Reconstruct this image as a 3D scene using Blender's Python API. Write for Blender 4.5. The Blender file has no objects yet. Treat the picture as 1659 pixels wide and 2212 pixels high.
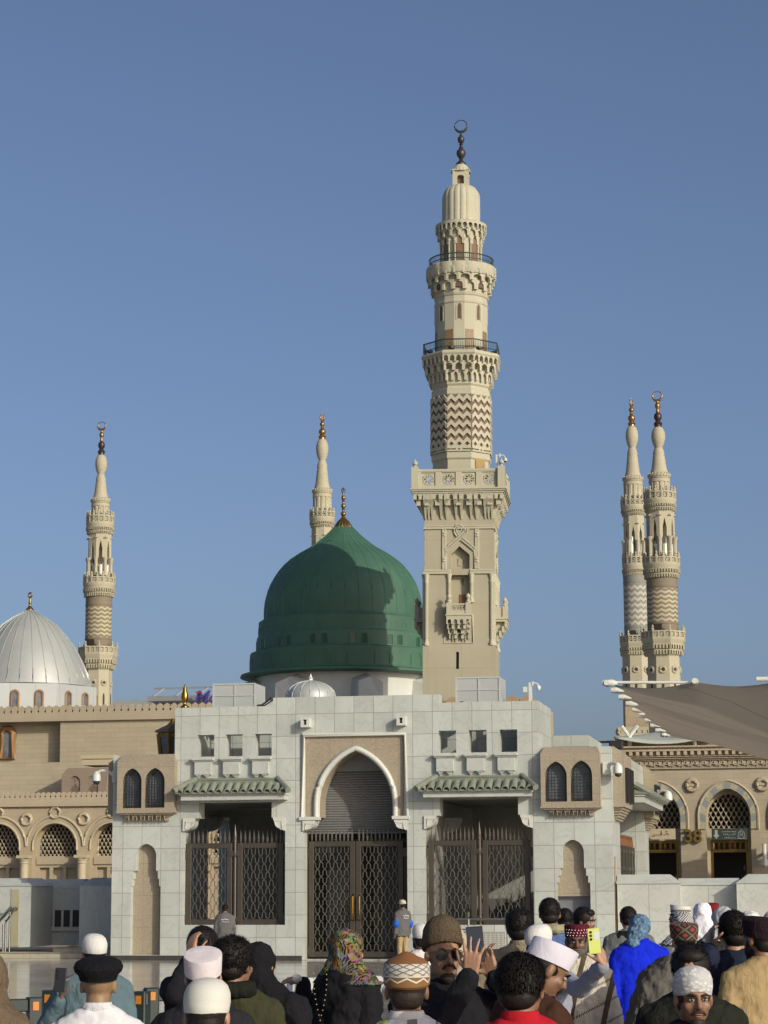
import bpy, bmesh, math, random
from mathutils import Vector, Matrix, noise
from mathutils.geometry import tessellate_polygon
S = bpy.context.scene
COL = S.collection
PI = math.pi
R = math.radians
random.seed(7)
# ---------------------------------------------------------------- camera model (pixels of a 1659 x 2212 view)
W, H, F = 1659.0, 2212.0, 4900.0
CZ, PITCH, ROLL = 1.9, R(9.48), R(0.25)
PHI = R(11.0)                       # the mosque's grid is turned 11 degrees to the camera
cF = Vector((0, math.cos(PITCH), math.sin(PITCH)))
_R0 = Vector((1, 0, 0)); _U0 = Vector((0, -math.sin(PITCH), math.cos(PITCH)))
cX = _R0 * math.cos(ROLL) - _U0 * math.sin(ROLL)
cY = _R0 * math.sin(ROLL) + _U0 * math.cos(ROLL)
CAM = Vector((0, 0, CZ))
cp, sp = math.cos(PHI), math.sin(PHI)
def to_m(p): return Vector((p[0]*cp - p[1]*sp, p[0]*sp + p[1]*cp, p[2]))      # world -> mosque grid
def to_w(p): return Vector((p[0]*cp + p[1]*sp, -p[0]*sp + p[1]*cp, p[2]))     # mosque grid -> world
def ray(px, py): return cF*F + cX*(px - W/2) + cY*(H/2 - py)
def at(px, py, v):                  # point of the mosque-grid plane v = const under a pixel
    d = to_m(ray(px, py)); c = to_m(CAM); t = (v - c.y)/d.y
    return c + d*t
def atu(px, py, u):
    d = to_m(ray(px, py)); c = to_m(CAM); t = (u - c.x)/d.x
    return c + d*t
def wat(px, py, Y):                 # world point at distance Y
    d = ray(px, py); return CAM + d*(Y/d.y)
class Axis:                         # a vertical axis seen at pixel (px, py) at grid depth v
    def __init__(s, px, py, v):
        p = at(px, py, v); s.u, s.v = p.x, p.y
        s.q = to_w((p.x, p.y, 0)); s.q.z = 0
    def z(s, py):
        k = (H/2 - py)/F
        return CZ + (k*cF.dot(s.q) - cY.dot(s.q))/(cY.z - k*cF.z)
    def r(s, rpx, py=None, z=None):
        if z is None: z = s.z(py)
        return rpx/F*(cF.dot(s.q) + cF.z*(z - CZ))
    def prof(s, pts): return [(s.r(r, y), s.z(y)) for r, y in pts]
# ---------------------------------------------------------------- mesh builder
class MB:
    def __init__(s): s.v = []; s.f = []
    def add(s, vs, fs):
        o = len(s.v); s.v += [tuple(p) for p in vs]; s.f += [tuple(i+o for i in f) for f in fs]; return s
    def box(s, x0, x1, y0, y1, z0, z1):
        return s.add([(x0,y0,z0),(x1,y0,z0),(x1,y1,z0),(x0,y1,z0),(x0,y0,z1),(x1,y0,z1),(x1,y1,z1),(x0,y1,z1)],
                     [(0,3,2,1),(4,5,6,7),(0,1,5,4),(1,2,6,5),(2,3,7,6),(3,0,4,7)])
    def cbox(s, x0, x1, y0, y1, z0, z1, c=.01):          # box with chamfered front and top edges
        a = [(x0+c,y0,z0+c),(x1-c,y0,z0+c),(x1-c,y0,z1-c),(x0+c,y0,z1-c)]
        b = [(x0,y0+c,z0),(x1,y0+c,z0),(x1,y0+c,z1),(x0,y0+c,z1)]
        d = [(x0,y1,z0),(x1,y1,z0),(x1,y1,z1),(x0,y1,z1)]
        fs = [(0,1,2,3),(8,11,10,9)]
        for o in (0, 4):
            for i in range(4): fs.append((o+i, o+4+i, o+4+(i+1) % 4, o+(i+1) % 4))
        return s.add(a+b+d, fs)
    def slab(s, outer, y0, y1, holes=(), back=True):      # (u,z) polygon with holes, from depth y0 to y1
        loops = [list(outer)] + [list(h) for h in holes]
        tri = tessellate_polygon([[Vector((p[0], p[1], 0)) for p in l] for l in loops])
        flat = [p for l in loops for p in l]; n = len(flat)
        vs = [(p[0], y0, p[1]) for p in flat] + [(p[0], y1, p[1]) for p in flat]
        fs = [tuple(t) for t in tri]
        if back: fs += [(t[2]+n, t[1]+n, t[0]+n) for t in tri]
        o = 0
        for l in loops:
            k = len(l)
            for i in range(k): fs.append((o+i, o+(i+1) % k, n+o+(i+1) % k, n+o+i))
            o += k
        return s.add(vs, fs)
    def loft(s, rings, cap=True, closed=True):
        n = len(rings[0]); vs = [p for r in rings for p in r]; fs = []
        for j in range(len(rings)-1):
            for i in range(n if closed else n-1):
                a = j*n+i; b = j*n+(i+1) % n
                fs.append((a, b, b+n, a+n))
        if cap: fs.append(tuple(range(n-1, -1, -1))); fs.append(tuple((len(rings)-1)*n+i for i in range(n)))
        return s.add(vs, fs)
    def lathe(s, prof, c=(0, 0), n=32, fn=None, ph=0.0, cap=True, sx=1, sy=1):
        rings = []
        for r, z in prof:
            ring = []
            for i in range(n):
                a = ph + 2*PI*i/n; k = fn(a, z) if fn else 1
                ring.append((c[0]+r*k*math.cos(a)*sx, c[1]+r*k*math.sin(a)*sy, z))
            rings.append(ring)
        return s.loft(rings, cap)
    def tube(s, pts, r, n=6, closed=False, flat=1.0):
        pts = [Vector(p) for p in pts]; m = len(pts); rings = []
        for i, p in enumerate(pts):
            if closed: d = pts[(i+1) % m]-pts[i-1]
            else: d = pts[min(i+1, m-1)]-pts[max(i-1, 0)]
            d = d.normalized() if d.length > 1e-9 else Vector((0, 0, 1))
            up = Vector((0, 0, 1)) if abs(d.z) < .95 else Vector((0, 1, 0))
            a = d.cross(up).normalized(); b = a.cross(d)
            rr = r[i] if isinstance(r, (list, tuple)) else r
            rings.append([tuple(p + (a*math.cos(t)*rr*flat + b*math.sin(t)*rr)) for t in [2*PI*k/n+PI/n for k in range(n)]])
        if closed: rings.append(rings[0])
        return s.loft(rings, not closed)
    def ball(s, c, r, nu=16, nv=10, fn=None):
        if not isinstance(r, (tuple, list)): r = (r, r, r)
        vs = []; fs = []
        for j in range(1, nv):
            t = PI*j/nv
            for i in range(nu):
                a = 2*PI*i/nu; d = Vector((math.sin(t)*math.cos(a), math.sin(t)*math.sin(a), math.cos(t)))
                k = fn(d) if fn else 1
                vs.append((c[0]+d.x*r[0]*k, c[1]+d.y*r[1]*k, c[2]+d.z*r[2]*k))
        k1 = fn(Vector((0, 0, 1))) if fn else 1; k2 = fn(Vector((0, 0, -1))) if fn else 1
        T = len(vs); vs += [(c[0], c[1], c[2]+r[2]*k1), (c[0], c[1], c[2]-r[2]*k2)]
        for j in range(nv-2):
            for i in range(nu):
                a = j*nu+i; b = j*nu+(i+1) % nu; fs.append((a, a+nu, b+nu, b))
        for i in range(nu):
            fs.append((T, i, (i+1) % nu)); fs.append((T+1, (nv-2)*nu+(i+1) % nu, (nv-2)*nu+i))
        return s.add(vs, fs)
    def sq(s, c, hw, z0, z1, hw1=None, ph=PI/4, n=4):      # n-gon prism by apothem-like half width
        hw1 = hw if hw1 is None else hw1; k = 1/math.cos(PI/n)
        return s.lathe([(hw*k, z0), (hw1*k, z1)], c, n, ph=ph)
    def tf(s, m, i0=0):
        for i in range(i0, len(s.v)): s.v[i] = tuple(m @ Vector(s.v[i]))
        return s
    def merge(s, o): return s.add(o.v, o.f)
    def build(s, name, mat, parent=None, ang=35, org=None, flip=False):
        me = bpy.data.meshes.new(name)
        if org is None: org = root_org(parent) if parent is not None else Vector((0, 0, 0))
        me.from_pydata([(a-org[0], b-org[1], c-org[2]) for a, b, c in s.v], [], s.f)
        bm = bmesh.new(); bm.from_mesh(me)
        bmesh.ops.recalc_face_normals(bm, faces=bm.faces)
        bm.to_mesh(me); bm.free()
        if ang:
            me.shade_smooth(); me.set_sharp_from_angle(angle=R(ang))
        me.materials.append(mat)
        o = bpy.data.objects.new(name, me); COL.objects.link(o)
        if parent is not None: o.parent = parent
        return o
def build_split(mb, name, mat, parent, **k):
    par = list(range(len(mb.v)))
    def fd(i):
        while par[i] != i: par[i] = par[par[i]]; i = par[i]
        return i
    for f in mb.f:
        a = fd(f[0])
        for j in f[1:]: par[fd(j)] = a
    groups = {}
    for f in mb.f: groups.setdefault(fd(f[0]), []).append(f)
    out = []
    for fs in groups.values():
        ids = sorted({i for f in fs for i in f}); mp = {i: j for j, i in enumerate(ids)}
        out.append(MB().add([mb.v[i] for i in ids], [tuple(mp[i] for i in f) for f in fs]).build(name, mat, parent, **k))
    return out
ORG = {}
def root_org(o):
    while o.parent is not None: o = o.parent
    return ORG.get(o.name, Vector((0, 0, 0)))
def tag(o, label=None, cat=None, group=None, kind=None):
    if label: o['label'] = label
    if cat: o['category'] = cat
    if group: o['group'] = group
    if kind: o['kind'] = kind
    return o
def thing(name, label, cat, org=(0, 0, 0), group=None, grid=True, rz=0.0):
    """Empty at the base; parts are modelled in mosque-grid (or local) coordinates."""
    o = bpy.data.objects.new(name, None); COL.objects.link(o); o.empty_display_size = .3
    org = Vector(org)
    if grid:
        o.location = to_w(org); o.rotation_euler = (0, 0, -PHI); ORG[o.name] = org
    else:
        o.location = org; o.rotation_euler = (0, 0, rz); ORG[o.name] = Vector((0, 0, 0))
    return tag(o, label, cat, group)
def solo(o, org, label, cat, group=None, kind=None, grid=True):
    if grid: o.location = to_w(Vector(org)); o.rotation_euler = (0, 0, -PHI)
    return tag(o, label, cat, group, kind)
def copy_tree(o, parent=None):
    c = o.copy(); COL.objects.link(c)
    if parent is not None: c.parent = parent
    elif o.name in ORG: ORG[c.name] = ORG[o.name].copy()
    for ch in [x for x in o.children]: copy_tree(ch, c)
    return c
def arch(cx, half, zs, za, n=12):           # pointed or round arch head, right spring to left spring
    h = za - zs; pts = []
    if h > half*1.001:
        Rr = (half*half + h*h)/(2*half); cxr = half - Rr; t1 = math.acos((Rr-half)/Rr)
        rt = [(cxr + Rr*math.cos(t1*i/n), Rr*math.sin(t1*i/n)) for i in range(n+1)]
    else:
        rt = [(half*math.cos(PI/2*i/n), h*math.sin(PI/2*i/n)) for i in range(n+1)]
    return [(cx+x, zs+z) for x, z in rt] + [(cx-x, zs+z) for x, z in rt[-2::-1]]
def rect(u0, u1, z0, z1): return [(u0, z0), (u1, z0), (u1, z1), (u0, z1)]
# ---------------------------------------------------------------- materials
class NT:
    def __init__(s, name):
        s.m = bpy.data.materials.new(name); s.m.use_nodes = True; s.t = s.m.node_tree
        s.b = s.t.nodes['Principled BSDF']
    def n(s, typ, ins=None, **kw):
        nd = s.t.nodes.new(typ)
        for k, v in kw.items(): setattr(nd, k, v)
        for k, v in (ins or {}).items(): s.set(nd.inputs[k], v)
        return nd
    def set(s, sock, v):
        if isinstance(v, bpy.types.NodeSocket): s.t.links.new(v, sock)
        else:
            if isinstance(v, (tuple, list)) and sock.type == 'RGBA' and len(v) == 3: v = (*v, 1)
            sock.default_value = v
    def math(s, op, a, b=0.0, c=0.0):
        nd = s.n('ShaderNodeMath', operation=op)
        s.set(nd.inputs[0], a); s.set(nd.inputs[1], b); s.set(nd.inputs[2], c); return nd.outputs[0]
    def mix(s, fac, a, b, mode='MIX'):
        nd = s.n('ShaderNodeMix', data_type='RGBA', blend_type=mode)
        s.set(nd.inputs[0], fac); s.set(nd.inputs[6], a); s.set(nd.inputs[7], b); return nd.outputs[2]
    def obj(s):
        tc = s.n('ShaderNodeTexCoord'); return tc.outputs['Object']
    def xyz(s, v=None):
        nd = s.n('ShaderNodeSeparateXYZ', {0: v or s.obj()}); return nd.outputs
    def vec(s, x, y, z):
        nd = s.n('ShaderNodeCombineXYZ', {0: x, 1: y, 2: z}); return nd.outputs[0]
    def noise(s, v, scale, detail=3.0, rough=.55, dist=0.0):
        nd = s.n('ShaderNodeTexNoise', {'Vector': v, 'Scale': scale, 'Detail': detail, 'Roughness': rough, 'Distortion': dist})
        return nd.outputs[0]
    def ramp(s, f, lo, hi):
        nd = s.n('ShaderNodeMapRange', {0: f, 1: lo, 2: hi}); nd.clamp = True; return nd.outputs[0]
    def bump(s, h, strength=.3, dist=.01):
        nd = s.n('ShaderNodeBump', {'Strength': strength, 'Distance': dist, 'Height': h}); s.set(s.b.inputs['Normal'], nd.outputs[0])
def mul(c, k): return tuple(min(1, x*k) for x in c)
CAL = [True]
def M(name, col, rough=.6, var=.08, vs=1.5, grain=0, gs=60, bump=0, bs=60, metal=0, spec=.5,
      brick=None, vein=0, streak=0, sheen=0, coat=0):
    if CAL[0] and max(col) > .25: col = (col[0]*.75, col[1]*.768, col[2]*.715)      # stone and paint albedos, measured against the photograph
    t = NT(name); o = t.obj(); c = t.mix(t.ramp(t.noise(o, vs, 4), .3, .7), mul(col, 1-var), mul(col, 1+var))
    hgt = None
    if vein:
        if brick:
            bw, bh, off = brick[:3]; x = t.xyz(o); nb = t.n('ShaderNodeTexBrick', {'Vector': t.vec(t.math('ADD', x[0], x[1]), x[2], 0.0), 'Color1': (0, 0, 0), 'Color2': (1, 1, 1), 'Mortar': (0, 0, 0), 'Scale': 1.0, 'Mortar Size': 0.0, 'Bias': 0.0, 'Brick Width': bw, 'Row Height': bh}); nb.offset = off
            k = t.math('MULTIPLY', nb.outputs[0], 9.0); o2 = t.vec(t.math('ADD', x[0], k), x[1], t.math('ADD', x[2], k))
        else: o2 = o
        n1 = t.noise(o2, 1.1, 6, .6, 1.2); a = t.math('ABSOLUTE', t.math('SUBTRACT', n1, .5))
        c = t.mix(t.math('MULTIPLY', t.ramp(a, .028, 0.0), vein), c, mul(col, .62))
        c = t.mix(t.math('MULTIPLY', t.ramp(t.noise(o2, .7, 5), .42, .7), vein*.8), c, mul(col, .80))
    if grain: c = t.mix(t.math('MULTIPLY', t.ramp(t.noise(o, gs, 2), .42, .62), grain), c, mul(col, .55))
    if streak:
        x = t.xyz(o); sv = t.vec(t.math('MULTIPLY', x[0], 2.5), t.math('MULTIPLY', x[1], 2.5), t.math('MULTIPLY', x[2], .22))
        c = t.mix(t.math('MULTIPLY', t.ramp(t.noise(sv, 1.6, 4), .5, .8), streak), c, mul(col, .6))
    if brick:
        bw, bh, off, mc, ms, bv = brick
        x = t.xyz(o); v = t.vec(t.math('ADD', x[0], x[1]), x[2], 0.0)
        nd = t.n('ShaderNodeTexBrick', {'Vector': v, 'Color1': (1-bv,)*3, 'Color2': (1+bv,)*3, 'Mortar': (1, 1, 1), 'Scale': 1.0,
                                        'Mortar Size': ms, 'Mortar Smooth': 0.1, 'Bias': 0.0, 'Brick Width': bw, 'Row Height': bh})
        nd.offset = off; nd.offset_frequency = 2; nd.squash = 1.0
        c = t.mix(1.0, c, nd.outputs[0], 'MULTIPLY'); c = t.mix(t.math('MULTIPLY', nd.outputs[1], .85), c, mc)
        hgt = t.math('MULTIPLY', nd.outputs[1], -1.0)
    if bump:
        h = t.noise(o, bs, 3)
        if hgt is not None: h = t.math('ADD', h, hgt)
        t.bump(h, bump, .01)
    elif hgt is not None: t.bump(hgt, .4, .006)
    b = t.b; t.set(b.inputs['Base Color'], c); t.set(b.inputs['Roughness'], rough); t.set(b.inputs['Metallic'], metal)
    t.set(b.inputs['Specular IOR Level'], spec)
    if sheen: t.set(b.inputs['Sheen Weight'], sheen)
    if coat: t.set(b.inputs['Coat Weight'], coat)
    return t.m
# ---------------------------------------------------------------- camera, sun, sky
cam = bpy.data.cameras.new('camera'); co = bpy.data.objects.new('camera', cam); COL.objects.link(co)
cam.sensor_fit = 'VERTICAL'; cam.sensor_height = 36.0; cam.lens = F/H*36.0; cam.clip_end = 6000; cam.clip_start = .3
co.matrix_world = Matrix(((cX.x, cY.x, -cF.x, CAM.x), (cX.y, cY.y, -cF.y, CAM.y), (cX.z, cY.z, -cF.z, CAM.z), (0, 0, 0, 1)))
S.camera = co
SUN_AZ, SUN_EL = R(52), R(21.5)           # in the mosque grid: right of the facade normal
sd = to_w((math.sin(SUN_AZ)*math.cos(SUN_EL), -math.cos(SUN_AZ)*math.cos(SUN_EL), math.sin(SUN_EL)))
sun = bpy.data.lights.new('sun', 'SUN'); so = bpy.data.objects.new('sun', sun); COL.objects.link(so)
sun.energy = 3.3; sun.angle = R(.5); sun.color = (.955, .895, .745)
so.rotation_euler = Vector(sd).to_track_quat('Z', 'Y').to_euler(); so.location = (40, -60, 60)
wd = bpy.data.worlds.new("World"); S.world = wd; wd.use_nodes = True
wn = wd.node_tree; sky = wn.nodes.new('ShaderNodeTexSky'); sky.sky_type = 'NISHITA'; sky.sun_disc = False
sky.sun_elevation = SUN_EL; sky.sun_rotation = math.atan2(sd.x, sd.y)
sky.air_density = 0.7; sky.dust_density = 5.5; sky.ozone_density = 3.0; sky.altitude = 600
tint = wn.nodes.new('ShaderNodeMix'); tint.data_type = 'RGBA'; tint.blend_type = 'MULTIPLY'; tint.inputs[0].default_value = 1; tint.inputs[7].default_value = (1.03, .945, .905, 1)
wn.links.new(sky.outputs[0], tint.inputs[6]); wn.links.new(tint.outputs[2], wn.nodes['Background'].inputs[0]); wn.nodes['Background'].inputs[1].default_value = .135
S.view_settings.view_transform = 'Standard'; S.view_settings.look = 'None'; S.view_settings.exposure = 0; S.view_settings.gamma = 1
S.cycles.use_denoising = True
S.cycles.max_bounces = 6; S.cycles.diffuse_bounces = 3; S.cycles.glossy_bounces = 3; S.cycles.transmission_bounces = 4
# ---------------------------------------------------------------- shared materials
JM = (.20, .19, .175)
m_marble = M('white_marble_tiles', (.565, .59, .575), .42, .05, 1.2, vein=.34, brick=(.56, .622, 0, JM, .009, .085), bump=.06, bs=9, streak=.20)
m_marble_p = M('white_marble', (.575, .595, .58), .4, .05, 1.2, vein=.38, streak=.10)
m_mould = M('white_marble_moulding', (.68, .685, .66), .4, .04, 1.5, vein=.12)
m_tan = M('tan_granite', (.43, .36, .275), .6, .05, 1.0, grain=.45, gs=26, brick=(.66, .9, 0, (.2, .16, .12), .006, .03))
m_tanblock = M('tan_block_wall', (.45, .385, .285), .75, .07, .8, brick=(.74, .19, .5, (.24, .18, .13), .006, .05), streak=.12)
m_tanplain = M('tan_stone', (.45, .38, .285), .75, .06, .9, streak=.1)
m_cream = M('cream_stone', (.56, .465, .33), .72, .06, .8, brick=(1.0, .5, .5, (.40, .32, .22), .012, .03), streak=.08)
m_creamp = M('cream_plaster', (.58, .485, .345), .7, .06, .8, streak=.10)
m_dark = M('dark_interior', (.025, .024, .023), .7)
m_brown = M('bronze_brown_metal', (.075, .064, .050), .40, .12, 3, metal=.4, bump=.1)
m_grille = M('weathered_grille', (.125, .118, .10), .45, .15, 4, metal=.35)
m_black = M('black_iron', (.028, .027, .026), .45, .1, 4, metal=.3)
m_gold = M('polished_gold', (.52, .30, .06), .24, .08, 4, metal=1)
m_brass = M('aged_brass', (.36, .22, .07), .35, .15, 4, metal=.9)
m_glass = M('old_window_glass', (.11, .13, .14), .12, .4, 2.5, bump=.5, bs=14, spec=.8)
m_roof_green = M('glazed_green_roof_tile', (.185, .205, .16), .42, .16, 2.5, bump=.08, streak=.25)
m_shutter = M('steel_shutter', (.205, .21, .205), .42, .07, 1.2, metal=.25, streak=.2)
m_white = M('white_paint', (.78, .78, .75), .38, .03, 3)
m_steel = M('brushed_steel', (.55, .55, .55), .25, .06, 6, metal=1)
m_plinth = M('dark_granite_plinth', (.05, .047, .042), .25, .15, 3, brick=(1.1, 2, 0, (.02, .02, .02), .008, .05))
m_wood = M('brown_timber', (.17, .095, .05), .5, .2, 4)
# ---------------------------------------------------------------- plaza of polished marble
def floor_mat():
    t = NT('polished_plaza_marble'); o = t.obj(); x = t.xyz(o)
    nd = t.n('ShaderNodeTexBrick', {'Vector': t.vec(x[0], x[1], 0.0), 'Color1': (.92,)*3, 'Color2': (1.06,)*3, 'Mortar': (1, 1, 1), 'Scale': 1.0,
             'Mortar Size': .012, 'Mortar Smooth': .1, 'Bias': 0.0, 'Brick Width': 1.2, 'Row Height': 1.2}); nd.offset = 0
    c = t.mix(t.ramp(t.noise(o, .35, 5), .3, .7), (.40, .37, .32), (.52, .49, .44))
    c = t.mix(t.math('MULTIPLY', t.ramp(t.math('ABSOLUTE', t.math('SUBTRACT', t.noise(o, .8, 6, .6, 1.5), .5)), .05, 0), .45), c, (.22, .19, .16))
    c = t.mix(1.0, c, nd.outputs[0], 'MULTIPLY'); c = t.mix(nd.outputs[1], c, (.12, .11, .10))
    rgh = t.math('MULTIPLY_ADD', t.noise(o, .5, 4), .16, .03)
    t.set(t.b.inputs['Base Color'], c); t.set(t.b.inputs['Roughness'], rgh); t.set(t.b.inputs['Specular IOR Level'], .75)
    hb = t.math('ADD', t.math('MULTIPLY', t.noise(o, .9, 3), .8), t.math('MULTIPLY', nd.outputs[1], -.25)); t.bump(hb, .12, .02)
    return t.m
fl = MB()
fl.add([(-600, -60, 0), (600, -60, 0), (600, 1200, 0), (-600, 1200, 0)], [(0, 1, 2, 3)])
o = fl.build('plaza_floor', floor_mat()); solo(o, (0, 0, 0), 'polished marble plaza floor reflecting the white gatehouse', 'floor', kind='structure')
# ================================================================= marble gatehouse
V0 = 62.6
def g(px, py, dv=0.0):
    p = at(px, py, V0+dv); return p.x, p.z
def gu(px, py=1800, dv=0.0): return g(px, py, dv)[0]
def gz(px, py, dv=0.0): return g(px, py, dv)[1]
uL, uA, uB, uC, uD, uE = gu(242, 1850), gu(378, 1580), gu(590, 1515), gu(948, 1505), gu(1163, 1560), gu(1321, 1700)
zP = gz(300, 1632); zT = (gz(378, 1530)+gz(1163, 1513))/2; zC = (gz(590, 1507)+gz(947, 1500))/2; zQ = gz(1250, 1613)
DEP = 12.6
gate = thing('gatehouse', 'white marble gatehouse with three latticed gates below the green dome', 'gatehouse', (gu(765), V0, 0))
# holes
LO = (gu(395, 1850), gu(616, 1850), gz(500, 1998), gz(420, 1768), gu(431, 1750), gu(587, 1750), gz(500, 1733))
RO = (gu(917, 1850), gu(1152, 1850), gz(1030, 1998), gz(935, 1762), gu(950, 1740), gu(1119, 1740), gz(1030, 1722))
def gatehole(q): return [(q[0], q[2]), (q[1], q[2]), (q[1], q[3]), (q[5], q[3]), (q[5], q[6]), (q[4], q[6]), (q[4], q[3]), (q[0], q[3])]
CO = (gu(654, 1900), gu(880, 1900)); CFl, CFr = gu(655, 1700), gu(877, 1700); zF0, zF1 = gz(765, 1764), gz(765, 1586)
chole = [(CO[0], .03), (CO[1], .03), (CO[1], zF0), (CFr, zF0), (CFr, zF1), (CFl, zF1), (CFl, zF0), (CO[0], zF0)]
wpx = [(427, 463, 1588, 1634), (488, 524, 1587, 1634), (551, 587, 1586, 1633), (947, 985, 1579, 1627), (1012.5, 1051, 1577, 1626), (1079, 1117, 1575, 1624)]
wrec = []
for x0, x1, y0, y1 in wpx: wrec.append((gu(x0, y0), gu(x1, y0), gz(x0, y1), gz(x0, y0)))
zw0 = sum(w[2] for w in wrec)/6; zw1 = sum(w[3] for w in wrec)/6
wrec = [(a, b, zw0, zw1) for a, b, c, d in wrec]
def niche(ax0, ax1, ya, ysh, xs0, xs1, yst, xb0, xb1, base):
    a0, a1 = gu(ax0, ya+20), gu(ax1, ya+20); za = gz(ax0, ya); zsh = gz(ax0, ysh); zst = gz(ax0, yst); s0, s1 = gu(xs0, ysh), gu(xs1, ysh); b0, b1 = gu(xb0, yst), gu(xb1, yst)
    hw = (a1-a0)/2; cx = (a0+a1)/2; m0, m1 = (s0+b0)/2, (s1+b1)/2; zm = (zst*2+zsh)/3+.06
    pts = [(b0, base), (b1, base), (b1, zst), (m1, zst), (m1, zm), (s1, zm), (s1, zsh), (a1, zsh)]
    pts += arch(cx, hw, za-hw*1.12, za, 8) + [(a0, zsh), (s0, zsh), (s0, zm), (m0, zm), (m0, zst), (b0, zst)]
    return pts
nL = niche(294, 337.5, 1823, 1882, 288, 341, 1914, 282.5, 347, .14)
nR = niche(1213.6, 1261, 1814, 1876, 1210, 1266, 1907, 1202, 1275, .14)
outer = [(uL, 0), (uE, 0), (uE, zQ), (uD, zQ), (uD, zT), (uC, zT), (uC, zC), (uB, zC), (uB, zT), (uA, zT), (uA, zP), (uL, zP)]
w = MB(); w.slab(outer, V0, V0+.55, [gatehole(LO), chole, gatehole(RO), nL, nR] + [rect(*q) for q in wrec])
# upper block sides and back, roof decks, added arch lid
w.box(uD-.4, uD-.002, V0+.552, V0+2.9, zQ-.3, zT-.003); w.box(uA+.002, uA+.4, V0+.552, V0+2.9, zP-.3, zT-.003)
w.box(uA+.41, uD-.41, V0+2.5, V0+2.9, zP-.3, zT-.004)
w.box(uA+.41, CFl-.15, V0+.553, V0+2.49, zw0-.6, zw0-.3); w.box(CFr+.15, uD-.41, V0+.553, V0+2.49, zw0-.6, zw0-.3); w.box(CFl-.149, CFr+.149, V0+.553, V0+2.49, zF1+.03, zF1+.25)  # last box: unseen lid added to keep light out of the arch
w.box(CFl-.3, CFl-.151, V0+.553, V0+2.49, zw0-.29, zF1+.25); w.box(CFr+.151, CFr+.3, V0+.553, V0+2.49, zw0-.29, zF1+.25)
# side walls, corner piers
w.box(uL+.002, uL+.5, V0+.552, V0+3.0, 0, zP-.002); w.box(uL+.002, uL+.5, V0+11.6, V0+DEP, 0, zP-.002); w.box(uL+.002, uL+.5, V0+3.001, V0+11.599, gz(470, 1762, 6), zP-.003)
w.box(uE-.75, uE-.002, V0+.552, V0+2.3, 0, zQ-.002)
w.box(uE-.95, uE-.002, V0+11.0, V0+DEP, 0, zQ-.002)
zS = gz(1030, 1726)
w.box(uE-.5, uE-.003, V0+2.302, V0+10.998, zS, zQ-.003)
w.box(uE-2.3, uE-.96, V0+DEP-.4, V0+DEP, 0, zQ-.9)
w.build('wall', m_marble, gate, ang=30)
m_room = M('shaded_marble_room', (.40, .40, .385), .5, .07, 1.0, vein=.3, brick=(.8, .9, 0, (.2, .2, .19), .01, .04), streak=.2)  # facade marble toned down, the indoor shade put into its colour
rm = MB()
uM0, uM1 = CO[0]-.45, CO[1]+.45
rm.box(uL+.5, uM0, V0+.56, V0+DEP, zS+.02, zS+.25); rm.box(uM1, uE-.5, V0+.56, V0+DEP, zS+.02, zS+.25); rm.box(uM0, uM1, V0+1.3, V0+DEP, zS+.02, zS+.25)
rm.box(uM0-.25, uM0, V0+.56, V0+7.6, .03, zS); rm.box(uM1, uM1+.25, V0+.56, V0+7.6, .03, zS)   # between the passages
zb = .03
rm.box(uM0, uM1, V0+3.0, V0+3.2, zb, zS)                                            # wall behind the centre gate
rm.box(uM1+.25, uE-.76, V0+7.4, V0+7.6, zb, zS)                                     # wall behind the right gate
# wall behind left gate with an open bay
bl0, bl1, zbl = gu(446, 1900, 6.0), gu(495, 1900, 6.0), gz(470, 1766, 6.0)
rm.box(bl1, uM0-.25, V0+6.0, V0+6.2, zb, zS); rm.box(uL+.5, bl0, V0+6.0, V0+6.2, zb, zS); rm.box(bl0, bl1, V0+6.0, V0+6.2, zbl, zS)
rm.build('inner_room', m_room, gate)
# raised floors behind side gates are the sills of the marble dado (part of wall); counters inside the right room
ct = MB(); ct.box(gu(1035, 1950, 6), gu(1100, 1950, 6), V0+6.2, V0+6.9, .03, gz(1060, 1941, 6)); ct.box(gu(950, 1950, 6), gu(990, 1950, 6), V0+6.3, V0+6.9, .03, gz(960, 1938, 6))
ct.build('counter', M('grey_counter', (.13, .125, .12), .5), gate)
# plinth
p = MB()
for a, b in ((uL-.02, CO[0]-.02), (CO[1]+.02, uE+.02)): p.box(a, b, V0-.03, V0-.002, 0, .13)
p.box(uE+.002, uE+.03, V0, V0+2.3, 0, .13)
p.build('plinth', m_plinth, gate)
# niche panels
n_ = MB()
n_.box(min(q[0] for q in nL)-.05, max(q[0] for q in nL)+.05, V0+.24, V0+.40, .1, max(q[1] for q in nL)+.05)
zdr = gz(1240, 1936)
n_.box(min(q[0] for q in nR)-.05, max(q[0] for q in nR)+.05, V0+.24, V0+.40, zdr, max(q[1] for q in nR)+.05)
build_split(n_, 'niche_panel', m_tan, gate)
bx0, bx1 = min(q[0] for q in nR), max(q[0] for q in nR)
d_ = MB(); d_.box(bx0-.02, bx1+.02, V0+.42, V0+.5, .1, zdr); d_.box(bx0+.55, bx0+.8, V0+.36, V0+.418, .1, gz(1245, 1962))
d_.build('service_door', M('grey_door_paint', (.16, .165, .18), .45), gate)
e_ = MB()
def edge(poly, w_=.045, d0=-.02):
    pts = [(x, V0+d0, z) for x, z in poly]
    return MB().tube(pts, w_, 4, closed=True)
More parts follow.
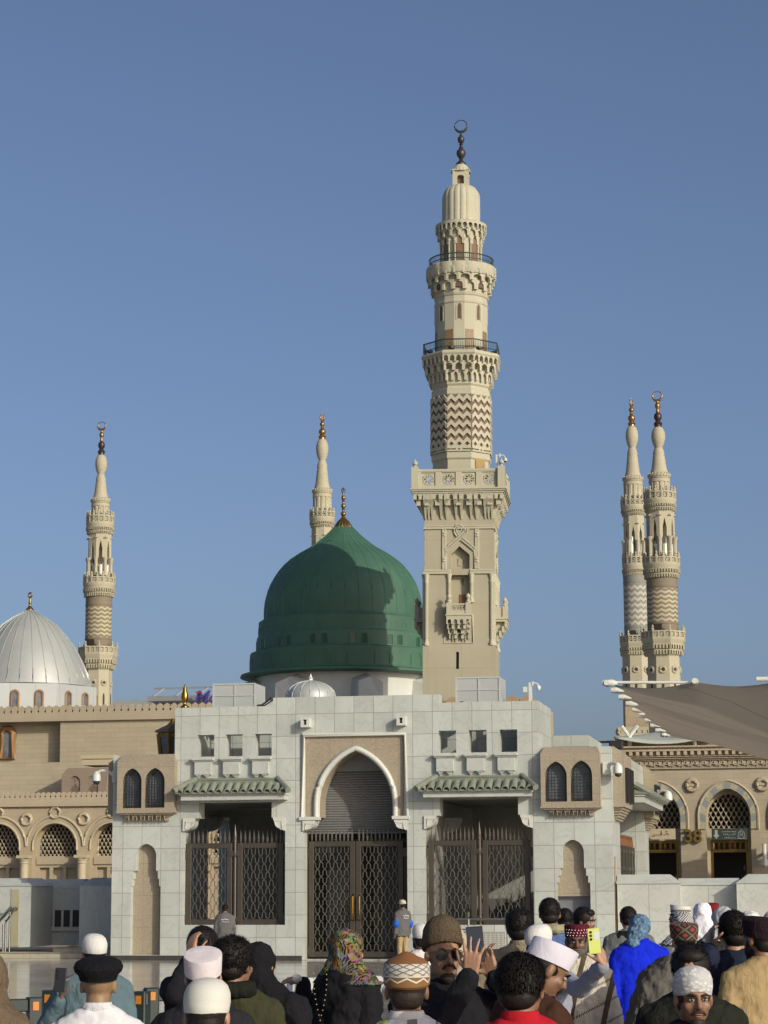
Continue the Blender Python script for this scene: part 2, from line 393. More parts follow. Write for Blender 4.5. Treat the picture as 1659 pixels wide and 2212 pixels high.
# central tan panel with pointed arch
aL, aR = gu(687, 1720), gu(849, 1720); acx, ahw = (aL+aR)/2, (aR-aL)/2; azs, aza = gz(765, 1737), gz(765, 1620)
ah = [(acx-ahw, zF0+.001), (acx+ahw, zF0+.001)] + arch(acx, ahw, azs, aza, 16)
pn = MB(); pn.slab([(CFl+.005, zF0)] + [(acx-ahw, zF0)] + arch(acx, ahw, azs, aza, 16)[::-1] + [(acx+ahw, zF0), (CFr-.005, zF0), (CFr-.005, zF1-.005), (CFl+.005, zF1-.005)], V0+.06, V0+1.0)
pn.build('arch_panel', m_tan, gate, ang=30)
def mould(path, r, name, flat=1.0):
    b = MB(); b.tube([(x, V0-.005, z) for x, z in path], r, 10); b.tube([(x, V0+.05, z) for x, z in path], r*.9, 8); return b
fr = mould([(CFl-.0, zF0), (CFl-.0, zF1), (CFr+.0, zF1), (CFr+.0, zF0)], .072, '')
k = 1.0
fr.box(CFl-.1, acx-ahw+.02, V0-.085, V0+.3, zF0-.085, zF0+.005); fr.box(acx+ahw-.02, CFr+.1, V0-.085, V0+.3, zF0-.085, zF0+.005)
fr.build('frame_moulding', m_mould, gate, ang=50)
am = [(acx+ahw+.06, zF0)] + [(acx+(x-acx)*(1+.06/ahw), z+.05*max(0, (z-azs)/(aza-azs))) for x, z in arch(acx, ahw, azs, aza, 22)] + [(acx-ahw-.06, zF0)]
b = MB(); b.tube([(x, V0+.03, z) for x, z in am], .078, 10); b.tube([(acx+(x-acx)*.962, V0+.09, z-.025) for x, z in am], .05, 8)
b.build('arch_moulding', m_mould, gate, ang=60)
# quarter-round brackets
def bracket(u, dirn, zt, w_, h, v0=-.05, v1=.5):
    q = [(u, zt), (u, zt-h), (u+dirn*.05, zt-h)]
    for i in range(9):
        a = PI/2*i/8; q.append((u+dirn*(.05+(w_-.07)*math.sin(a)), zt-h+.02+(h-.09)*(1-math.cos(a))))
    q += [(u+dirn*w_, zt-.06), (u+dirn*w_, zt)]
    b = MB(); b.slab(q, V0+v0, V0+v1)
    q2 = [(u+dirn*(.09+(x-u)*dirn*.62), zt-.09+(z-zt)*.58) for x, z in q]
    fr2 = MB().tube([(x, V0+v0-.006, z) for x, z in q2], .016, 4, closed=True); b.merge(fr2); return b
zcb = zF0-.09
for u, d, z, w_, h in ((LO[0], 1, LO[3], .34, .36), (LO[1], -1, LO[3], .34, .36), (RO[0], 1, RO[3], .34, .36), (RO[1], -1, RO[3], .34, .36),
                       (CO[0], 1, zcb, .36, .29), (CO[1], -1, zcb, .36, .29)):
    bracket(u, d, z-.001, w_, h).build('bracket', m_mould, gate)
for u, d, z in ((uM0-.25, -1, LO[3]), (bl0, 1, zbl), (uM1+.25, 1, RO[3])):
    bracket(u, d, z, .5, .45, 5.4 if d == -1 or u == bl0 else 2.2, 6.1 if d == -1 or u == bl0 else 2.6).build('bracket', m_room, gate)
# roller shutter
sh = MB(); zs0, zs1 = gz(765, 1797, 1.06), aza+.15; nr = 34; ring = []
for i in range(nr*4+1):
    z = zs0+(zs1-zs0)*i/(nr*4); ph = (i % 4); ring.append((V0+1.10-(.0, .028, .036, .022)[ph], z))
sh.loft([[(CO[0]-.2, y, z) for y, z in ring], [(CO[1]+.2, y, z) for y, z in ring]], cap=False, closed=False)
sh.box(CO[0]-.2, CO[1]+.2, V0+1.13, V0+1.16, zs0, zs1); sh.box(CO[0]-.2, CO[1]+.2, V0+1.02, V0+1.12, zs0-.05, zs0)
so_ = sh.build('roller_shutter', m_shutter, gate, ang=20)
hb = MB(); hb.box(CO[0]-.2, CO[1]+.2, V0+1.0, V0+1.075, gz(765, 1666, 1), zs1+.2); hb.build('shutter_box', m_shutter, so_)
# windows' ledge boxes
for (a, b, c, d), (px0, px1, py0, py1) in zip(wrec, wpx):
    s = MB(); o_ = .055
    s.cbox(a-.08-o_, b+.02, V0-.2, V0-.002, c-.11, c-.045, .012); s.cbox(a-.05-o_, b-.01, V0-.165, V0-.002, c-.145, c-.112, .01)
    s.cbox(a-.0-o_, b-.06, V0-.13, V0-.002, c-.52, c-.147, .008)
    for k in (.22, .72):
        x = a+(b-a)*k-o_; s.cbox(x-.075, x+.075, V0-.11, V0-.002, c-.555, c-.522, .008); s.cbox(x-.045, x+.045, V0-.085, V0-.002, c-.60, c-.557, .008); s.cbox(x-.022, x+.022, V0-.06, V0-.002, c-.70, c-.602, .006)
    s.build('window_ledge', m_marble_p, gate)
# tiled canopies
def canopy(px0, px1, pyf0, pyf1, pytop, ntile, dep=.5):
    u0, u1 = gu(px0, pyf1, -dep), gu(px1, pyf1, -dep); zf0, zf1 = gz((px0+px1)/2, pyf1, -dep), gz((px0+px1)/2, pyf0, -dep); zt = gz((px0+px1)/2, pytop)
    f_ = MB(); f_.box(u0, u1, V0-dep, V0-.002, zf0, zf1-.05); f_.box(u0-.03, u1+.03, V0-dep-.035, V0-.002, zf1-.048, zf1)
    root = f_.build('canopy', m_marble_p, gate)
    t = MB(); ul, ur = u0-.12, u1+.12; pitch = (ur-ul)/ntile; ye, zl = V0-dep-.13, zf1+.015
    yw = V0-.03
    t.add([(ul, ye, zl), (ur, ye, zl), (ur-.42, yw, zt), (ul+.42, yw, zt), (ul, ye, zl-.02), (ur, ye, zl-.02), (ur-.42, yw, zt-.06), (ul+.42, yw, zt-.06)],
          [(0, 1, 2, 3), (7, 6, 5, 4), (0, 4, 5, 1), (1, 5, 6, 2), (2, 6, 7, 3), (3, 7, 4, 0)])
    def tile(xa, ya, za, xb, yb, zb_, r0, r1):
        n = 8; rings = []
        for (x, y, z, r) in ((xa, ya, za, r0), ((xa+xb)/2, (ya+yb)/2, (za+zb_)/2+.01, (r0+r1)/2), (xb, yb, zb_, r1)):
            o1 = [(x+r*math.cos(PI*i/n), y, z+r*1.05*math.sin(PI*i/n)) for i in range(n+1)]
            o2 = [(x+(r-.025)*math.cos(PI*i/n), y, z+(r-.025)*1.05*math.sin(PI*i/n)) for i in range(n, -1, -1)]
            rings.append(o1+o2)
        t.loft(rings)
    kk = .52
    for i in range(ntile):
        x = ul+pitch*(i+.5); j = random.uniform(-.01, .01); e = min(x-ul, ur-x); k = min(1, e/.42)
        ym = ye+(yw-ye)*kk*k; zm = zl+(zt-zl)*kk*k
        tile(x+j, ye-.02+random.uniform(-.012, .012), zl+.0, x+j*.3, ym, zm+.02, pitch*.46, pitch*.42)
    r0 = pitch*.4
    t.tube([(ul-.05, ye-.05, zl+.05), (ul+.42, yw, zt+.03)], [r0*1.0, r0*.8], 8); t.tube([(ur+.05, ye-.05, zl+.05), (ur-.42, yw, zt+.03)], [r0*1.0, r0*.8], 8)
    t.tube([(ul+.40, yw-.02, zt), (ur-.40, yw-.02, zt)], .045, 8)
    t.build('roof_tiles', m_roof_green, root, ang=40)
canopy(390.5, 613, 1714, 1728, 1684, 14); canopy(914, 1146, 1708, 1721, 1678, 14)
# tan bay boxes with arched grilled windows
def lattice_window(a, b, z0, z1, v, par, nrm='v', org=None):
    hw = (b-a)/2; cx = (a+b)/2; ol = [(a, z0), (b, z0)] + arch(cx, hw, z1-hw*1.35, z1, 8)
    G = MB(); F_ = MB()
    F_.slab([(cx+(x-cx)*1.0, z) for x, z in ol], v+.16, v+.18)
    G.tube([(x*.985+cx*.015, v-.012, z) for x, z in ol], .035, 6, closed=True)
    G.tube([(cx+(x-cx)*.80, v-.005, z0+(z-z0)*.93+.03) for x, z in ol], .012, 4, closed=True)
    def inside(x, z, m=0):
        if z < z0+m or abs(x-cx) > hw-m: return False
        zs = z1-hw*1.35
        if z <= zs: return True
        h = hw*1.35; Rr = (hw*hw+h*h)/(2*hw); return math.hypot(abs(x-cx)+(Rr-hw), z-zs) < Rr-m
    nx = 7; st = (b-a)/nx
    for i in range(1, nx):
        x = a+st*i; zt = z0
        while inside(x, zt+.03): zt += .03
        G.tube([(x, v+.01, z0), (x, v+.01, zt)], .008, 4)
    z = z0+st
    while z < z1-.05:
        x = 0
        while inside(cx+x+.02, z): x += .02
        G.tube([(cx-x, v+.012, z), (cx+x, v+.012, z)], .008, 4); z += st
    nz = int((z1-z0)/(st*.9))
    for j in range(nz+1):
        for sx in (a+st*.5, b-st*.5):
            zz = z0+st*.5+j*st*.9
            if inside(sx, zz, st*.3): G.tube([(sx+st*.36*math.cos(t), v, zz+st*.36*math.sin(t)) for t in [PI*k/4 for k in range(8)]], .011, 4, closed=True)
    for i in range(nx-1):
        G.tube([(a+st*(i+1)+st*.36*math.cos(t), v, z0+st*.55+st*.36*math.sin(t)) for t in [PI*k/4 for k in range(8)]], .011, 4, closed=True)
    wdw = F_.build('window', m_glass, par, ang=0)
    G.build('grille', m_black, wdw, ang=0)
def bay(px0, px1, pyt, pyc, pyb, wins, pyk, dep=.3):
    u0, u1 = gu(px0, 1690, -dep), gu(px1, 1690, -dep); zt, zc, zb_ = gz(px0, pyt), gz(px0, pyc, -dep), gz(px0, pyb, -dep)
    hs = []; ws = []
    for x0, x1, y0, y1 in wins:
        a, b, z1, z0 = gu(x0, y1, -dep), gu(x1, y1, -dep), gz(x0, y0, -dep), gz(x0, y1, -dep); hw = (b-a)/2
        hs.append([(a, z0), (b, z0)] + arch((a+b)/2, hw, z1-hw*1.35, z1, 8)); ws.append((a, b, z0, z1))
    b = MB(); b.slab(rect(u0, u1, zb_, zc), V0-dep, V0-.002, hs)
    b.add([(u0, V0-dep, zc), (u1, V0-dep, zc), (u1, V0-.002, zc), (u0, V0-.002, zc), (u0+.08, V0-.06, zt), (u1-.08, V0-.06, zt), (u1-.08, V0-.002, zt), (u0+.08, V0-.002, zt)],
          [(0, 1, 5, 4), (1, 2, 6, 5), (3, 0, 4, 7), (4, 5, 6, 7), (2, 3, 7, 6)])
    b.box(u0-.02, u1+.02, V0-dep-.02, V0-.003, zb_-.05, zb_-.001)
    bb = b.build('bay', m_tan, gate, ang=30)
    for q in ws: lattice_window(*q, V0-dep+.06, bb)
    zk = gz(px0, pyk); n = 6; c = MB(); pt = (u1-u0-.3)/n
    for i in range(n):
        x = u0+.15+pt*(i+.5)
        for a0, y0, zz0, zz1 in ((.075, -dep+.05, zb_-.05, zb_-.10), (.06, -dep+.12, zb_-.10, zb_-.16), (.05, -.10, zb_-.16, zb_-.27)):
            c.box(x-a0, x+a0, V0+y0, V0-.003, zz1, zz0-.0015)
        if i < n-1:
            xm = x+pt/2; hw = pt/2-.05; zz = zb_-.05
            c.slab([(xm-pt/2+.05, zz)] + [(xm-pt/2+.05, zz-.2)] + [(p_, q_) for p_, q_ in arch(xm, hw, zz-.2, zz-.03, 5)][::-1] + [(xm+pt/2-.05, zz-.2), (xm+pt/2-.05, zz)], V0-dep+.1, V0-.003)
    c.box(u0+.06, u1-.06, V0-dep+.03, V0-.004, zb_-.09, zb_-.052)
    c.build('corbel_row', m_tan, bb)
bay(253, 377, 1631, 1645, 1753, [(265, 305, 1660, 1746), (313, 355, 1659, 1745)], 1776)
bay(1168, 1296, 1614.5, 1628, 1742, [(1178.5, 1225, 1645, 1732), (1233.5, 1280, 1643, 1731)], 1764)
# bays and canopy on the right-hand side, bay on the left-hand side
def sidebay(u0, u1, v0, v1, z0, z1, right=True):
    b = MB(); b.box(u0, u1, v0, v1, z0, z1-.12)
    xo, xi = (u1, u0) if right else (u0, u1)
    b.add([(xi, v0, z1-.12), (xo, v0, z1-.12), (xo, v1, z1-.12), (xi, v1, z1-.12), (xi, v0+.05, z1+.1), (xi, v1-.05, z1+.1)], [(0, 1, 4), (1, 2, 5, 4), (2, 3, 5), (3, 0, 4, 5)])
    for k in range(5):
        b.box(min(xi, xo-(.06+.045*k)*(1 if right else -1)), max(xi, xo-(.06+.045*k)*(1 if right else -1)), v0+.1+.06*k, v1-.1-.06*k, z0-.07*(k+1), z0-.07*k-.002)
    p_ = b.build('side_bay', m_tan, gate)
    gq = MB(); s = 1 if right else -1
    for k in range(2):
        a = v0+.2+(v1-v0-.4)*k/2+.1; e = a+(v1-v0-.4)/2-.2
        x0, x1 = sorted((xo+s*.004, xo+s*.07)); gq.box(x0, x1, a, e, z0+.15, z1-.5)
        for j in range(9): gq.box(*sorted((xo+s*.075, xo+s*.09)), a+(e-a)*j/8-.012, a+(e-a)*j/8+.012, z0+.15, z1-.5)
    gq.build('grille', m_black, p_)
zb0, zb1 = gz(1330, 1742), gz(1330, 1616)
sidebay(uE+.003, uE+.31, V0+.42, V0+2.9, zb0, zb1); sidebay(uE+.003, uE+.31, V0+11.0, V0+13.2, zb0, zb1)
sidebay(uL-.31, uL-.003, V0+.5, V0+3.0, zb0-.05, zb1-.05, False)
cs = MB(); cs.box(uE+.002, uE+.62, V0+3.3, V0+10.8, zS-.02, zS+.16); cs.box(uE+.002, uE+.66, V0+3.25, V0+10.85, zS+.162, zS+.21)
cr = cs.build('side_canopy', m_marble_p, gate)
t = MB()
t.add([(uE+.75, V0+3.2, zS+.22), (uE+.75, V0+10.9, zS+.22), (uE+.01, V0+10.6, zS+.66), (uE+.01, V0+3.5, zS+.66), (uE+.01, V0+3.2, zS+.22), (uE+.01, V0+10.9, zS+.22)], [(0, 1, 2, 3), (0, 3, 4), (1, 5, 2), (0, 4, 5, 1), (4, 3, 2, 5)])
for i in range(26): t.tube([(uE+.8, V0+3.3+.295*i, zS+.24), (uE+.35, V0+3.3+.295*i, zS+.5)], .1, 7)
t.build('roof_tiles', m_roof_green, cr, ang=40)
# closed side gate
sg = MB(); zg = gz(1350, 1822, 4)
sg.box(uE-.42, uE-.34, V0+2.32, V0+10.98, .1, zg)
for i in range(9): sg.box(uE-.345, uE-.30, V0+2.4+i*1.02, V0+2.5+i*1.02, .12, zg-.01)
for j in range(6): sg.box(uE-.34, uE-.315, V0+2.51, V0+10.9, .4+j*.52, .52+j*.52)
sgo = sg.build('side_gate', M('dark_olive_metal', (.06, .058, .042), .4, metal=.3), gate)
sk = MB()
for i in range(42): sk.lathe([(.03, zg), (.035, zg+.05), (.004, zg+.34)], (uE-.38, V0+2.5+i*.2), 5)
sk.build('spike_row', M('copper_spikes', (.30, .13, .07), .4, metal=.5), sgo)
# gates
def spikes(xs, v, z, h):
    b = MB()
    for x in xs: b.lathe([(.013, z), (.02, z+.02), (.03, z+.05), (.018, z+.075), (.034, z+.10), (.024, z+.2), (.003, z+h)], (x, v), 6)
    return b
def lattice(a, b, z0, z1, v, nx=5):
    B = MB(); c = (b-a)/nx/2; nrow = max(3, round((z1-z0)/(c*2.03))); rr = (z1-z0)/nrow; r = .0135
    for j in range(nrow):
        for i in range(0, 2*nx+1):
            if (i+j) % 2: continue
            for s in (-1, 1):
                if not 0 <= i+s <= 2*nx: continue
                x = a+i*c; z = z1-j*rr
                if j == 0: pts = [(x+s*c*.12, v, z-.0), (x+s*c*.5, v, z-rr*.16), (x+s*c*.5, v, z-rr*.73), (x+s*c, v, z-rr)]
                else: pts = [(x, v, z), (x+s*c*.5, v, z-rr*.27), (x+s*c*.5, v, z-rr*.73), (x+s*c, v, z-rr)]
                B.tube(pts, r, 4)
    return B
def leaf(a, b, z0, z1, v, par, ns, fw=.15, h=.36, edge_r=False):
    f_ = MB(); f_.cbox(a, a+fw, v-.045, v+.045, z0, z1, .01); f_.cbox(b-fw, b, v-.045, v+.045, z0, z1, .01)
    f_.cbox(a+fw+.001, b-fw-.001, v-.04, v+.04, z1-.15, z1, .01); f_.cbox(a+fw+.001, b-fw-.001, v-.04, v+.04, z0, z0+.16, .01)
    lf = f_.build('gate_leaf', m_brown, par)
    lattice(a+fw, b-fw, z0+.16, z1-.15, v, 5).build('lattice', m_grille, lf)
    spikes([a+fw*.6+(b-a-fw*1.2)*i/(ns-1) for i in range(ns)], v, z1-.002, h).build('spike_row', m_grille, lf)
    for zz in (z1-.28, z0+.25):
        pass
    return lf
vg = V0+.3
def pairgate(px0, pxm0, pxm1, px1, py0, py1, dv, ns, post=True):
    v = V0+dv; a, m0, m1, b = gu(px0, 1900, dv), gu(pxm0, 1900, dv), gu(pxm1, 1900, dv), gu(px1, 1900, dv); z1, z0 = gz((px0+px1)/2, py0, dv), gz((px0+px1)/2, py1, dv)
    l1 = leaf(a, m0, z0, z1, v, gate, ns); l2 = leaf(m1, b, z0, z1, v, gate, ns)
    if post:
        c = (m0+m1)/2; P_ = MB(); P_.lathe([(.05, z0-.1), (.05, z1+.02), (.065, z1+.03), (.05, z1+.08), (.06, z1+.12), (.045, z1+.24), (.006, z1+.52)], (c, v), 10)
        for zz in (z1-.3, z0+.15): P_.lathe([(.058, zz-.1), (.072, zz-.08), (.072, zz+.08), (.058, zz+.1)], (c, v), 10); P_.box(m0-.1, m1+.1, v-.06, v-.047, zz-.07, zz+.07)
        P_.build('gate_post', m_brown, gate)
    hh = MB()
    for zz in (z1-.32, z0+.18): hh.box(a-.1, a+.03, v-.06, v+.03, zz-.12, zz+.12); hh.box(b-.03, b+.1, v-.06, v+.03, zz-.12, zz+.12)
    build_split(hh, 'hinge_block', m_brown, gate)
    return l1, l2
pairgate(402.5, 501.5, 513, 613, 1821, 1998, .3, 10); pairgate(926, 1029.5, 1043, 1146, 1815, 1997, .3, 11)
l1, l2 = pairgate(667, 767.5, 769, 872, 1817, 2068, .62, 11, False)
for px, l in ((762, l1), (776.5, l2)):
    hd = MB(); u = gu(px, 1950, .5); z1, z0 = gz(px, 1932, .5), gz(px, 1988, .5)
    hd.tube([(u, V0+.575, z1), (u, V0+.48, z1-.06), (u, V0+.47, (z0+z1)/2), (u, V0+.48, z0+.06), (u, V0+.575, z0)], .026, 8); hd.build('handle', m_gold, l, ang=60)
# dark folded screens behind the centre gate
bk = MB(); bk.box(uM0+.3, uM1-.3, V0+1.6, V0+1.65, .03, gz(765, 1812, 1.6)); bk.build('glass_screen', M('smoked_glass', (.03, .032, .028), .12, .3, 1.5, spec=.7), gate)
jb = MB()
for u0, u1 in ((CO[0]+.02, gu(667, 1900, .62)-.1), (gu(872, 1900, .62)+.1, CO[1]-.02)): jb.box(u0, u1, V0+.56, V0+.75, .03, gz(765, 1800, .6))
jb.build('gate_jamb', m_brown, gate)
# red and white tape on the jamb
# rooftop pieces standing on the gatehouse
m_panel = M('white_sheet_panel', (.50, .52, .54), .45, .04, 2, grain=.2, gs=40)
def hvac(px0, px1, py0, py1, label):
    dv = 1.0; a, b, z0, z1 = gu(px0, py1, dv), gu(px1, py1, dv), zT-.0, gz(px0, py0, dv)
    t = thing('screen_box', label, 'screen box', ((a+b)/2, V0+dv+.6, zT-.25), 'screen boxes on the gatehouse roof')
    m = MB(); m.box(a, b, V0+dv, V0+dv+1.2, zT+.06, z1); m.build('casing', m_panel, t)
    f_ = MB(); c = (a+b)/2+.02; zc = (zT+.06+z1)/2
    for x0, x1, q0, q1 in ((a-.01, b+.01, z1-.03, z1+.01), (a-.01, b+.01, zT+.05, zT+.09), (a-.01, a+.03, zT+.092, z1-.032), (b-.03, b+.01, zT+.092, z1-.032), (c-.012, c+.012, zT+.092, z1-.032), (a+.032, c-.014, zc-.012, zc+.012), (c+.014, b-.032, zc-.012, zc+.012)):
        f_.box(x0, x1, V0+dv-.02, V0+dv-.002, q0, q1)
    f_.build('frame', M('panel_frame_grey', (.56, .57, .57), .4), t)
    l = MB()
    for x in (a+.15, b-.15, (a+b)/2): l.box(x-.05, x+.05, V0+dv+.1, V0+dv+.2, zT-.25, zT+.06)
    l.build('foot', m_dark, t)
hvac(460, 551, 1478, 1526, 'white panelled box on the roof left of the small silver dome')
hvac(985, 1080, 1464, 1514, 'white panelled box on the roof in front of the tall minaret')
# cables behind the parapet
cb = MB(); c0 = Vector((gu(556, 1524, 1.2), V0+1.2, zT+.12)); c1 = Vector((gu(586, 1512, 1.2), V0+1.2, zT+.35))
cb.tube([c0, c0.lerp(c1, .3)-Vector((0, 0, .06)), c0.lerp(c1, .7)-Vector((0, 0, .04)), c1], .03, 6); cb.tube([c0+Vector((0, .1, .03)), c0.lerp(c1, .5)-Vector((0, 0, .12)), c1+Vector((.1, 0, -.05))], .02, 6)
o = cb.build('roof_cable', m_dark, None, org=c0); solo(o, c0, 'black cable sagging beside the left white roof box', 'cable')
cb = MB(); c0 = Vector((gu(952, 1514, 1.0), V0+1.0, zT+.1)); c1 = Vector((gu(1000, 1516, .9), V0+.9, zT+.08))
cb.tube([c0, c0.lerp(c1, .4)-Vector((0, 0, .07)), c0.lerp(c1, .75)-Vector((0, 0, .05)), c1], .03, 6)
o = cb.build('roof_cable', m_dark, None, org=c0); solo(o, c0, 'black cable lying on the roof beside the right white box', 'cable')
# wall lamps above the arch
for px, py, lb in ((660, 1561.5, 'white cube wall lamp above the left end of the arch frame'), (867, 1557.5, 'white cube wall lamp above the right end of the arch frame')):
    u, z = g(px, py, -.2); t = thing('wall_lamp', lb, 'wall lamp', (u, V0, z), 'cube wall lamps above the central arch')
    b = MB(); a = .125; b.slab(rect(u-a, u+a, z-a, z+a), V0-.28, V0-.002, [[(u-.05, z-.06), (u+.05, z-.06), (u+.035, z), (u+.055, z+.09), (u-.055, z+.09), (u-.035, z)]]); b.build('housing', m_mould, t, ang=0)
    b = MB(); b.box(u-.07, u+.07, V0-.2, V0-.19, z-.08, z+.1); b.build('lens', m_black, t)
# small silver dome on the roof
m_silver = M('silver_sheet_metal', (.52, .53, .53), .45, .05, 1.0, metal=.3, bump=.05, bs=3)
def ribbed(name_r, ax, prof, n, par, mat, rr, seg=72):
    d = MB(); d.lathe(prof, (ax.u, ax.v), seg); d.build('dome', mat, par, ang=25)
    rb = MB()
    for i in range(n):
        a = 2*PI*(i+.5)/n; rb.tube([(ax.u+r*math.cos(a), ax.v+r*math.sin(a), z) for r, z in prof], rr, 4)
    rb.build('seams', name_r, par, ang=60)
ax = Axis(671, 1500, V0+8)
t = thing('small_dome', 'small ribbed silver dome peeking over the gatehouse parapet', 'dome', (ax.u, ax.v, ax.z(1530)))
pr = [(ax.r(54, 1510), ax.z(1545))] + [(ax.r(54, 1510)*math.cos(a), ax.z(1506)+(ax.z(1471)-ax.z(1506))*math.sin(a)) for a in [PI/2*i/8 for i in range(8)]] + [(.04, ax.z(1470))]
ribbed(M('dome_seams', (.62, .63, .64), .5, metal=.1), ax, pr, 16, t, M('dull_white_sheet_metal', (.50, .52, .54), .5, .06, 1.0, metal=.25), .018, 48)
b = MB(); b.lathe([(.12, ax.z(1471)), (.07, ax.z(1469)), (.06, ax.z(1466)), (.1, ax.z(1464.5)), (.05, ax.z(1463)), (.01, ax.z(1456))], (ax.u, ax.v), 10); b.build('finial', m_white, t)
# CCTV
m_cam = M('white_camera_plastic', (.74, .74, .72), .35)
def dome_cam(org, arm, drop, rad, label, base=(.06, .2), grp='dome security cameras'):
    """wall bracket at org, curved arm to org+arm, hanging dome"""
    t = thing('security_camera', label, 'security camera', org, grp); O = Vector(org); A = Vector(arm); k = rad/.12
    b = MB(); b.box(O.x-base[1]/2*k, O.x+base[1]/2*k, O.y-.06*k, O.y+.06*k, O.z-.16*k, O.z+.16*k); b.build('bracket', m_cam, t)
    e = O+A; pts = [O, O+Vector((A.x*.35, A.y*.35, A.z*.9)), O+Vector((A.x*.7, A.y*.7, A.z*1.05)), O+Vector((A.x*.95, A.y*.95, A.z*.75)), e-Vector((0, 0, drop*.3))]
    b = MB(); b.tube(pts, .045*k, 8); b.build('arm', m_cam, t, ang=60)
    zc = e.z-drop*.3; b = MB(); b.lathe([(rad*.45, zc+.02), (rad*.85, zc-.04*k), (rad, zc-.1*k), (rad*1.02, zc-rad*1.9), (rad*.92, zc-rad*2.0)], (e.x, e.y), 18); b.build('hood', m_cam, t)
    b = MB(); b.ball((e.x, e.y, zc-rad*2.0), rad*.82, 14, 8); b.build('lens_dome', M('camera_lens_dome', (.03, .03, .035), .08), t)
dome_cam((uL-.02, V0+.2, gz(241, 1677)), (gu(210, 1677, .2)-uL, 0, .17), .15, .125, 'white dome camera hanging left of the left tan bay', (.06, .12))
dome_cam((gu(1311, 1660), V0-.06, gz(1311, 1660)), (gu(1337, 1660)-gu(1311, 1660), -.25, .13), .12, .125, 'white dome camera beside the right tan bay')
dome_cam((uE+.33, V0+11.6, gz(1412, 1719, 11.6)), (.42, -.2, .15), .12, .14, 'white dome camera at the far end of the side canopy')
p = at(1146, 1500, V0+1.2)
t = thing('camera_mast', 'white mast with dome camera at the right end of the gatehouse roof', 'security camera', (p.x, V0+1.2, zT-.25))
b = MB(); b.box(p.x-.045, p.x+.045, V0+1.155, V0+1.245, zT-.25, gz(1146, 1474, 1.2)); b.build('mast', m_cam, t)
b = MB(); b.box(p.x-.2, p.x-.08, V0+1.12, V0+1.25, gz(1138, 1496, 1.2), gz(1138, 1484, 1.2)); b.build('control_box', m_cam, t)
zt_ = gz(1146, 1477, 1.2); b = MB(); b.tube([(p.x+.06, V0+1.2, zt_), (p.x+.13, V0+1.2, zt_+.02), (p.x+.2, V0+1.2, zt_-.01), (p.x+.23, V0+1.2, zt_-.06)], .022, 8); b.box(p.x+.05, p.x+.09, V0+1.14, V0+1.26, zt_-.06, zt_+.06); b.build('arm', m_cam, t)
b = MB(); b.lathe([(.02, zt_-.04), (.06, zt_-.07), (.066, zt_-.13), (.06, zt_-.15)], (p.x+.23, V0+1.2), 14); b.ball((p.x+.23, V0+1.2, zt_-.15), .05, 12, 8); b.build('dome_head', m_cam, t)
# gold finial standing on the left end of the gatehouse roof
ax = Axis(399, 1520, V0+1.0)
b = MB(); b.lathe(ax.prof([(6, 1534), (9.5, 1528), (9, 1526), (4, 1523), (3, 1519), (3.2, 1517), (6, 1514), (8, 1508), (7.4, 1501), (5, 1493), (3, 1484), (1, 1478)]), (0, 0), 20)
o = b.build('roof_finial', m_gold, None, org=(0, 0, zT-.3), ang=50); solo(o, (ax.u, ax.v, zT-.3), 'teardrop gold finial on the left corner of the gatehouse roof', 'finial')
# brass lantern behind the left shoulder
ax = Axis(374, 1600, V0+2.2)
t = thing('lantern', 'large brass lantern half hidden behind the left marble shoulder', 'lantern', (ax.u, ax.v, zP-.05))
pf = lambda *q: ax.prof(q)
zt1, zt0 = ax.z(1583), ax.z(1640)
b = MB(); b.lathe(pf((40, 1583), (40, 1579), (26, 1572), (14, 1566), (8, 1560), (4, 1552)), (ax.u, ax.v), 6, ph=PI/6); b.lathe([(ax.r(20, 1630), zP-.05), (ax.r(20, 1630), zt0+.15)], (ax.u, ax.v), 6, ph=PI/6); b.build('cap', m_brass, t, ang=20)
b = MB(); b.lathe(pf((34, 1584), (35, 1594)), (ax.u, ax.v), 6, ph=PI/6, cap=False)
r0, r1 = ax.r(33, 1594), ax.r(27, 1638)
for i in range(6):
    a = PI/6+PI/3*i; b.tube([(ax.u+r0*math.cos(a), ax.v+r0*math.sin(a), ax.z(1586)), (ax.u+r1*math.cos(a), ax.v+r1*math.sin(a), zt0)], .06, 6)
b.build('frame', m_brass, t, ang=20)
b = MB(); b.lathe([(r0*.93, ax.z(1594)), (r1*.93, zt0)], (ax.u, ax.v), 6, ph=PI/6); b.build('glass', m_glass, t, ang=20)
# thin conduit on the front right corner
b = MB(); b.tube([(uE+.02, V0-.02+.3, gz(1335, 1870)), (uE+.02, V0+.28, .5)], .025, 6); b.tube([(uE+.02, V0+.42, gz(1335, 1850)), (uE+.02, V0+.42, .5)], .02, 6)
b.build('conduit', M('rusty_conduit', (.35, .2, .13), .5), gate)
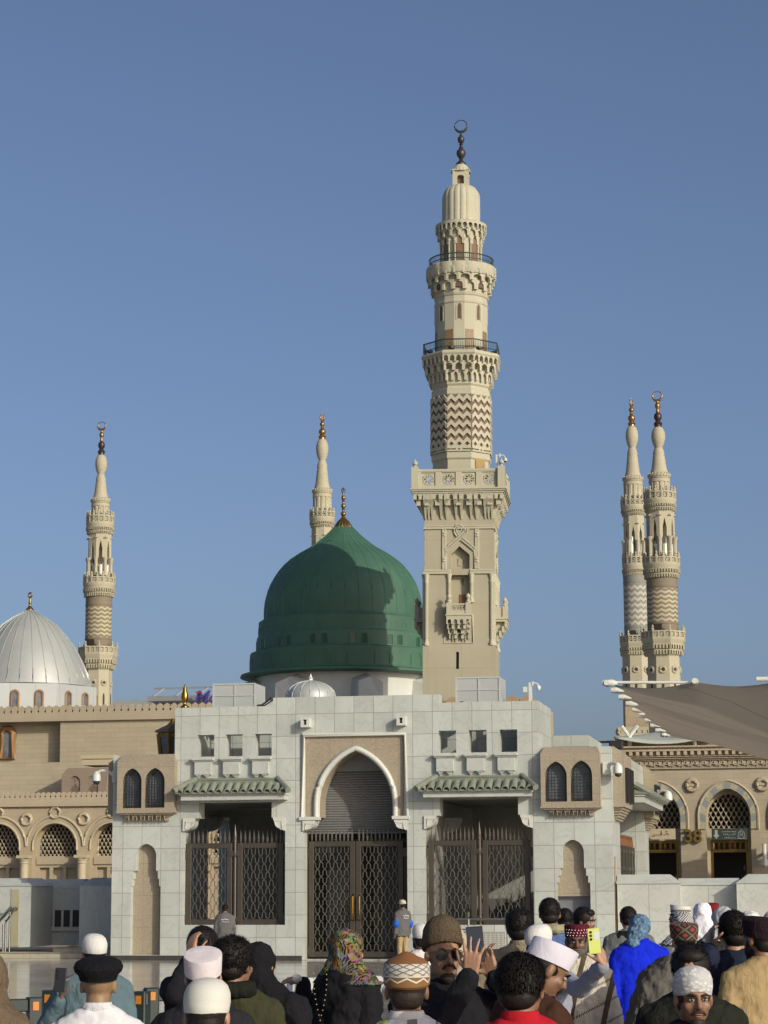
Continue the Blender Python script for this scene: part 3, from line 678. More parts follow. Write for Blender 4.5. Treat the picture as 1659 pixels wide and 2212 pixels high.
# ================================================================= tall old minaret
m_plaster = M('cream_plaster_tower', (.53, .495, .385), .72, .05, .6, streak=.14, bump=.05, bs=12)
m_plaster_b = M('cream_plaster_panels', (.455, .41, .31), .75, .07, .5, streak=.16, brick=(1.62, 3.1, 0, (.33, .26, .17), .018, .02), bump=.05, bs=12)
m_rose = M('rose_brown_stone', (.15, .098, .075), .8, .08, 2)
m_rail = M('dark_green_railing', (.02, .055, .05), .4, .1, 4)
class Frame:                       # local frame of a thing turned by rz about its own axis
    def __init__(s, org, rz): s.o = Vector(org); s.rz = rz; s.m = Matrix.Rotation(-rz, 3, 'Z')
    def at(s, px, py, y):
        d = s.m @ ray(px, py); c = s.m @ (CAM - s.o); t = (y-c.y)/d.y; p = c+d*t; return p.x, p.z
    def p(s, px, py, y): x, z = s.at(px, py, y); return (x, y, z)
def rot4(mb, k): return MB().add([tuple(Matrix.Rotation(PI/2*k, 3, 'Z') @ Vector(p)) for p in mb.v], mb.f)
def arcade_poly(L, n, z0, z1, lw, hz=.72, tip=.0):
    pt = L/n; pts = [(-L/2, z0), (-L/2, z1), (L/2, z1), (L/2, z0)]
    lo = []
    for i in range(n-1, -1, -1):
        c = -L/2+pt*(i+.5); hw = pt/2*(1-lw); h = (z1-z0)
        a = [(c+hw, z0)] + arch(c, hw, z0+h*(hz-.35), z0+h*hz, 4) + [(c-hw, z0)]
        lo += a
    return pts + lo
def muq(B, ns, rad, n, z0, z1, thick, lw=.34, hz=.75, ph=0.0):
    """ring of little arches: ns sides at apothem rad, n arches a side"""
    L = 2*rad*math.tan(PI/ns)-.004
    m = MB().slab(arcade_poly(L, n, z0, z1, lw, hz), -rad, -rad+thick)
    for k in range(ns):
        q = Matrix.Rotation(2*PI*k/ns+ph, 3, 'Z'); B.add([tuple(q @ Vector(p)) for p in m.v], m.f)
    return B
def crescent(B, c, rad, th, ax=(1, 0)):
    pts = []; rs = []
    for i in range(28):
        a = 2*PI*i/28; pts.append((c[0]+ax[0]*math.cos(a)*rad, c[1]+ax[1]*math.cos(a)*rad, c[2]+math.sin(a)*rad+th*.25*(1-math.sin(a))*0)); rs.append(th*(.28+.72*(.5-.5*math.sin(a))))
    return B.tube(pts, rs, 8, closed=True)
VM = V0+46.0
AM = Axis(991, 1300, VM)
RZM = -R(6.2)
worg = to_w((AM.u, AM.v, 0))
FM = Frame(worg, RZM)
mt = thing('old_minaret', 'tallest cream minaret with zigzag band and balconies beside the green dome', 'minaret', worg, grid=False, rz=RZM); mt.rotation_euler = (0, R(.5), RZM)
P = AM.prof
# finial
b = MB(); b.lathe(P([(11.3, 358.5), (11.5, 355), (9, 352), (5, 348), (3, 345.5), (5, 344), (4, 342.3), (8, 339), (10.2, 333), (9.2, 327), (5.5, 323.3), (4, 322.5), (5, 321), (3, 316), (2.6, 314.5), (4.3, 313), (3.2, 311.5), (2.5, 310.5), (5.5, 308.5), (7.6, 303), (7, 298), (3, 294.6), (3.6, 293), (2.2, 291), (1.8, 287)]), (0, 0), 20)
b.build('finial', M('weathered_dark_bronze', (.06, .055, .048), .42, .25, 3, metal=.6), mt, ang=50)
cz_ = AM.z(272.9); rr = AM.r(13.2, 273); b = crescent(MB(), (0, 0, cz_), rr, AM.r(2.9, 273)); b.build('crescent', M('crescent_bronze', (.065, .06, .055), .4, .2, 3, metal=.6), mt, ang=60)
# lantern turret and caps
b = MB(); b.lathe(P([(21.5, 374), (20.5, 372), (17, 366), (11, 358)]), (0, 0), 32, fn=lambda a, z: 1+.05*abs(math.cos(4*a*2))); b.build('turret_cap', m_plaster, mt, ang=30)
z0, z1 = AM.z(410), AM.z(373); hw = AM.r(17.2, 390); t_ = MB()
sl = MB().slab(rect(-hw+.002, hw-.002, z0, z1), -hw, -hw+.2, [[(-.17, z0+.05), (.17, z0+.05)] + arch(0, .17, AM.z(387), AM.z(383.5), 6)])
for k in range(4): t_.merge(rot4(sl, k))
t_.box(-hw-.03, hw+.03, -hw-.03, hw+.03, z1, z1+.06)
t_.build('turret', m_plaster, mt)
b = MB(); b.box(-hw+.21, hw-.21, -hw+.21, hw-.21, z0, z1-.01); b.build('turret_window', m_wood, mt)
b = MB(); b.lathe(P([(40.8, 489), (40.6, 430), (39.5, 423), (36.5, 416), (31, 409), (24, 404.5), (18, 402)]), (0, 0), 128, fn=lambda a, z: .955+.055*abs(math.cos(9*a))**.55); b.build('fluted_cap', m_plaster, mt, ang=40)
# upper drum with doors
b = MB(); b.lathe(P([(42, 592), (41.5, 545), (42, 530), (44, 515), (48, 497), (43, 488), (40, 486.8)]), (0, 0), 64); b.lathe(P([(49, 493.5), (55, 493), (55.5, 490), (50, 487.5), (44, 486.8)]), (0, 0), 64)
b.build('upper_drum', m_plaster, mt, ang=40)
b = MB()
for (r_, y0, y1, n, th, lw, ph) in ((55, 507, 492, 28, 2.2, .26, 0), (50.5, 522, 505, 16, 3, .30, PI/16), (45.6, 538, 519, 16, 3.4, .4, 0)):
    z = AM.z((y0+y1)/2); muq(b, n, AM.r(r_, 510), 1, AM.z(y0), AM.z(y1), AM.r(th*1.6, 510), lw, .82, ph)
b.build('upper_muqarnas', m_plaster, mt, ang=25)
db = MB(); dc = MB()
rd = AM.r(41.7, 550)
for k in range(8):
    a = -PI/2+PI/4*k; hw_ = .165
    q = Matrix.Rotation(PI/4*k, 3, 'Z')
    s_ = MB().slab([(-hw_, AM.z(590)), (hw_, AM.z(590))] + arch(0, hw_, AM.z(522), AM.z(513.5), 6), -rd-.03, -rd+.25); db.add([tuple(q @ Vector(p)) for p in s_.v], s_.f)
    for sx in (-.24, .24):
        c = MB().lathe([(.05, AM.z(590)), (.045, AM.z(533)), (.075, AM.z(531)), (.08, AM.z(527)), (.05, AM.z(526)), (.05, AM.z(518))], (sx, -rd-.03), 8); dc.add([tuple(q @ Vector(p)) for p in c.v], c.f)
build_split(db, 'door_opening', m_wood, mt, ang=0); dc.build('colonnettes', m_plaster, mt)
# railings
def railing(ns, rad, z0, z1, npost, ph, name, sub=3):
    b = MB(); cs = []
    for k in range(ns): a = ph+2*PI*k/ns; cs.append(Vector((rad*math.cos(a), rad*math.sin(a), 0)))
    for zz, r_ in ((z1, .035), (z0+.12, .022)): b.tube([(c.x, c.y, zz) for c in cs], r_, 6, closed=True)
    for k in range(ns):
        for i in range(npost):
            p = cs[k].lerp(cs[(k+1) % ns], i/npost); b.tube([(p.x, p.y, z0), (p.x, p.y, z1)], .03 if i == 0 and npost > 2 else .014, 4)
    b.build(name, m_rail, mt, ang=60)
railing(48, AM.r(68.7, 570), AM.z(580), AM.z(564.6), 2, 0, 'railing')
# upper balcony, 16-sided
def lobes(a, z): return 1-.025*abs(math.sin(8*a))**8
b = MB(); b.lathe(P([(60, 612), (74, 606), (75.8, 601), (76, 584.5), (74, 582.5), (40, 582)]), (0, 0), 96, fn=lobes); b.build('upper_balcony', m_plaster, mt, ang=25)
b = MB()
for (r_, y0, y1, n, th, lw, ph) in ((75.2, 608, 593, 24, 2.5, .26, 0), (71, 622, 606, 16, 3, .3, PI/16), (65, 640, 620, 16, 4, .38, 0)):
    muq(b, n, AM.r(r_, 610), 1, AM.z(y0), AM.z(y1), AM.r(th*1.7, 610), lw, .8, ph)
b.build('balcony_muqarnas', m_plaster, mt, ang=25)
b = MB(); phs = PI/16
b.lathe(P([(57, 781), (57.3, 668), (58.6, 666.5), (59.2, 663), (57.6, 661), (57.2, 651.5), (59, 650), (60.6, 645), (59, 643), (60, 632), (62, 606), (60, 595)]), (0, 0), 16, ph=phs); b.build('sixteen_sided_shaft', m_plaster, mt, ang=15)
dw = MB(); fw_ = MB(); dd = MB()
r16 = AM.r(57.15*math.cos(PI/16), 720)
for k in range(16):
    q = Matrix.Rotation(2*PI*k/16, 3, 'Z')
    if k % 2 == 0:
        zA, zB = AM.z(702), AM.z(673); s_ = MB().slab([(-.085, zA), (.085, zA)] + arch(0, .085, AM.z(676), AM.z(669), 4), -r16-.012, -r16+.1); dw.add([tuple(q @ Vector(p)) for p in s_.v], s_.f)
        f2 = MB().tube([(x, -r16-.01, z) for x, z in [(.14, zA-.05), (.14, AM.z(674)), (0, AM.z(664.5)), (-.14, AM.z(674)), (-.14, zA-.05)]], .03, 4); fw_.add([tuple(q @ Vector(p)) for p in f2.v], f2.f)
        uo = MB().slab([(-.2, AM.z(635)), (.2, AM.z(635)), (.2, AM.z(629)), (.09, AM.z(625)), (.07, AM.z(621)), (0, AM.z(617)), (-.07, AM.z(621)), (-.09, AM.z(625)), (-.2, AM.z(629))], -AM.r(63.2, 630), -r16+.1); dw.add([tuple(q @ Vector(p)) for p in uo.v], uo.f)
    if k in (1, 15, 13, 3, 7, 10):
        s_ = MB().box(-.21, .21, -r16-.02, -r16+.05, AM.z(775), AM.z(724)); dd.add([tuple(q @ Vector(p)) for p in s_.v], s_.f)
build_split(dw, 'lancet_window', M('dark_brown_shutter', (.10, .06, .038), .6, .15, 3), mt, ang=0); build_split(fw_, 'window_frame', m_plaster, mt); build_split(dd, 'balcony_door', M('light_timber_door', (.30, .19, .105), .55, .15, 4), mt, ang=0)
# lower octagonal balcony
ph8 = PI/8; o8 = 1/math.cos(PI/8)
railing(8, AM.r(83.5*1.02, 760)*1.0, AM.z(771), AM.z(751), 14, ph8, 'railing')
b = MB(); b.lathe(P([(62, 800), (88, 784), (90.5, 780.5), (90.5, 777.5), (88.5, 776), (88, 774.5), (86, 773.5), (40, 773)]), (0, 0), 8, ph=ph8); b.build('octagonal_balcony', m_plaster, mt, ang=20)
b = MB(); ck = math.cos(PI/8)
for (r_, y0, y1, n, th, lw) in ((88, 798, 781, 5, 2.2, .26), (82.5, 816, 796, 3, 4, .30), (74, 836, 813, 4, 4, .36)):
    muq(b, 8, AM.r(r_*ck, 800), n, AM.z(y0), AM.z(y1), AM.r(th*1.7, 800), lw, .8, 0)
b.build('octagon_muqarnas', m_plaster, mt, ang=25)
fl_ = MB()
for k in range(8):
    a = ph8+2*PI*k/8+.2; c = (AM.r(78, 770)*math.cos(a), AM.r(78, 770)*math.sin(a)); fl_.lathe([(.05, AM.z(773)), (.05, AM.z(771)), (.16, AM.z(770.5)), (.17, AM.z(766.5)), (.1, AM.z(765.5))], c, 8)
build_split(fl_, 'floodlight', m_black, mt)
# octagonal shaft with zigzag relief
b = MB(); b.lathe(P([(64.8, 1030), (64.8, 1004), (68, 1000), (68, 988), (66.6, 987), (66.6, 864), (67.4, 863), (67.4, 852), (64.6, 850), (64.2, 846), (67.5, 842), (67.5, 838), (66, 800)]), (0, 0), 8, ph=ph8); b.build('octagonal_shaft', m_plaster, mt, ang=15)
rs_ = MB(); zz_ = MB(); ap = AM.r(66.6*ck, 930); L = 2*ap*math.tan(PI/8)
zt, zb = AM.z(864.5), AM.z(987)
nb = 6; per = (zt-AM.z(975))/nb; bw = per*.52; nz = 3; amp = per*.46
for k in range(8):
    q = Matrix.Rotation(2*PI*k/8, 3, 'Z')
    def addq(B, s_): B.add([tuple(q @ Vector(p)) for p in s_.v], s_.f)
    s_ = MB().box(-L/2+.002, L/2-.002, -ap-.012, -ap+.02, AM.z(978), zt); addq(rs_, s_)
    for j in range(nb):
        zc = zt-per*(j+.42)-.02
        up = [(-L/2*.998+L*.998*i/(2*nz), zc+(amp if i % 2 else -amp)*.5+bw/2) for i in range(2*nz+1)]
        s_ = MB().slab(up + [(x, z-bw) for x, z in up[::-1]], -ap-.085, -ap-.006); addq(zz_, s_)
    s_ = MB().slab(rect(-L/2*.999, L/2*.999, zb+.003, AM.z(977)), -ap-.085, -ap-.006,
                   [rect(x-.16, x+.16, AM.z(983.5), AM.z(980.8)) for x in (-L*.27, L*.27)] + [rect(x-.045, x+.045, AM.z(983.8), AM.z(980.6)) for x in (0, -L*.46, L*.46)]); addq(zz_, s_)
    for i in range(nz+1):
        pass
    ups = [(-L/2*.998+L*.998*i/(2*nz), AM.z(976.8)+(.0 if i % 2 else amp*.8)) for i in range(2*nz+1)]
    s_ = MB().slab([(-L/2*.998, AM.z(977)-.001)] + [(x, z+.03) for x, z in ups] + [(L/2*.998, AM.z(977)-.001)], -ap-.082, -ap-.006); addq(zz_, s_)
rs_.build('zigzag_ground', m_rose, mt, ang=0); zz_.build('zigzag_relief', m_plaster, mt, ang=20)
# door below zigzag on the right facet
q = Matrix.Rotation(PI/4, 3, 'Z'); ap2 = AM.r(64.8*ck, 1010); s_ = MB().slab([(-.3, AM.z(1030)), (.3, AM.z(1030)), (.3, AM.z(1003)), (0, AM.z(994)), (-.3, AM.z(1003))], -ap2-.06, -ap2+.05)
MB().add([tuple(q @ Vector(p)) for p in s_.v], s_.f).build('shaft_door', M('ochre_door', (.42, .27, .12), .6, .1, 3), mt, ang=0)
# square balcony
A0 = 1.67; A1 = 2.15; A2 = 2.28
zpt, zpb = FM.at(985, 1013.4, -A1)[1], FM.at(985, 1054, -A1)[1]; zsb = FM.at(985, 1064, -A2)[1]; zmb = FM.at(985, 1119, -A0)[1]
b = MB(); b.box(-A2, A2, -A2, A2, zsb+.09, zpb); b.box(-A2+.06, A2-.06, -A2+.06, A2-.06, zsb, zsb+.089); b.box(-A2-.05, A2+.05, -A2-.05, A2+.05, zpb-.08, zpb-.03)
b.lathe([(A0*1.41, zmb+.2), (A0*1.414+.1, (zsb+zmb)/2), (A1*1.38, zsb)], (0, 0), 4, ph=PI/4)
b.build('square_balcony', m_plaster, mt, ang=20)
par = MB(); nP = 4; gap = .16; wP = (2*A1-.36)/nP
one = MB(); hol = []
for i in range(nP):
    x0 = -A1+.18+wP*i; hol.append(rect(x0+.17, x0+wP-.12, zpb+.13, zpt-.14))
one.slab(rect(-A1+.18, A1-.18, zpb, zpt), -A1+.03, -A1+.17, hol)
one.box(-A1+.17, A1-.17, -A1+.01, -A1+.19, zpt-.09, zpt+.02)
for k in range(4): par.merge(rot4(one, k))
for sx in (-1, 1):
    for sy in (-1, 1):
        c = (sx*(A1-.06), sy*(A1-.06)); par.box(c[0]-.17, c[0]+.17, c[1]-.17, c[1]+.17, zpb-.001, zpt+.12)
        par.lathe([(.10, zpt+.12), (.08, zpt+.18), (.06, zpt+.2), (.13, zpt+.28), (.13, zpt+.34), (.06, zpt+.44), (.03, zpt+.47), (.02, zpt+.53)], c, 12)
par.build('balcony_parapet', m_plaster, mt, ang=30)
ros = MB(); one = MB()
for h in hol:
    x0, x1, z0, z1 = h[0][0], h[1][0], h[0][1], h[2][1]; cx, cz = (x0+x1)/2, (z0+z1)/2; s = min(x1-x0, z1-z0)*.5
    petals = [[(cx+math.cos(t)*s*.48+math.cos(t)*s*.2*math.cos(w_)-math.sin(t)*s*.1*math.sin(w_), cz+math.sin(t)*s*.48+math.sin(t)*s*.2*math.cos(w_)+math.cos(t)*s*.1*math.sin(w_)) for w_ in [2*PI*j/8 for j in range(8)]] for t in [2*PI*j/8 for j in range(8)]]
    one.slab(rect(x0, x1, z0, z1), -A1+.085, -A1+.125, petals)
    for k in range(8):
        t = 2*PI*k/8+PI/8; one.tube([(cx+math.cos(t)*s*.2, -A1+.08, cz+math.sin(t)*s*.2), (cx+math.cos(t)*s*.95, -A1+.08, cz+math.sin(t)*s*.95)], .018, 4)
    one.tube([(cx+math.cos(t)*s*.8, -A1+.08, cz+math.sin(t)*s*.8) for t in [2*PI*j/12 for j in range(12)]], .018, 4, closed=True)
for k in range(4): ros.merge(rot4(one, k))
ros.build('rosette_panels', m_plaster, mt, ang=20)
b = MB(); hz = zsb-zmb
muq(b, 4, A1+.02, 13, zsb-hz*.26, zsb, .16, .46, .8, 0)
muq(b, 4, A1-.12, 8, zsb-hz*.5, zsb-hz*.22, .2, .45, .85, 0)
# heavier brackets
for k in range(4):
    q = Matrix.Rotation(PI/2*k, 3, 'Z')
    for i in range(5):
        for sg_ in (-.16, 0, .16) if i in (0, 4) else (-.13, .13):
            x = -A0+.22+(2*A0-.44)*i/4+sg_
            m = MB().loft([[(x-.09, -A1-.04, zsb), (x+.09, -A1-.04, zsb), (x+.09, -A0, zsb), (x-.09, -A0, zsb)], [(x-.09, -A1-.0, zsb-.3), (x+.09, -A1-.0, zsb-.3), (x+.09, -A0, zsb-.3), (x-.09, -A0, zsb-.3)], [(x-.075, -A0-.24, zsb-.62), (x+.075, -A0-.24, zsb-.62), (x+.08, -A0, zsb-.62), (x-.08, -A0, zsb-.62)], [(x-.04, -A0-.1, zmb+.12), (x+.04, -A0-.1, zmb+.12), (x+.04, -A0, zmb+.12), (x-.04, -A0, zmb+.12)], [(x-.03, -A0-.05, zmb-.06), (x+.03, -A0-.05, zmb-.06), (x+.03, -A0, zmb-.06), (x-.03, -A0, zmb-.06)]])
            b.add([tuple(q @ Vector(p)) for p in m.v], m.f)
b.build('square_muqarnas', m_plaster, mt, ang=25)
# square shaft with niches
def dpt(cx, cy, y=-A0): return FM.at(857.3+cx/5.713, 1133.8+cy/5.713, y)
DX = dpt(727, 900)[0]
def q2(cx, cy, y=-A0): x, z = dpt(cx, cy, y); return (x-DX, z)
zbase = 0.0; ztop = zsb; zmo1, zmo2 = q2(727, 40)[1], q2(727, 577)[1]; zpl = q2(727, 1490)[1]
nich = [q2(625, 560), q2(855, 560), q2(855, 365), q2(740, 262), q2(625, 370)]
nich = [(nich[0][0], zmo2+.13), (nich[1][0], zmo2+.13), (nich[1][0], nich[2][1]), (0.02, nich[3][1]), (nich[0][0], nich[2][1])]
low = [q2(628, 1150), q2(862, 1150), q2(862, 615), q2(628, 615)]; low = [(low[0][0], low[0][1]), (low[1][0], low[0][1]), (low[1][0], low[2][1]), (low[0][0], low[2][1])]
slit = [q2(698, 1780), q2(735, 1780), q2(735, 1570), q2(698, 1570)]
one = MB().slab(rect(-A0+.002, A0-.002, zpl+.002, ztop), -A0, -A0+.5, [nich, low])
pl_ = MB().slab(rect(-A0-.068, A0+.068, zbase, zpl), -A0-.07, -A0+.4, [slit])
sh_ = MB()
for k in range(4): sh_.merge(rot4(one, k)); sh_.merge(rot4(pl_, k))
sh_.box(-A0+.35, A0-.35, -A0+.35, A0-.35, zbase+.1, ztop-.05)
sh_.build('square_shaft', m_plaster_b, mt, ang=20)
tr = MB(); one = MB()
def hb_(z, h, pr, x0=-A0, x1=A0): one.cbox(x0-(pr if x0 == -A0 else 0)+.002, x1+(pr if x1 == A0 else 0)-.002, -A0-pr, -A0+.02, z-h/2, z+h/2, .015)
hb_(zmo1, .11, .07); hb_(zmo1+.1, .06, .04)
nx0, nx1 = nich[0][0], nich[1][0]
hb_(zmo2+.06, .1, .05, -A0, nx0); hb_(zmo2-.06, .12, .09, -A0, nx0); hb_(zmo2+.06, .1, .05, nx1, A0); hb_(zmo2-.06, .12, .09, nx1, A0)
def col(x, z0, z1, r, y=-A0-.0):
    one.lathe([(r*1.3, z0), (r*1.35, z0+.12), (r*.9, z0+.2), (r*.8, z0+.34), (r, z0+.4), (r, z1-.45), (r*1.15, z1-.42), (r*1.15, z1-.36), (r*.95, z1-.3), (r*1.5, z1-.02), (r*1.5, z1)], (x, y), 10)
for x in (-A0+.1, A0-.1): col(x, zpl, zmo2-.12, .1)
cz0 = q2(727, 960)[1]
for x in (nx0-.09, nx1+.09): col(x, cz0, zmo2-.12, .095, -A0-.01)
# strips and interlaced ribbon
zs0_, zs1_ = q2(727, 560)[1], q2(727, 20)[1]
for c in (525, 552, 930, 957):
    x = q2(c, 300)[0]; one.cbox(x-.05, x+.05, -A0-.06, -A0+.01, zmo2+.12, zmo1-.06, .012)
for c in (538, 943):
    for cy in (105, 135, 420, 450):
        x, z = q2(c, cy); one.ball((x, -A0-.05, z), (.09, .05, .05), 8, 6)
def ribbon(pts, r=.06):
    L_ = [q2(*p) for p in pts]
    for d in (-.055, .055):
        path = []
        for i, (x, z) in enumerate(L_):
            a, c = L_[max(i-1, 0)], L_[min(i+1, len(L_)-1)]; tx, tz = c[0]-a[0], c[1]-a[1]; l = math.hypot(tx, tz) or 1
            path.append((x-tz/l*d, -A0-.04, z+tx/l*d))
        one.tube(path, r*.85, 5)
ribbon([(556, 322), (620, 258), (690, 195), (760, 130), (800, 90), (815, 60), (812, 45)])
ribbon([(706, 142), (680, 100), (672, 60), (690, 22), (728, 12), (760, 35), (768, 66), (745, 92), (715, 105)])
ribbon([(765, 178), (840, 238), (920, 305)])
for cx, cy in ((610, 265), (865, 250)):
    x, z = q2(cx, cy); one.tube([(x+.07*math.cos(t), -A0-.06, z+.1*math.sin(t)) for t in [PI*k/5 for k in range(10)]], .025, 5, closed=True)
x0, x1 = q2(565, 300)[0], q2(912, 300)[0]
one.tube([(x0, -A0-.02, zmo2+.13), (x0, -A0-.02, q2(0, 330)[1]), (0.02, -A0-.02, q2(0, 195)[1]), (x1, -A0-.02, q2(0, 330)[1]), (x1, -A0-.02, zmo2+.13)], .045, 6)
# shield and ring in the niche, frame below balcony
yb = -A0+.345
one.tube([(x, yb-.01, z) for x, z in [q2(708, 488), q2(778, 488), q2(778, 415), q2(742, 378), q2(708, 415)]], .03, 5, closed=True)
x, z = q2(735, 578); one.tube([(x+.08*math.cos(t), yb-.02, z+.06*math.sin(t)) for t in [PI*k/5 for k in range(10)]], .025, 5, closed=True)
one.box(nx0+.003, nx1-.003, yb-.05, yb+.004, zmo2-.1, zmo2+.02)
f0, f1, zf_0, zf_1 = q2(550, 1300)[0], q2(903, 1300)[0], q2(0, 1470)[1], q2(0, 1120)[1]
one.tube([(f0, -A0, zf_1), (f0, -A0, zf_0), (f1, -A0, zf_0), (f1, -A0, zf_1)], .05, 6)
for k in range(4): tr.merge(rot4(one, k))
tr.build('relief_trim', m_plaster, mt, ang=40)
# balcony on each face
bal = MB(); one = MB(); pb = .58
bx0, bx1 = q2(560, 1100, -A0-.5)[0]+.03, q2(862, 1100, -A0-.5)[0]+.03; zb1, zb0_ = q2(700, 1095, -A0-.5)[1], q2(700, 1150, -A0-.5)[1]; zr = q2(700, 965, -A0-.5)[1]
bcx = (bx0+bx1)/2; bhw = (bx1-bx0)/2; bx0, bx1 = -bhw+.02, bhw+.02
one.box(bx0, bx1, -A0-pb, -A0-.002, zb0_, zb1); one.box(bx0-.04, bx1+.04, -A0-pb-.04, -A0-.002, zb1-.1, zb1-.04)
for x in (bx0+.13, bx1-.13):
    one.box(x-.125, x+.125, -A0-pb+.01, -A0-pb+.22, zb1, zr+.02); one.lathe([(.10, zr+.02), (.12, zr+.1), (.06, zr+.17), (.12, zr+.3), (.11, zr+.36), (.04, zr+.45), (.02, zr+.48)], (x, -A0-pb+.11), 10)
    one.box(x-.06, x+.06, -A0-pb+.221, -A0-.002, zb1, zr-.02)
one.box(bx0+.256, bx1-.256, -A0-pb+.05, -A0-pb+.16, zb1, zb1+.16); one.box(bx0+.256, bx1-.256, -A0-pb+.05, -A0-pb+.16, zr-.1, zr-.02)
xa, xb = bx0+.27, bx1-.27
for i in range(4):
    u = xa+(xb-xa)*(i+.5)/4; r_ = (xb-xa)/8
    one.tube([(u+r_*math.cos(t), -A0-pb+.1, (zb1+.16+zr-.1)/2+r_*1.1*math.sin(t)) for t in [2*PI*k/10 for k in range(10)]], .028, 4, closed=True)
for s in (1, -1): one.tube([(xa+(xb-xa)*i/8, -A0-pb+.1, (zb1+.06+zr)/2+s*(.11 if i % 2 else -.11)) for i in range(9)], .028, 4)
for j in range(4):
    w_ = (bx1-bx0)/2*(1-.06*j); zz = zb0_-.22*j
    d = pb*(1-.24*j)
    if d > .05:
        m = MB().slab(arcade_poly(2*w_, (4, 4, 3, 3)[j], zz-.29, zz, .42, .8), -A0-d, -A0-d+.12); one.add([(x+.02, y, z) for x, y, z in m.v], m.f)
for x in (-.36, -.2, .2, .36):
    x *= bhw/.7
    one.loft([[(x-.06+.02, -A0-pb+.05, zb0_), (x+.06+.02, -A0-pb+.05, zb0_), (x+.06+.02, -A0, zb0_), (x-.06+.02, -A0, zb0_)], [(x-.06+.02, -A0-.33, zb0_-.42), (x+.06+.02, -A0-.33, zb0_-.42), (x+.06+.02, -A0, zb0_-.42), (x-.06+.02, -A0, zb0_-.42)], [(x-.045+.02, -A0-.12, zb0_-.85), (x+.045+.02, -A0-.12, zb0_-.85), (x+.045+.02, -A0, zb0_-.85), (x-.045+.02, -A0, zb0_-.85)], [(x-.03+.02, -A0-.04, zb0_-1.12), (x+.03+.02, -A0-.04, zb0_-1.12), (x+.03+.02, -A0, zb0_-1.12), (x-.03+.02, -A0, zb0_-1.12)]])
for k in range(4): rot4(one, k).build('face_balcony', m_plaster, mt, ang=30)
dr = MB(); one = MB()
d0, d1 = q2(724, 965), q2(816, 848); one.box(d0[0], d1[0], yb-.02, yb+.01, zb1, d1[1])
kx, kz = q2(766, 690); one.lathe([(.005, kz-.22), (.03, kz-.1), (.05, kz+.03), (.055, kz+.12), (.02, kz+.2)], (kx, yb), 8)
for k in range(4): dr.merge(rot4(one, k))
build_split(dr, 'niche_door', M('red_brown_door', (.16, .065, .03), .5, .15, 4), mt, ang=20)
sl_ = MB()
for k in range(4): sl_.merge(rot4(MB().box(slit[0][0]-.02, slit[1][0]+.02, -A0+.1, -A0+.12, slit[0][1]-.02, slit[2][1]+.02), k))
sl_.build('slit_window', M('slit_shadow_brown', (.06, .04, .025), .7), mt, ang=0)
# camera on the balcony corner
c = Vector(FM.p(1075, 995, -A1)); wv = worg + Matrix.Rotation(RZM, 3, 'Z') @ Vector((A1-.1, -A1+.2, zpt+.1))
tt = thing('security_camera', 'white camera on a curved arm at the balcony corner of the tall minaret', 'security camera', wv, grid=False, rz=RZM)
b = MB(); b.box(-.04, .04, -.04, .04, 0, .6); b.tube([(.05, 0, .55), (.2, 0, .56), (.3, 0, .57), (.38, 0, .52), (.42, 0, .42)], .025, 6); b.box(.13, .2, -.05, .05, .48, .64); b.build('mast', m_cam, tt)
b = MB(); b.lathe([(.03, .44), (.085, .40), (.09, .3), (.075, .27)], (.42, 0), 12); b.build('hood', m_cam, tt); b = MB(); b.ball((.42, 0, .27), .065, 10, 8); b.build('lens_dome', m_black, tt)
# ================================================================= green dome
m_green = M('green_dome_paint', (.047, .122, .077), .62, .12, .9, streak=.30, bump=.10, bs=2.0)
m_green_l = M('green_seam_paint', (.055, .148, .092), .6, .1)
AD = Axis(742, 1340, VM+10.5)
gd = thing('green_dome', 'large green ribbed dome with a gold finial on a white drum', 'dome', (AD.u, AD.v, 0)); ca = (AD.u, AD.v); P = AD.prof
cpx = [(21, 1140), (41, 1160), (70, 1183), (94, 1196.5), (115, 1210.5), (129, 1223), (141, 1237), (150, 1250), (157.5, 1263.5), (163, 1277), (166.5, 1290), (169.5, 1303), (171, 1317), (171.5, 1330), (171, 1341)]
b = MB(); b.lathe(P(cpx), ca, 128, cap=False); b.build('shell', m_green, gd, ang=60)
sm = MB()
for i in range(36):
    a = 2*PI*(i+.3)/36; sm.tube([(AD.u+r*math.cos(a), AD.v+r*math.sin(a), z) for r, z in P(cpx)], .022, 4)
sm.build('seams', m_green_l, gd, ang=60)
b = MB(); b.lathe(P([(170.5, 1340), (175, 1341.5), (178, 1345), (183, 1347), (184, 1377), (186.5, 1380), (187.5, 1384), (187.5, 1411), (200.5, 1414), (202, 1417), (202, 1453), (204, 1456), (222, 1460.5), (223, 1465), (214, 1467), (190, 1467.5)]), ca, 128, cap=False)
b.build('banded_drum', m_green, gd, ang=25)
wn_ = MB(); ou = MB()
def on_ring(B, mb, a): q = Matrix.Rotation(a, 3, 'Z'); B.add([(AD.u+v.x, AD.v+v.y, v.z) for v in [q @ Vector(p) for p in mb.v]], mb.f)
r2 = AD.r(187.6, 1397); r3 = AD.r(202.1, 1435); r1 = AD.r(183.6, 1360)
za, zb2 = AD.z(1384), AD.z(1407)
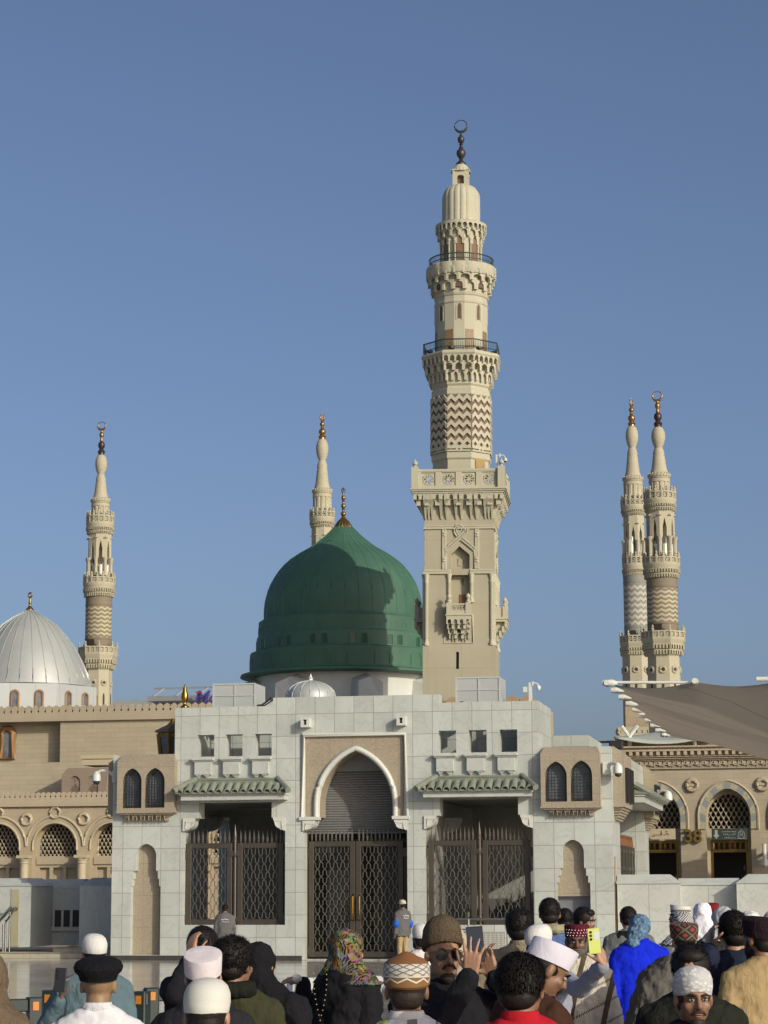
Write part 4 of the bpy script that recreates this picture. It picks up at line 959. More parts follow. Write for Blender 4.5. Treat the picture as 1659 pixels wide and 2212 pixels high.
for k in range(14):
    a0 = 2*PI*k/14-R(6)+R(2)
    for d in (-R(3.9), R(3.9)):
        hw_ = .125; ol = [(-hw_, AD.z(1408)), (hw_, AD.z(1408))] + arch(0, hw_, AD.z(1391), AD.z(1387), 5)
        on_ring(wn_, MB().slab(ol, -r2-.006, -r2+.06), a0+d); on_ring(ou, MB().tube([(x*1.25, -r2-.01, z) for x, z in ol[1:]+ol[:1]], .022, 4), a0+d)
    ol = [(-.42, AD.z(1452)), (.42, AD.z(1452))] + arch(0, .42, AD.z(1433), AD.z(1423), 6)
    on_ring(ou, MB().tube([(x, -r3, z) for x, z in ol[1:]+ol[:1]], .016, 4), a0+PI/14+R(1))
    for j in range(3):
        ol = [(-.2, AD.z(1377))] + [(x, z) for x, z in arch(0, .2, AD.z(1366), AD.z(1360), 5)][::-1] + [(.2, AD.z(1377))]
        on_ring(ou, MB().tube([(x, -r1, z) for x, z in ol], .012, 4), a0+2*PI/42*j)
build_split(wn_, 'drum_window', M('dark_green_glass', (.022, .060, .038), .3), gd, ang=0); build_split(ou, 'arch_outline', m_green_l, gd)
b = MB(); b.lathe(P([(190, 1467), (189, 1540), (189, 1560)]), ca, 96, cap=False); b.lathe([(AD.r(189, 1540), AD.z(1525)), (AD.r(260, 1540), AD.z(1530)), (AD.r(260, 1540), 0)], ca, 8, ph=PI/8-R(6))
wm = M('white_render', (.70, .70, .68), .65, .04, .8, streak=.12)
b.build('white_drum', wm, gd, ang=25)
bt = MB()
for k in range(8):
    a = PI/4*k+R(26); hw_ = AD.r(26, 1490); ra, rb_ = AD.r(186, 1490), AD.r(232, 1490)
    z0, z1, z2 = AD.z(1535), AD.z(1486), AD.z(1470)
    on_ring(bt, MB().add([(-hw_, -rb_, z0), (hw_, -rb_, z0), (hw_, -rb_, z1-.15), (0, -rb_+.1, z1+.1), (-hw_, -rb_, z1-.15), (-hw_*1.3, -ra, z0), (hw_*1.3, -ra, z0), (hw_*1.1, -ra, z1+.1), (0, -ra, z2), (-hw_*1.1, -ra, z1+.1)],
        [(0, 1, 2, 3, 4), (5, 9, 8, 7, 6), (1, 6, 7, 2), (2, 7, 8, 3), (3, 8, 9, 4), (4, 9, 5, 0), (0, 5, 6, 1)]), a)
build_split(bt, 'buttress', wm, gd, ang=20)
b = MB(); b.lathe(P([(20.5, 1140.5), (20, 1138.5), (17.5, 1134), (12, 1126), (7, 1121), (4, 1118), (3, 1117)]), ca, 96, fn=lambda a, z: .93+.09*abs(math.cos(8*a))); fnl = b.build('finial_base', m_brass, gd, ang=40)
b = MB(); b.lathe(P([(3, 1118), (4.5, 1117), (3, 1115), (5, 1113.5), (6, 1110.5), (5, 1107.5), (2.5, 1105), (2.5, 1101), (3.5, 1100), (2.5, 1099), (4.5, 1096), (5.2, 1092.8), (4.2, 1090), (2.4, 1088), (2.4, 1083), (3.3, 1082), (2.4, 1081), (4, 1078), (4.6, 1075), (3.6, 1072.5), (2, 1070), (2, 1066), (2.8, 1064.5), (1.4, 1062)]), ca, 16)
b.build('finial', m_brass, gd, ang=60)
b = MB(); c = (AD.u, AD.v, AD.z(1060)); s_ = AD.r(1, 1060)
b.tube([(c[0]+4*s_*math.cos(t), c[1], c[2]+4.5*s_*math.sin(t)) for t in [2*PI*k/12+PI/2 for k in range(12)]], .03, 5, closed=True); b.lathe([(.04, c[2]-.1), (.015, c[2]+8*s_)], ca, 6); b.build('finial_emblem', m_brass, gd)
hx = MB(); a = R(-17); rp, zp_ = AD.r(66, 1178), AD.z(1179.5)
on_ring(hx, MB().loft([[(-.17, -rp-.05, zp_-.22), (.17, -rp-.05, zp_-.22), (.17, -rp+.3, zp_-.1), (-.17, -rp+.3, zp_-.1)], [(-.15, -rp+.1, zp_+.1), (.15, -rp+.1, zp_+.1), (.15, -rp+.45, zp_+.1), (-.15, -rp+.45, zp_+.1)]]), a)
hx.build('hatch', M('dark_green_hatch', (.02, .05, .032), .6), gd, ang=20)
# ================================================================= silver dome, left
AS = Axis(61, 1480, V0+44)
sd_ = thing('silver_dome', 'silver ribbed dome on a white eight-sided drum at the left edge', 'dome', (AS.u, AS.v, 0)); ca = (AS.u, AS.v)
prs = AS.prof([(137, 1486), (134, 1477), (127, 1456), (114, 1427), (97, 1397), (78, 1372), (59, 1351), (38, 1336), (20, 1326), (8, 1319)])
ribbed(m_silver, AS, prs, 30, sd_, m_silver, .03, 90)
b = MB(); b.lathe(AS.prof([(158, 1575), (158, 1489), (150, 1487.5), (130, 1486)]), ca, 8, ph=-PI/2-R(3.4)); b.build('drum', M('white_sheet_metal', (.60, .62, .64), .4, .04, .6, metal=.25, brick=(1.55, 20, 0, (.35, .36, .37), .03, .03)), sd_, ang=20)
b = MB(); b.lathe(AS.prof([(9, 1320), (8.5, 1316), (5, 1312), (3, 1309.5), (2.2, 1305), (3.4, 1303.5), (3.4, 1301), (2, 1299), (2.6, 1296), (1.8, 1293)]), ca, 14); c = (AS.u, AS.v, AS.z(1285.5)); s_ = AS.r(1, 1285)
b.tube([(c[0]+4*s_*math.cos(t)*(1-.3*max(0, math.sin(t))), c[1], c[2]+5*s_*math.sin(t)) for t in [2*PI*k/14 for k in range(14)]], .045, 6, closed=True); b.lathe([(.05, AS.z(1293)), (.03, AS.z(1290))], ca, 6); b.build('finial', m_brass, sd_, ang=50)
m_obrown = M('orange_brown_frame', (.33, .17, .06), .5, .12, 3)
Rc = AS.r(158, 1500); apo = Rc*math.cos(PI/8)
a_edge = -R(3.4)                     # grid angle of the near corner measured from the facade normal
for k in range(-1, 3):
    a = a_edge+R(22.5)+R(45)*k
    for s_off in (-.22, .22):
        Lf = 2*Rc*math.sin(PI/8); x = s_off*Lf*.95; q = Matrix.Rotation(a, 3, 'Z')
        def put(mb, name, mat_, par): 
            return MB().add([(AS.u+v.x, AS.v+v.y, v.z) for v in [q @ Vector(p) for p in mb.v]], mb.f).build(name, mat_, par)
        hw_ = .135; z0, zs_, z1 = AS.z(1545), AS.z(1512), AS.z(1506)
        ol = [(x-hw_, z0), (x+hw_, z0)] + arch(x, hw_, zs_, z1, 8)
        wdn = put(MB().slab(ol, -apo-.02, -apo+.1), 'window', m_glass, sd_)
        fr_ = MB()
        for sc, dd_ in ((1.15, .05), (1.45, .03)): fr_.tube([(x+(p[0]-x)*sc, -apo-dd_, zs_+(p[1]-zs_)*(sc if p[1] > zs_ else 1)) for p in ol[1:]+ol[:1]], .035, 6)
        put(fr_, 'window_frame', m_obrown, wdn)
# ================================================================= modern minarets behind
def zigzag_mat(name, ca, cb, n, per, z0, z1, amp=.4, rough=.75):
    t = NT(name); x = t.xyz(); a = t.math('ARCTAN2', x[1], x[0])
    pp = t.math('PINGPONG', t.math('MULTIPLY', a, n/(2*PI)*2), 1.0)
    f = t.math('FRACT', t.math('ADD', t.math('DIVIDE', x[2], per), t.math('MULTIPLY', pp, amp)))
    m = t.math('GREATER_THAN', f, .52)
    inb = t.math('MULTIPLY', t.math('GREATER_THAN', x[2], z0), t.math('LESS_THAN', x[2], z1))
    m = t.math('MULTIPLY', m, inb)
    c = t.mix(m, cb, ca); c = t.mix(t.ramp(t.noise(t.obj(), .35, 4), .3, .75), c, t.mix(1.0, c, (.86, .86, .86), 'MULTIPLY'))
    t.set(t.b.inputs['Base Color'], c); t.set(t.b.inputs['Roughness'], rough); t.bump(t.math('MULTIPLY', m, 1.0), .6, .12); return t.m
m_far = M('cream_far_stone', (.49, .44, .33), .75, .05, .35, streak=.12)
m_fard = M('dark_opening', (.045, .032, .022), .8)
m_copper = M('copper_gold', (.42, .24, .10), .35, .15, 2, metal=.85)
m_darkball = M('dark_bronze_ball', (.07, .045, .04), .4, .2, 2, metal=.6)
def new_minaret(label, axpx, aypx, v, zz_cols, rows, crescent_dir, seg=(), older=False, base_py=2000):
    """rows: dict of pixel heights for one modern minaret"""
    A = Axis(axpx, aypx, v); t = thing('minaret', label, 'minaret', (A.u, A.v, 0), 'slender modern minarets behind the mosque'); c = (A.u, A.v); P = A.prof; g_ = rows
    k = g_['k']; fs = g_['fs']
    y0 = g_['top']
    lv_ = [(0, 0), (47, 46), (84, 95), (100, 108), (121, 134), (139, 152), (160, 173), (251, 264), (252, 267), (268, 282), (294, 309), (1000, 1015)]
    if older: lv_ = [(0, 0), (47, 48), (84, 104), (100, 116), (128, 152), (141, 167), (160, 184), (188, 205), (242, 268), (243, 268.5), (256, 287), (284, 307.5), (306, 324), (408, 410), (437, 429), (454, 446), (485, 469), (1000, 984)]
    def Y(d):                                       # d: design units below the top of the bulb
        if d < 0: return y0+d*k*fs
        for (a, b), (c_, e) in zip(lv_, lv_[1:]):
            if d <= c_: return y0+k*(b+(e-b)*(d-a)/(c_-a))
        return y0+k*d
    rp = lambda r: r*k*g_.get('rs', 1)
    Q = lambda pts: P([(rp(r), Y(d)) for r, d in pts])
    # finial above the bulb
    b = MB(); b.lathe(Q([(7, 1), (6.5, -3), (8.5, -6), (6.5, -9), (4, -13), (6.5, -16), (7.5, -22), (6.3, -27), (3, -30)]), c, 14); b.build('finial_base', m_darkball if not older else m_copper, t, ang=50)
    b = MB(); b.lathe(Q([(3, -30), (4, -32), (3, -35), (2.5, -38), (4.4, -41), (5.2, -45), (4.4, -49), (2.4, -51), (3, -53), (1.6, -56)]), c, 14); b.build('finial', m_copper, t, ang=50)
    cz2 = A.z(Y(-66)); b = crescent(MB(), (c[0], c[1], cz2), A.r(rp(8.6*min(1, fs+.08)), Y(-66)), A.r(rp(2.6*min(1, fs+.08)), Y(-66)), crescent_dir)
    if older: b.lathe([(A.r(rp(.9), Y(-66)), A.z(Y(-56))), (.01, A.z(Y(-80)))], c, 6)
    b.build('crescent', m_copper, t, ang=60)
    # bulb, neck, cone
    b = MB(); b.lathe(Q([(17, 84), (14, 77), (12.5, 68), (11, 58), (10, 56), (10.8, 53), (8.5, 47), (7.2, 45), (7.6, 42), (10, 37), (12.2, 28), (12.9, 20), (12, 12), (9.5, 5), (6.5, 1), (5, 0)]), c, 28); b.build('bulb_and_cone', m_far, t, ang=35)
    # petal crown and fluted drum
    b = MB(); b.lathe(Q([(17.5, 100), (20, 96), (20.4, 94), (20.4, 86), (18, 84), (16, 83)]), c, 28); n = 22
    for i in range(n):
        a = 2*PI*i/n; r = A.r(rp(20.6), Y(90)); q = Matrix.Rotation(a, 3, 'Z'); w_ = PI*r/n*.9
        m = MB().slab([(-w_, A.z(Y(93))), (w_, A.z(Y(93))), (0, A.z(Y(84.5)))], -r-.06*k, -r+.4); b.add([(c[0]+p.x, c[1]+p.y, p.z) for p in [q @ Vector(x) for x in m.v]], m.f)
    b.build('petal_crown', m_far, t, ang=30)
    b = MB(); b.lathe(Q([(20, 130), (20, 122), (19.3, 121), (19.3, 105), (20, 104), (19.5, 99)]), c, 96, fn=lambda a, z: (1-.07*(math.cos(12*a) > .1)) if A.z(Y(121.5)) < z < A.z(Y(104.5)) else 1); b.build('fluted_drum', m_far, t, ang=30)
    # round balconies
    def balcony(d_top, d_bot, d_low, r, rl, n, ns, nm):
        b = MB(); hd = d_bot-d_top; b.lathe(Q([(rl, d_low), (rl+1, d_low-2), (r*.97, d_bot+3), (r, d_bot), (r, d_bot-2), (r*.9, d_bot-3)]), c, ns, ph=PI/ns); bo = b.build(nm, m_far, t, ang=30)
        b = MB(); apo = A.r(rp(r), Y(d_top))*math.cos(PI/ns); L = 2*apo*math.tan(PI/ns); per = max(1, n//ns); z0, z1 = A.z(Y(d_bot-2)), A.z(Y(d_top)); hs = []; wv = L/per
        for i in range(per): x0 = -L/2+wv*i; hs.append(rect(x0+wv*.16, x0+wv*.84, z0+(z1-z0)*.16, z0+(z1-z0)*.82))
        m = MB().slab(rect(-L/2+.01, L/2-.01, z0, z1), -apo, -apo+.35, hs); lt = MB()
        for h in hs:
            x0, x1, q0, q1 = h[0][0], h[1][0], h[0][1], h[2][1]; cx, cz3 = (x0+x1)/2, (q0+q1)/2; r_ = min(x1-x0, q1-q0)*.36
            lt.tube([(cx+r_*math.cos(s), -apo+.12, cz3+r_*math.sin(s)) for s in [2*PI*j/8 for j in range(8)]], .055*(1.8 if older else 1), 4, closed=True)
            if not older:
                for (xa, za, xb, zb3) in ((x0, q0, x1, q1), (x0, q1, x1, q0), (cx, q0, cx, q1), (x0, cz3, x1, cz3)): lt.tube([(xa, -apo+.12, za), (xb, -apo+.12, zb3)], .05, 4)
        m.lathe([(.16, z1), (.2, z1+.2), (.08, z1+.32), (.16, z1+.5), (.02, z1+.75)], (-L/2, -apo+.17), 6)
        for i in range(ns):
            q = Matrix.Rotation(2*PI*i/ns, 3, 'Z')
            for src in (m, lt): b.add([(c[0]+p.x, c[1]+p.y, p.z) for p in [q @ Vector(x) for x in src.v]], src.f)
        b.build('parapet', m_far, bo, ang=30)
        b = MB(); nm_ = 40 if ns > 8 else 40
        for j, (fa, fb) in enumerate(((.30, .62), (.66, .98))):
            dz0 = d_bot+(d_low-d_bot)*fb; dz1 = d_bot+(d_low-d_bot)*fa; r_ = r-(r-rl)*(fa*.9)
            nside = nm_ if ns > 8 else 8
            ap_ = A.r(rp(r_), Y(dz0))*(1 if ns > 8 else math.cos(PI/8)); L2 = 2*ap_*math.tan(PI/nside)-.02
            mm = MB().slab(arcade_poly(L2, 1 if ns > 8 else 5, A.z(Y(dz0)), A.z(Y(dz1)), .42, .85), -ap_-.1, -ap_+A.r(rp(3), Y(dz0)))
            for i in range(nside):
                q = Matrix.Rotation(2*PI*i/nside, 3, 'Z'); b.add([(c[0]+p.x, c[1]+p.y, p.z) for p in [q @ Vector(x) for x in mm.v]], mm.f)
        b.build('corbels', m_far, bo, ang=30)
    if not older: balcony(121, 139, 160, 30.5, 25, 16, 16, 'upper_balcony')
    else: balcony(128, 141, 160, 26.5, 20.5, 16, 16, 'upper_balcony')
    # open arcaded stage
    ro = 25 if not older else 21.5
    dz0, dz1, da, ds = (251, 159, 174, 212) if not older else (242, 159, 188, 214)
    b = MB(); nA = 8; apo = A.r(rp(ro), Y(205))*math.cos(PI/16); 
    apo = A.r(rp(ro), Y(205))*math.cos(PI/nA)*1.04; L = 2*apo*math.tan(PI/nA); z0, z1 = A.z(Y(dz0)), A.z(Y(dz1)); hw_ = L*.23
    m = MB().slab([(-L/2+.01, z0), (-hw_*1.3, z0), (-hw_*1.3, A.z(Y(ds+6))), (-hw_*.8, A.z(Y(ds))), (-hw_*.8, A.z(Y((ds+da)/2))), (-hw_*.35, A.z(Y(da+8))), (0, A.z(Y(da))), (hw_*.35, A.z(Y(da+8))), (hw_*.8, A.z(Y((ds+da)/2))), (hw_*.8, A.z(Y(ds))), (hw_*1.3, A.z(Y(ds+6))), (hw_*1.3, z0), (L/2-.01, z0), (L/2-.01, z1), (-L/2+.01, z1)], -apo, -apo+L*.3)
    for x in (-L*.5,): m.lathe([(.28, z0), (.22, z0+.3), (.22, A.z(Y(ds+8))), (.4, A.z(Y(ds)))], (x, -apo), 8)
    m.lathe([(.0, A.z(Y(da-3))), (.3, A.z(Y(da-4))), (.0, A.z(Y(da-8)))], (-L/2, -apo), 8)
    for i in range(nA):
        q = Matrix.Rotation(2*PI*i/nA+PI/nA*g_.get('rot', 0), 3, 'Z'); b.add([(c[0]+p.x, c[1]+p.y, p.z) for p in [q @ Vector(x) for x in m.v]], m.f)
    b.lathe(Q([(ro*.98, dz1+3), (ro*1.0, dz1-1), (ro*.98, dz1-2)]), c, 32)
    b.build('arcaded_stage', m_far, t, ang=30)
    b = MB(); b.lathe(Q([(ro*.42, dz0), (ro*.42, dz1)]), c, 12); b.build('stair_core', m_far, t)
    b = MB()
    for i in range(8):
        a = 2*PI*i/8+.5; r_ = A.r(rp(ro*.72), Y(230)); b.lathe([(.32, A.z(Y(dz0))), (.32, A.z(Y(dz0-(24 if not older else 34))))], (c[0]+r_*math.cos(a), c[1]+r_*math.sin(a)), 8)
    b.build('white_columns', m_white, t)
    # lower round balcony
    if not older: balcony(252, 268, 294, 35, 28, 16, 16, 'lower_balcony')
    else: balcony(243, 256, 284, 26, 22.5, 16, 16, 'lower_balcony')
    rz_ = 28.5 if not older else 24.5; da_, db_ = g_['zig']; dend = g_['base']
    org = ORG[t.name]
    zm = zigzag_mat(label.split()[0]+'_zigzag_shaft', zz_cols[0], zz_cols[1], 12, (A.z(Y(da_))-A.z(Y(db_)))/7.2, A.z(Y(db_)), A.z(Y(da_)))
    b = MB(); b.lathe(Q([(rz_, dend+2), (rz_, 285 if not older else 275)]), c, 48); b.lathe(Q([(rz_+.8, db_+4), (rz_+.8, db_+2.5)]), c, 48); b.lathe(Q([(rz_+.8, da_-4), (rz_+.8, da_-6)]), c, 48)
    b.build('zigzag_shaft', zm, t, ang=30)
    wq = A.r(rp(rz_), Y(dend-10)); b = MB(); b.add([(c[0]+x, c[1]+y, z) for x, y, z in [tuple(Matrix.Rotation(-R(20), 3, 'Z') @ Vector(p)) for p in MB().box(-.7, .7, -wq-.05, -wq+.4, A.z(Y(dend+2)), A.z(Y(dend-15))).v]], [(0,3,2,1),(4,5,6,7),(0,1,5,4),(1,2,6,5),(2,3,7,6),(3,0,4,7)]); b.build('shaft_door', m_fard, t, ang=0)
    # octagonal balcony and base
    rb = 43 if not older else 36
    balcony(dend, dend+17, dend+48, rb, 32, 24, 8, 'octagonal_balcony')
    b = MB(); zz0 = 0.0
    pts = Q([(32.2, dend+48), (31, dend+50), (31, dend+74), (31.8, dend+75)]); b.lathe([(pts[-1][0], 0)] + [pts[-1]] + pts[::-1][1:], c, 8, ph=PI/8); b.build('octagonal_base', m_far, t, ang=20)
    rw = MB(); rf = MB(); apo = A.r(rp(31), Y(dend+70))*math.cos(PI/8)
    for i in range(8):
        q = Matrix.Rotation(2*PI*i/8, 3, 'Z'); zc = A.z(Y(dend+78)); r_ = A.r(rp(4.2), Y(dend+78))
        m = MB().slab([(r_*math.cos(s), zc+r_*math.sin(s)) for s in [2*PI*j/14 for j in range(14)]], -apo-.1, -apo+.4); rw.add([(c[0]+p.x, c[1]+p.y, p.z) for p in [q @ Vector(x) for x in m.v]], m.f)
        m = MB().tube([(r_*1.25*math.cos(s), -apo-.08, zc+r_*1.25*math.sin(s)) for s in [2*PI*j/14 for j in range(14)]], .16, 6, closed=True); rf.add([(c[0]+p.x, c[1]+p.y, p.z) for p in [q @ Vector(x) for x in m.v]], m.f)
        hw_ = r_*.5; m = MB().slab([(-hw_, A.z(Y(dend+135))), (hw_, A.z(Y(dend+135)))] + arch(0, hw_, A.z(Y(dend+108)), A.z(Y(dend+100)), 5), -apo-.1, -apo+.4); rw.add([(c[0]+p.x, c[1]+p.y, p.z) for p in [q @ Vector(x) for x in m.v]], m.f)
    build_split(rw, 'round_window', m_fard, t, ang=0); build_split(rf, 'window_rim', m_far, t)
    return t, A, Y, rp
W1 = ((.41, .36, .235), (.185, .155, .105)); W2 = ((.41, .39, .31), (.215, .215, .185))
new_minaret('slender minaret with brown zigzags behind the silver dome', 214.5, 1250, 300, W1, dict(k=1.0, top=982, zig=(316, 382), base=402, rot=1, fs=.94), (1, -.0))
new_minaret('slender minaret with brown zigzags, right of the bluish pair', 1429.5, 1250, 282, W1, dict(k=1.065, top=922, zig=(316, 383), base=402, rot=1, fs=.945, rs=1.1), (1, 0))
new_minaret('slender minaret with pale blue zigzags behind the brown one', 1372, 1250, 330, W2, dict(k=1.06, top=920, zig=(306, 408), base=437, rot=0, fs=.72), (.35, .94), older=True)
new_minaret('slender minaret standing behind the green dome', 696, 1100, 380, W2, dict(k=1.045, top=948, zig=(306, 408), base=437, rot=0, fs=.67), (.45, .9), older=True)
# square lower tower of the bluish minaret
AX = Axis(1384, 1560, 325); 
t = thing('stone_tower', 'square stone tower top with balustrade under the tip of the big canopy', 'tower', (AX.u, AX.v, 0))
h1 = AX.r(30, 1560); h2 = AX.r(46, 1590)
b = MB(); b.box(AX.u-h1, AX.u+h1, AX.v-h1, AX.v+h1, 0, AX.z(1528)); b.build('shaft', M('tower_block_stone', (.44, .34, .24), .75, .06, .3, brick=(2.4, 1.0, .5, (.28, .21, .15), .05, .06)), t)
hs = []; z0, z1 = AX.z(1592), AX.z(1573)
m = MB(); n = 8
for i in range(n): x0 = -h2+2*h2*i/n; hs.append(rect(x0+.5, x0+2*h2/n-.5, z0+.4, z1-.5))
m.slab(rect(-h2+.01, h2-.01, z0, z1), -h2, -h2+.4, hs)
for h in hs:
    cx, cz3 = (h[0][0]+h[1][0])/2, (h[0][1]+h[2][1])/2; m.tube([(cx+.6*math.cos(s), -h2+.15, cz3+.6*math.sin(s)) for s in [2*PI*j/10 for j in range(10)]], .16, 4, closed=True)
q_ = MB()
for k in range(4): q_.merge(rot4(m, k))
q_.add([(x, y, z) for x, y, z in MB().box(-h2-.3, h2+.3, -h2-.3, h2+.3, z0-1.2, z0-.01).v], [(0,3,2,1),(4,5,6,7),(0,1,5,4),(1,2,6,5),(2,3,7,6),(3,0,4,7)])
q_.v = [(x+AX.u, y+AX.v, z) for x, y, z in q_.v]; q_.build('balustrade', m_far, t, ang=30)
b = MB(); b.box(AX.u-h2+.2, AX.u+h2-.2, AX.v-h2+.2, AX.v+h2-.2, 0, z0-1.21); b.build('base', m_far, t)
# ================================================================= left wing of the mosque
VA = V0+22.0; VW = VA+5.0
def ga(px, py, v): p = at(px, py, v); return p.x, p.z
c4 = lambda cx, cy, v: ga(cx/4.0, 1465.7+cy/4.0, v)
lw = thing('mosque_wing', 'tan stone mosque wing with arcade, lattice arches and stepped cresting', 'mosque', (at(100, 1800, VA).x, VA, 0))
# lower arcade
per = c4(723, 1400, VA)[0]-c4(228, 1400, VA)[0]; acx0 = c4(475, 1300, VA)[0]
zsp = c4(475, 1446, VA)[1]; zcol = c4(475, 1552, VA)[1]; zcap = c4(475, 1045, VA)[1]; zcre = c4(475, 988, VA)[1]
ua0, ua1 = acx0-per*2.5, acx0+per*4.5
ro_ = per*.385; ri = per*.352
holes = [[(acx0+per*i-ro_, .3), (acx0+per*i+ro_, .3)] + arch(acx0+per*i, ro_, zsp, zsp+ro_, 14) for i in range(-2, 5)]
b = MB(); b.slab(rect(ua0, ua1, 0, zcap), VA, VA+.42, holes); b.box(ua0, ua1, VA+.422, VW-.002, zcap-.4, zcap-.05)
b.build('arcade_wall', M('pale_tan_blocks', (.50, .40, .285), .75, .06, .8, brick=(.62, .155, .5, (.36, .28, .195), .005, .03), streak=.1), lw, ang=30)
def cresting(u0, u1, v, z0, z1, pitch, name, mat, par):
    b = MB(); h = z1-z0; n = int((u1-u0)/pitch); p = pitch
    for i in range(n):
        c = u0+p*(i+.5)
        half = [(p*.5, 0), (p*.5, h*.1), (p*.34, h*.18), (p*.34, h*.3), (p*.48, h*.42), (p*.48, h*.6), (p*.36, h*.68), (p*.36, h*.8), (p*.2, h*.86), (0, h)]
        pts = [(c+x*.995, z0+z) for x, z in half] + [(c-x*.995, z0+z) for x, z in half[-2::-1]]
        b.slab(pts, v, v+.22)
    b.box(u0, u1, v-.06, v+.5, z0-.14, z0-.002); b.box(u0, u1, v-.11, v+.5, z0-.32, z0-.142)
    return b.build(name, mat, par, ang=20)
cresting(ua0, ua1, VA-.02, zcap+.05, zcre+.03, per/11.2, 'cresting', M('pale_cresting', (.52, .42, .31), .75, .05), lw)
m_lat = M('lattice_stone', (.50, .415, .30), .75, .05)
def lattice_arch(cx, hw, z0, zs, z1, v, par, cw, ch):
    B = MB()
    def ins(x, z):
        if z < z0: return False
        if z <= zs: return abs(x-cx) <= hw
        h = z1-zs
        if h > hw*1.001: Rr = (hw*hw+h*h)/(2*hw); return math.hypot(abs(x-cx)+(Rr-hw), z-zs) <= Rr
        return ((x-cx)/hw)**2+((z-zs)/h)**2 <= 1
    n = int(2*hw/cw)+6
    for s in (1, -1):
        for i in range(-n*2, n*2):
            x0 = cx+i*cw; pts = []; st = 40; H_ = z1-z0
            seg_ = []
            for j in range(st+1):
                z = z0+H_*j/st; x = x0+s*(z-z0)*cw/ch
                if ins(x, z): seg_.append((x, v+(.02 if s > 0 else -.02), z))
            if len(seg_) > 1: B.tube([seg_[0], seg_[-1]], cw*.085, 4)
    z = z0; row = 0
    while z < z1:
        for i in range(-n, n):
            x = cx+(i+(.5 if row % 2 else 0))*cw
            if ins(x, z+ch*.1) and ins(x, z-ch*.2+1e-3 if row else z):
                B.add([(x-cw*.2, v-.03, z+ch*.10), (x, v-.03, z-ch*.12), (x+cw*.2, v-.03, z+ch*.10), (x, v-.03, z+ch*.30), (x-cw*.2, v+.05, z+ch*.10), (x, v+.05, z-ch*.12), (x+cw*.2, v+.05, z+ch*.10), (x, v+.05, z+ch*.30)], [(0, 1, 2, 3), (7, 6, 5, 4), (0, 4, 5, 1), (1, 5, 6, 2), (2, 6, 7, 3), (3, 7, 4, 0)])
        z += ch*.5; row += 1
    return B.build('lattice_screen', m_lat, par, ang=0)
med = MB()
m_panelst = M('carved_panel_stone', (.50, .41, .30), .75, .05)
for i in range(-2, 5):
    cx = acx0+per*i
    b = MB(); am = arch(cx, ro_, zsp, zsp+ro_, 18); b.tube([(x, VA-.0, z) for x, z in [(cx+ro_, zcol+.3)] + am + [(cx-ro_, zcol+.3)]], .05, 6)
    am2 = arch(cx, per*.493, zsp, zsp+per*.493, 18); b.tube([(x, VA-.01, z) for x, z in am2], .05, 6)
    for x, r_ in ((cx, .2),): b.tube([(x+r_*math.cos(s), VA-.04, zsp+per*.55+r_*math.sin(s)) for s in [2*PI*j/12 for j in range(12)]], .05, 5, closed=True)
    x = cx+per/2; r_ = per*.083; zc = c4(723, 1212, VA)[1]; b.tube([(x+r_*math.cos(s), VA-.03, zc+r_*math.sin(s)) for s in [2*PI*j/20 for j in range(20)]], .07, 6, closed=True)
    b.build('archivolt', m_creamp, lw, ang=60)
    b = MB(); b.lathe([(.22, 0), (.22, .3), (.17, .4), (.165, zcol-.22), (.19, zcol-.2), (.19, zcol-.16), (.17, zcol-.14), (.23, zcol-.02), (.23, zcol)], (cx+per/2, VA-.16), 18); b.box(cx+per/2-.25, cx+per/2+.25, VA-.41, VA-.003, zcol+.001, zcol+.11); b.build('column', m_creamp, lw, ang=40)
    # inner wall with lattice
    zl0 = c4(475, 1535, VA+.5)[1]; hs = [[(cx-ri*.94, zl0), (cx+ri*.94, zl0)] + arch(cx, ri*.94, zsp, zsp+ri*1.05, 12)]
    pans = []
    for j in (-1, 0, 1): pans.append(rect(cx+j*ri*.66-ri*.25, cx+j*ri*.66+ri*.25, .8, c4(475, 1635, VA+1.2)[1]))
    b = MB(); b.slab(rect(cx-ro_-.15, cx+ro_+.15, .05, zsp+ro_+.2), VA+.425, VA+.55, hs+pans); b.box(cx-ri-.1, cx+ri+.1, VA+.58, VA+.6, .3, c4(475, 1620, VA+1.2)[1]+.1)
    b.box(cx-ri*1.05, cx+ri*1.05, VA+.36, VA+.419, zl0-.32, zl0-.06)
    b.build('arch_panel', m_panelst, lw, ang=30)
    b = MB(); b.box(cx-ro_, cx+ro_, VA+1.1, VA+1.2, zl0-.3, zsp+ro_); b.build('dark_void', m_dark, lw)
    lattice_arch(cx, ri*.96, zl0, zsp, zsp+ri*1.08, VA+.50, lw, ri*.20, ri*.36)
# upper wall
uw0, uw1 = c4(-900, 500, VW)[0], c4(2300, 500, VW)[0]; zu1 = c4(750, 308, VW)[1]; zuc = c4(750, 225, VW)[1]
rc1, zr1, zr0 = c4(520, 500, VW)[0], c4(520, 372, VW)[1], c4(520, 722, VW)[1]
b = MB(); b.slab(rect(uw0, uw1, zcap-.6, zu1), VW, VW+1.2, [rect(rc1-5, rc1, zr0, zr1)]); b.box(rc1-5.1, rc1+.1, VW+.55, VW+.7, zr0-.1, zr1+.1)
b.build('upper_wall', m_tanblock, lw, ang=30)
b = MB(); b.add([(uw0, VW-.5, zcap-.05), (uw1, VW-.5, zcap-.05), (uw1, VW-.002, c4(300, 735, VW)[1]), (uw0, VW-.002, c4(300, 735, VW)[1]), (uw0, VW-.002, zcap-.05), (uw1, VW-.002, zcap-.05)], [(0, 1, 2, 3), (0, 3, 4), (1, 5, 2), (4, 5, 1, 0)]); b.build('sloping_base', m_tanblock, lw)
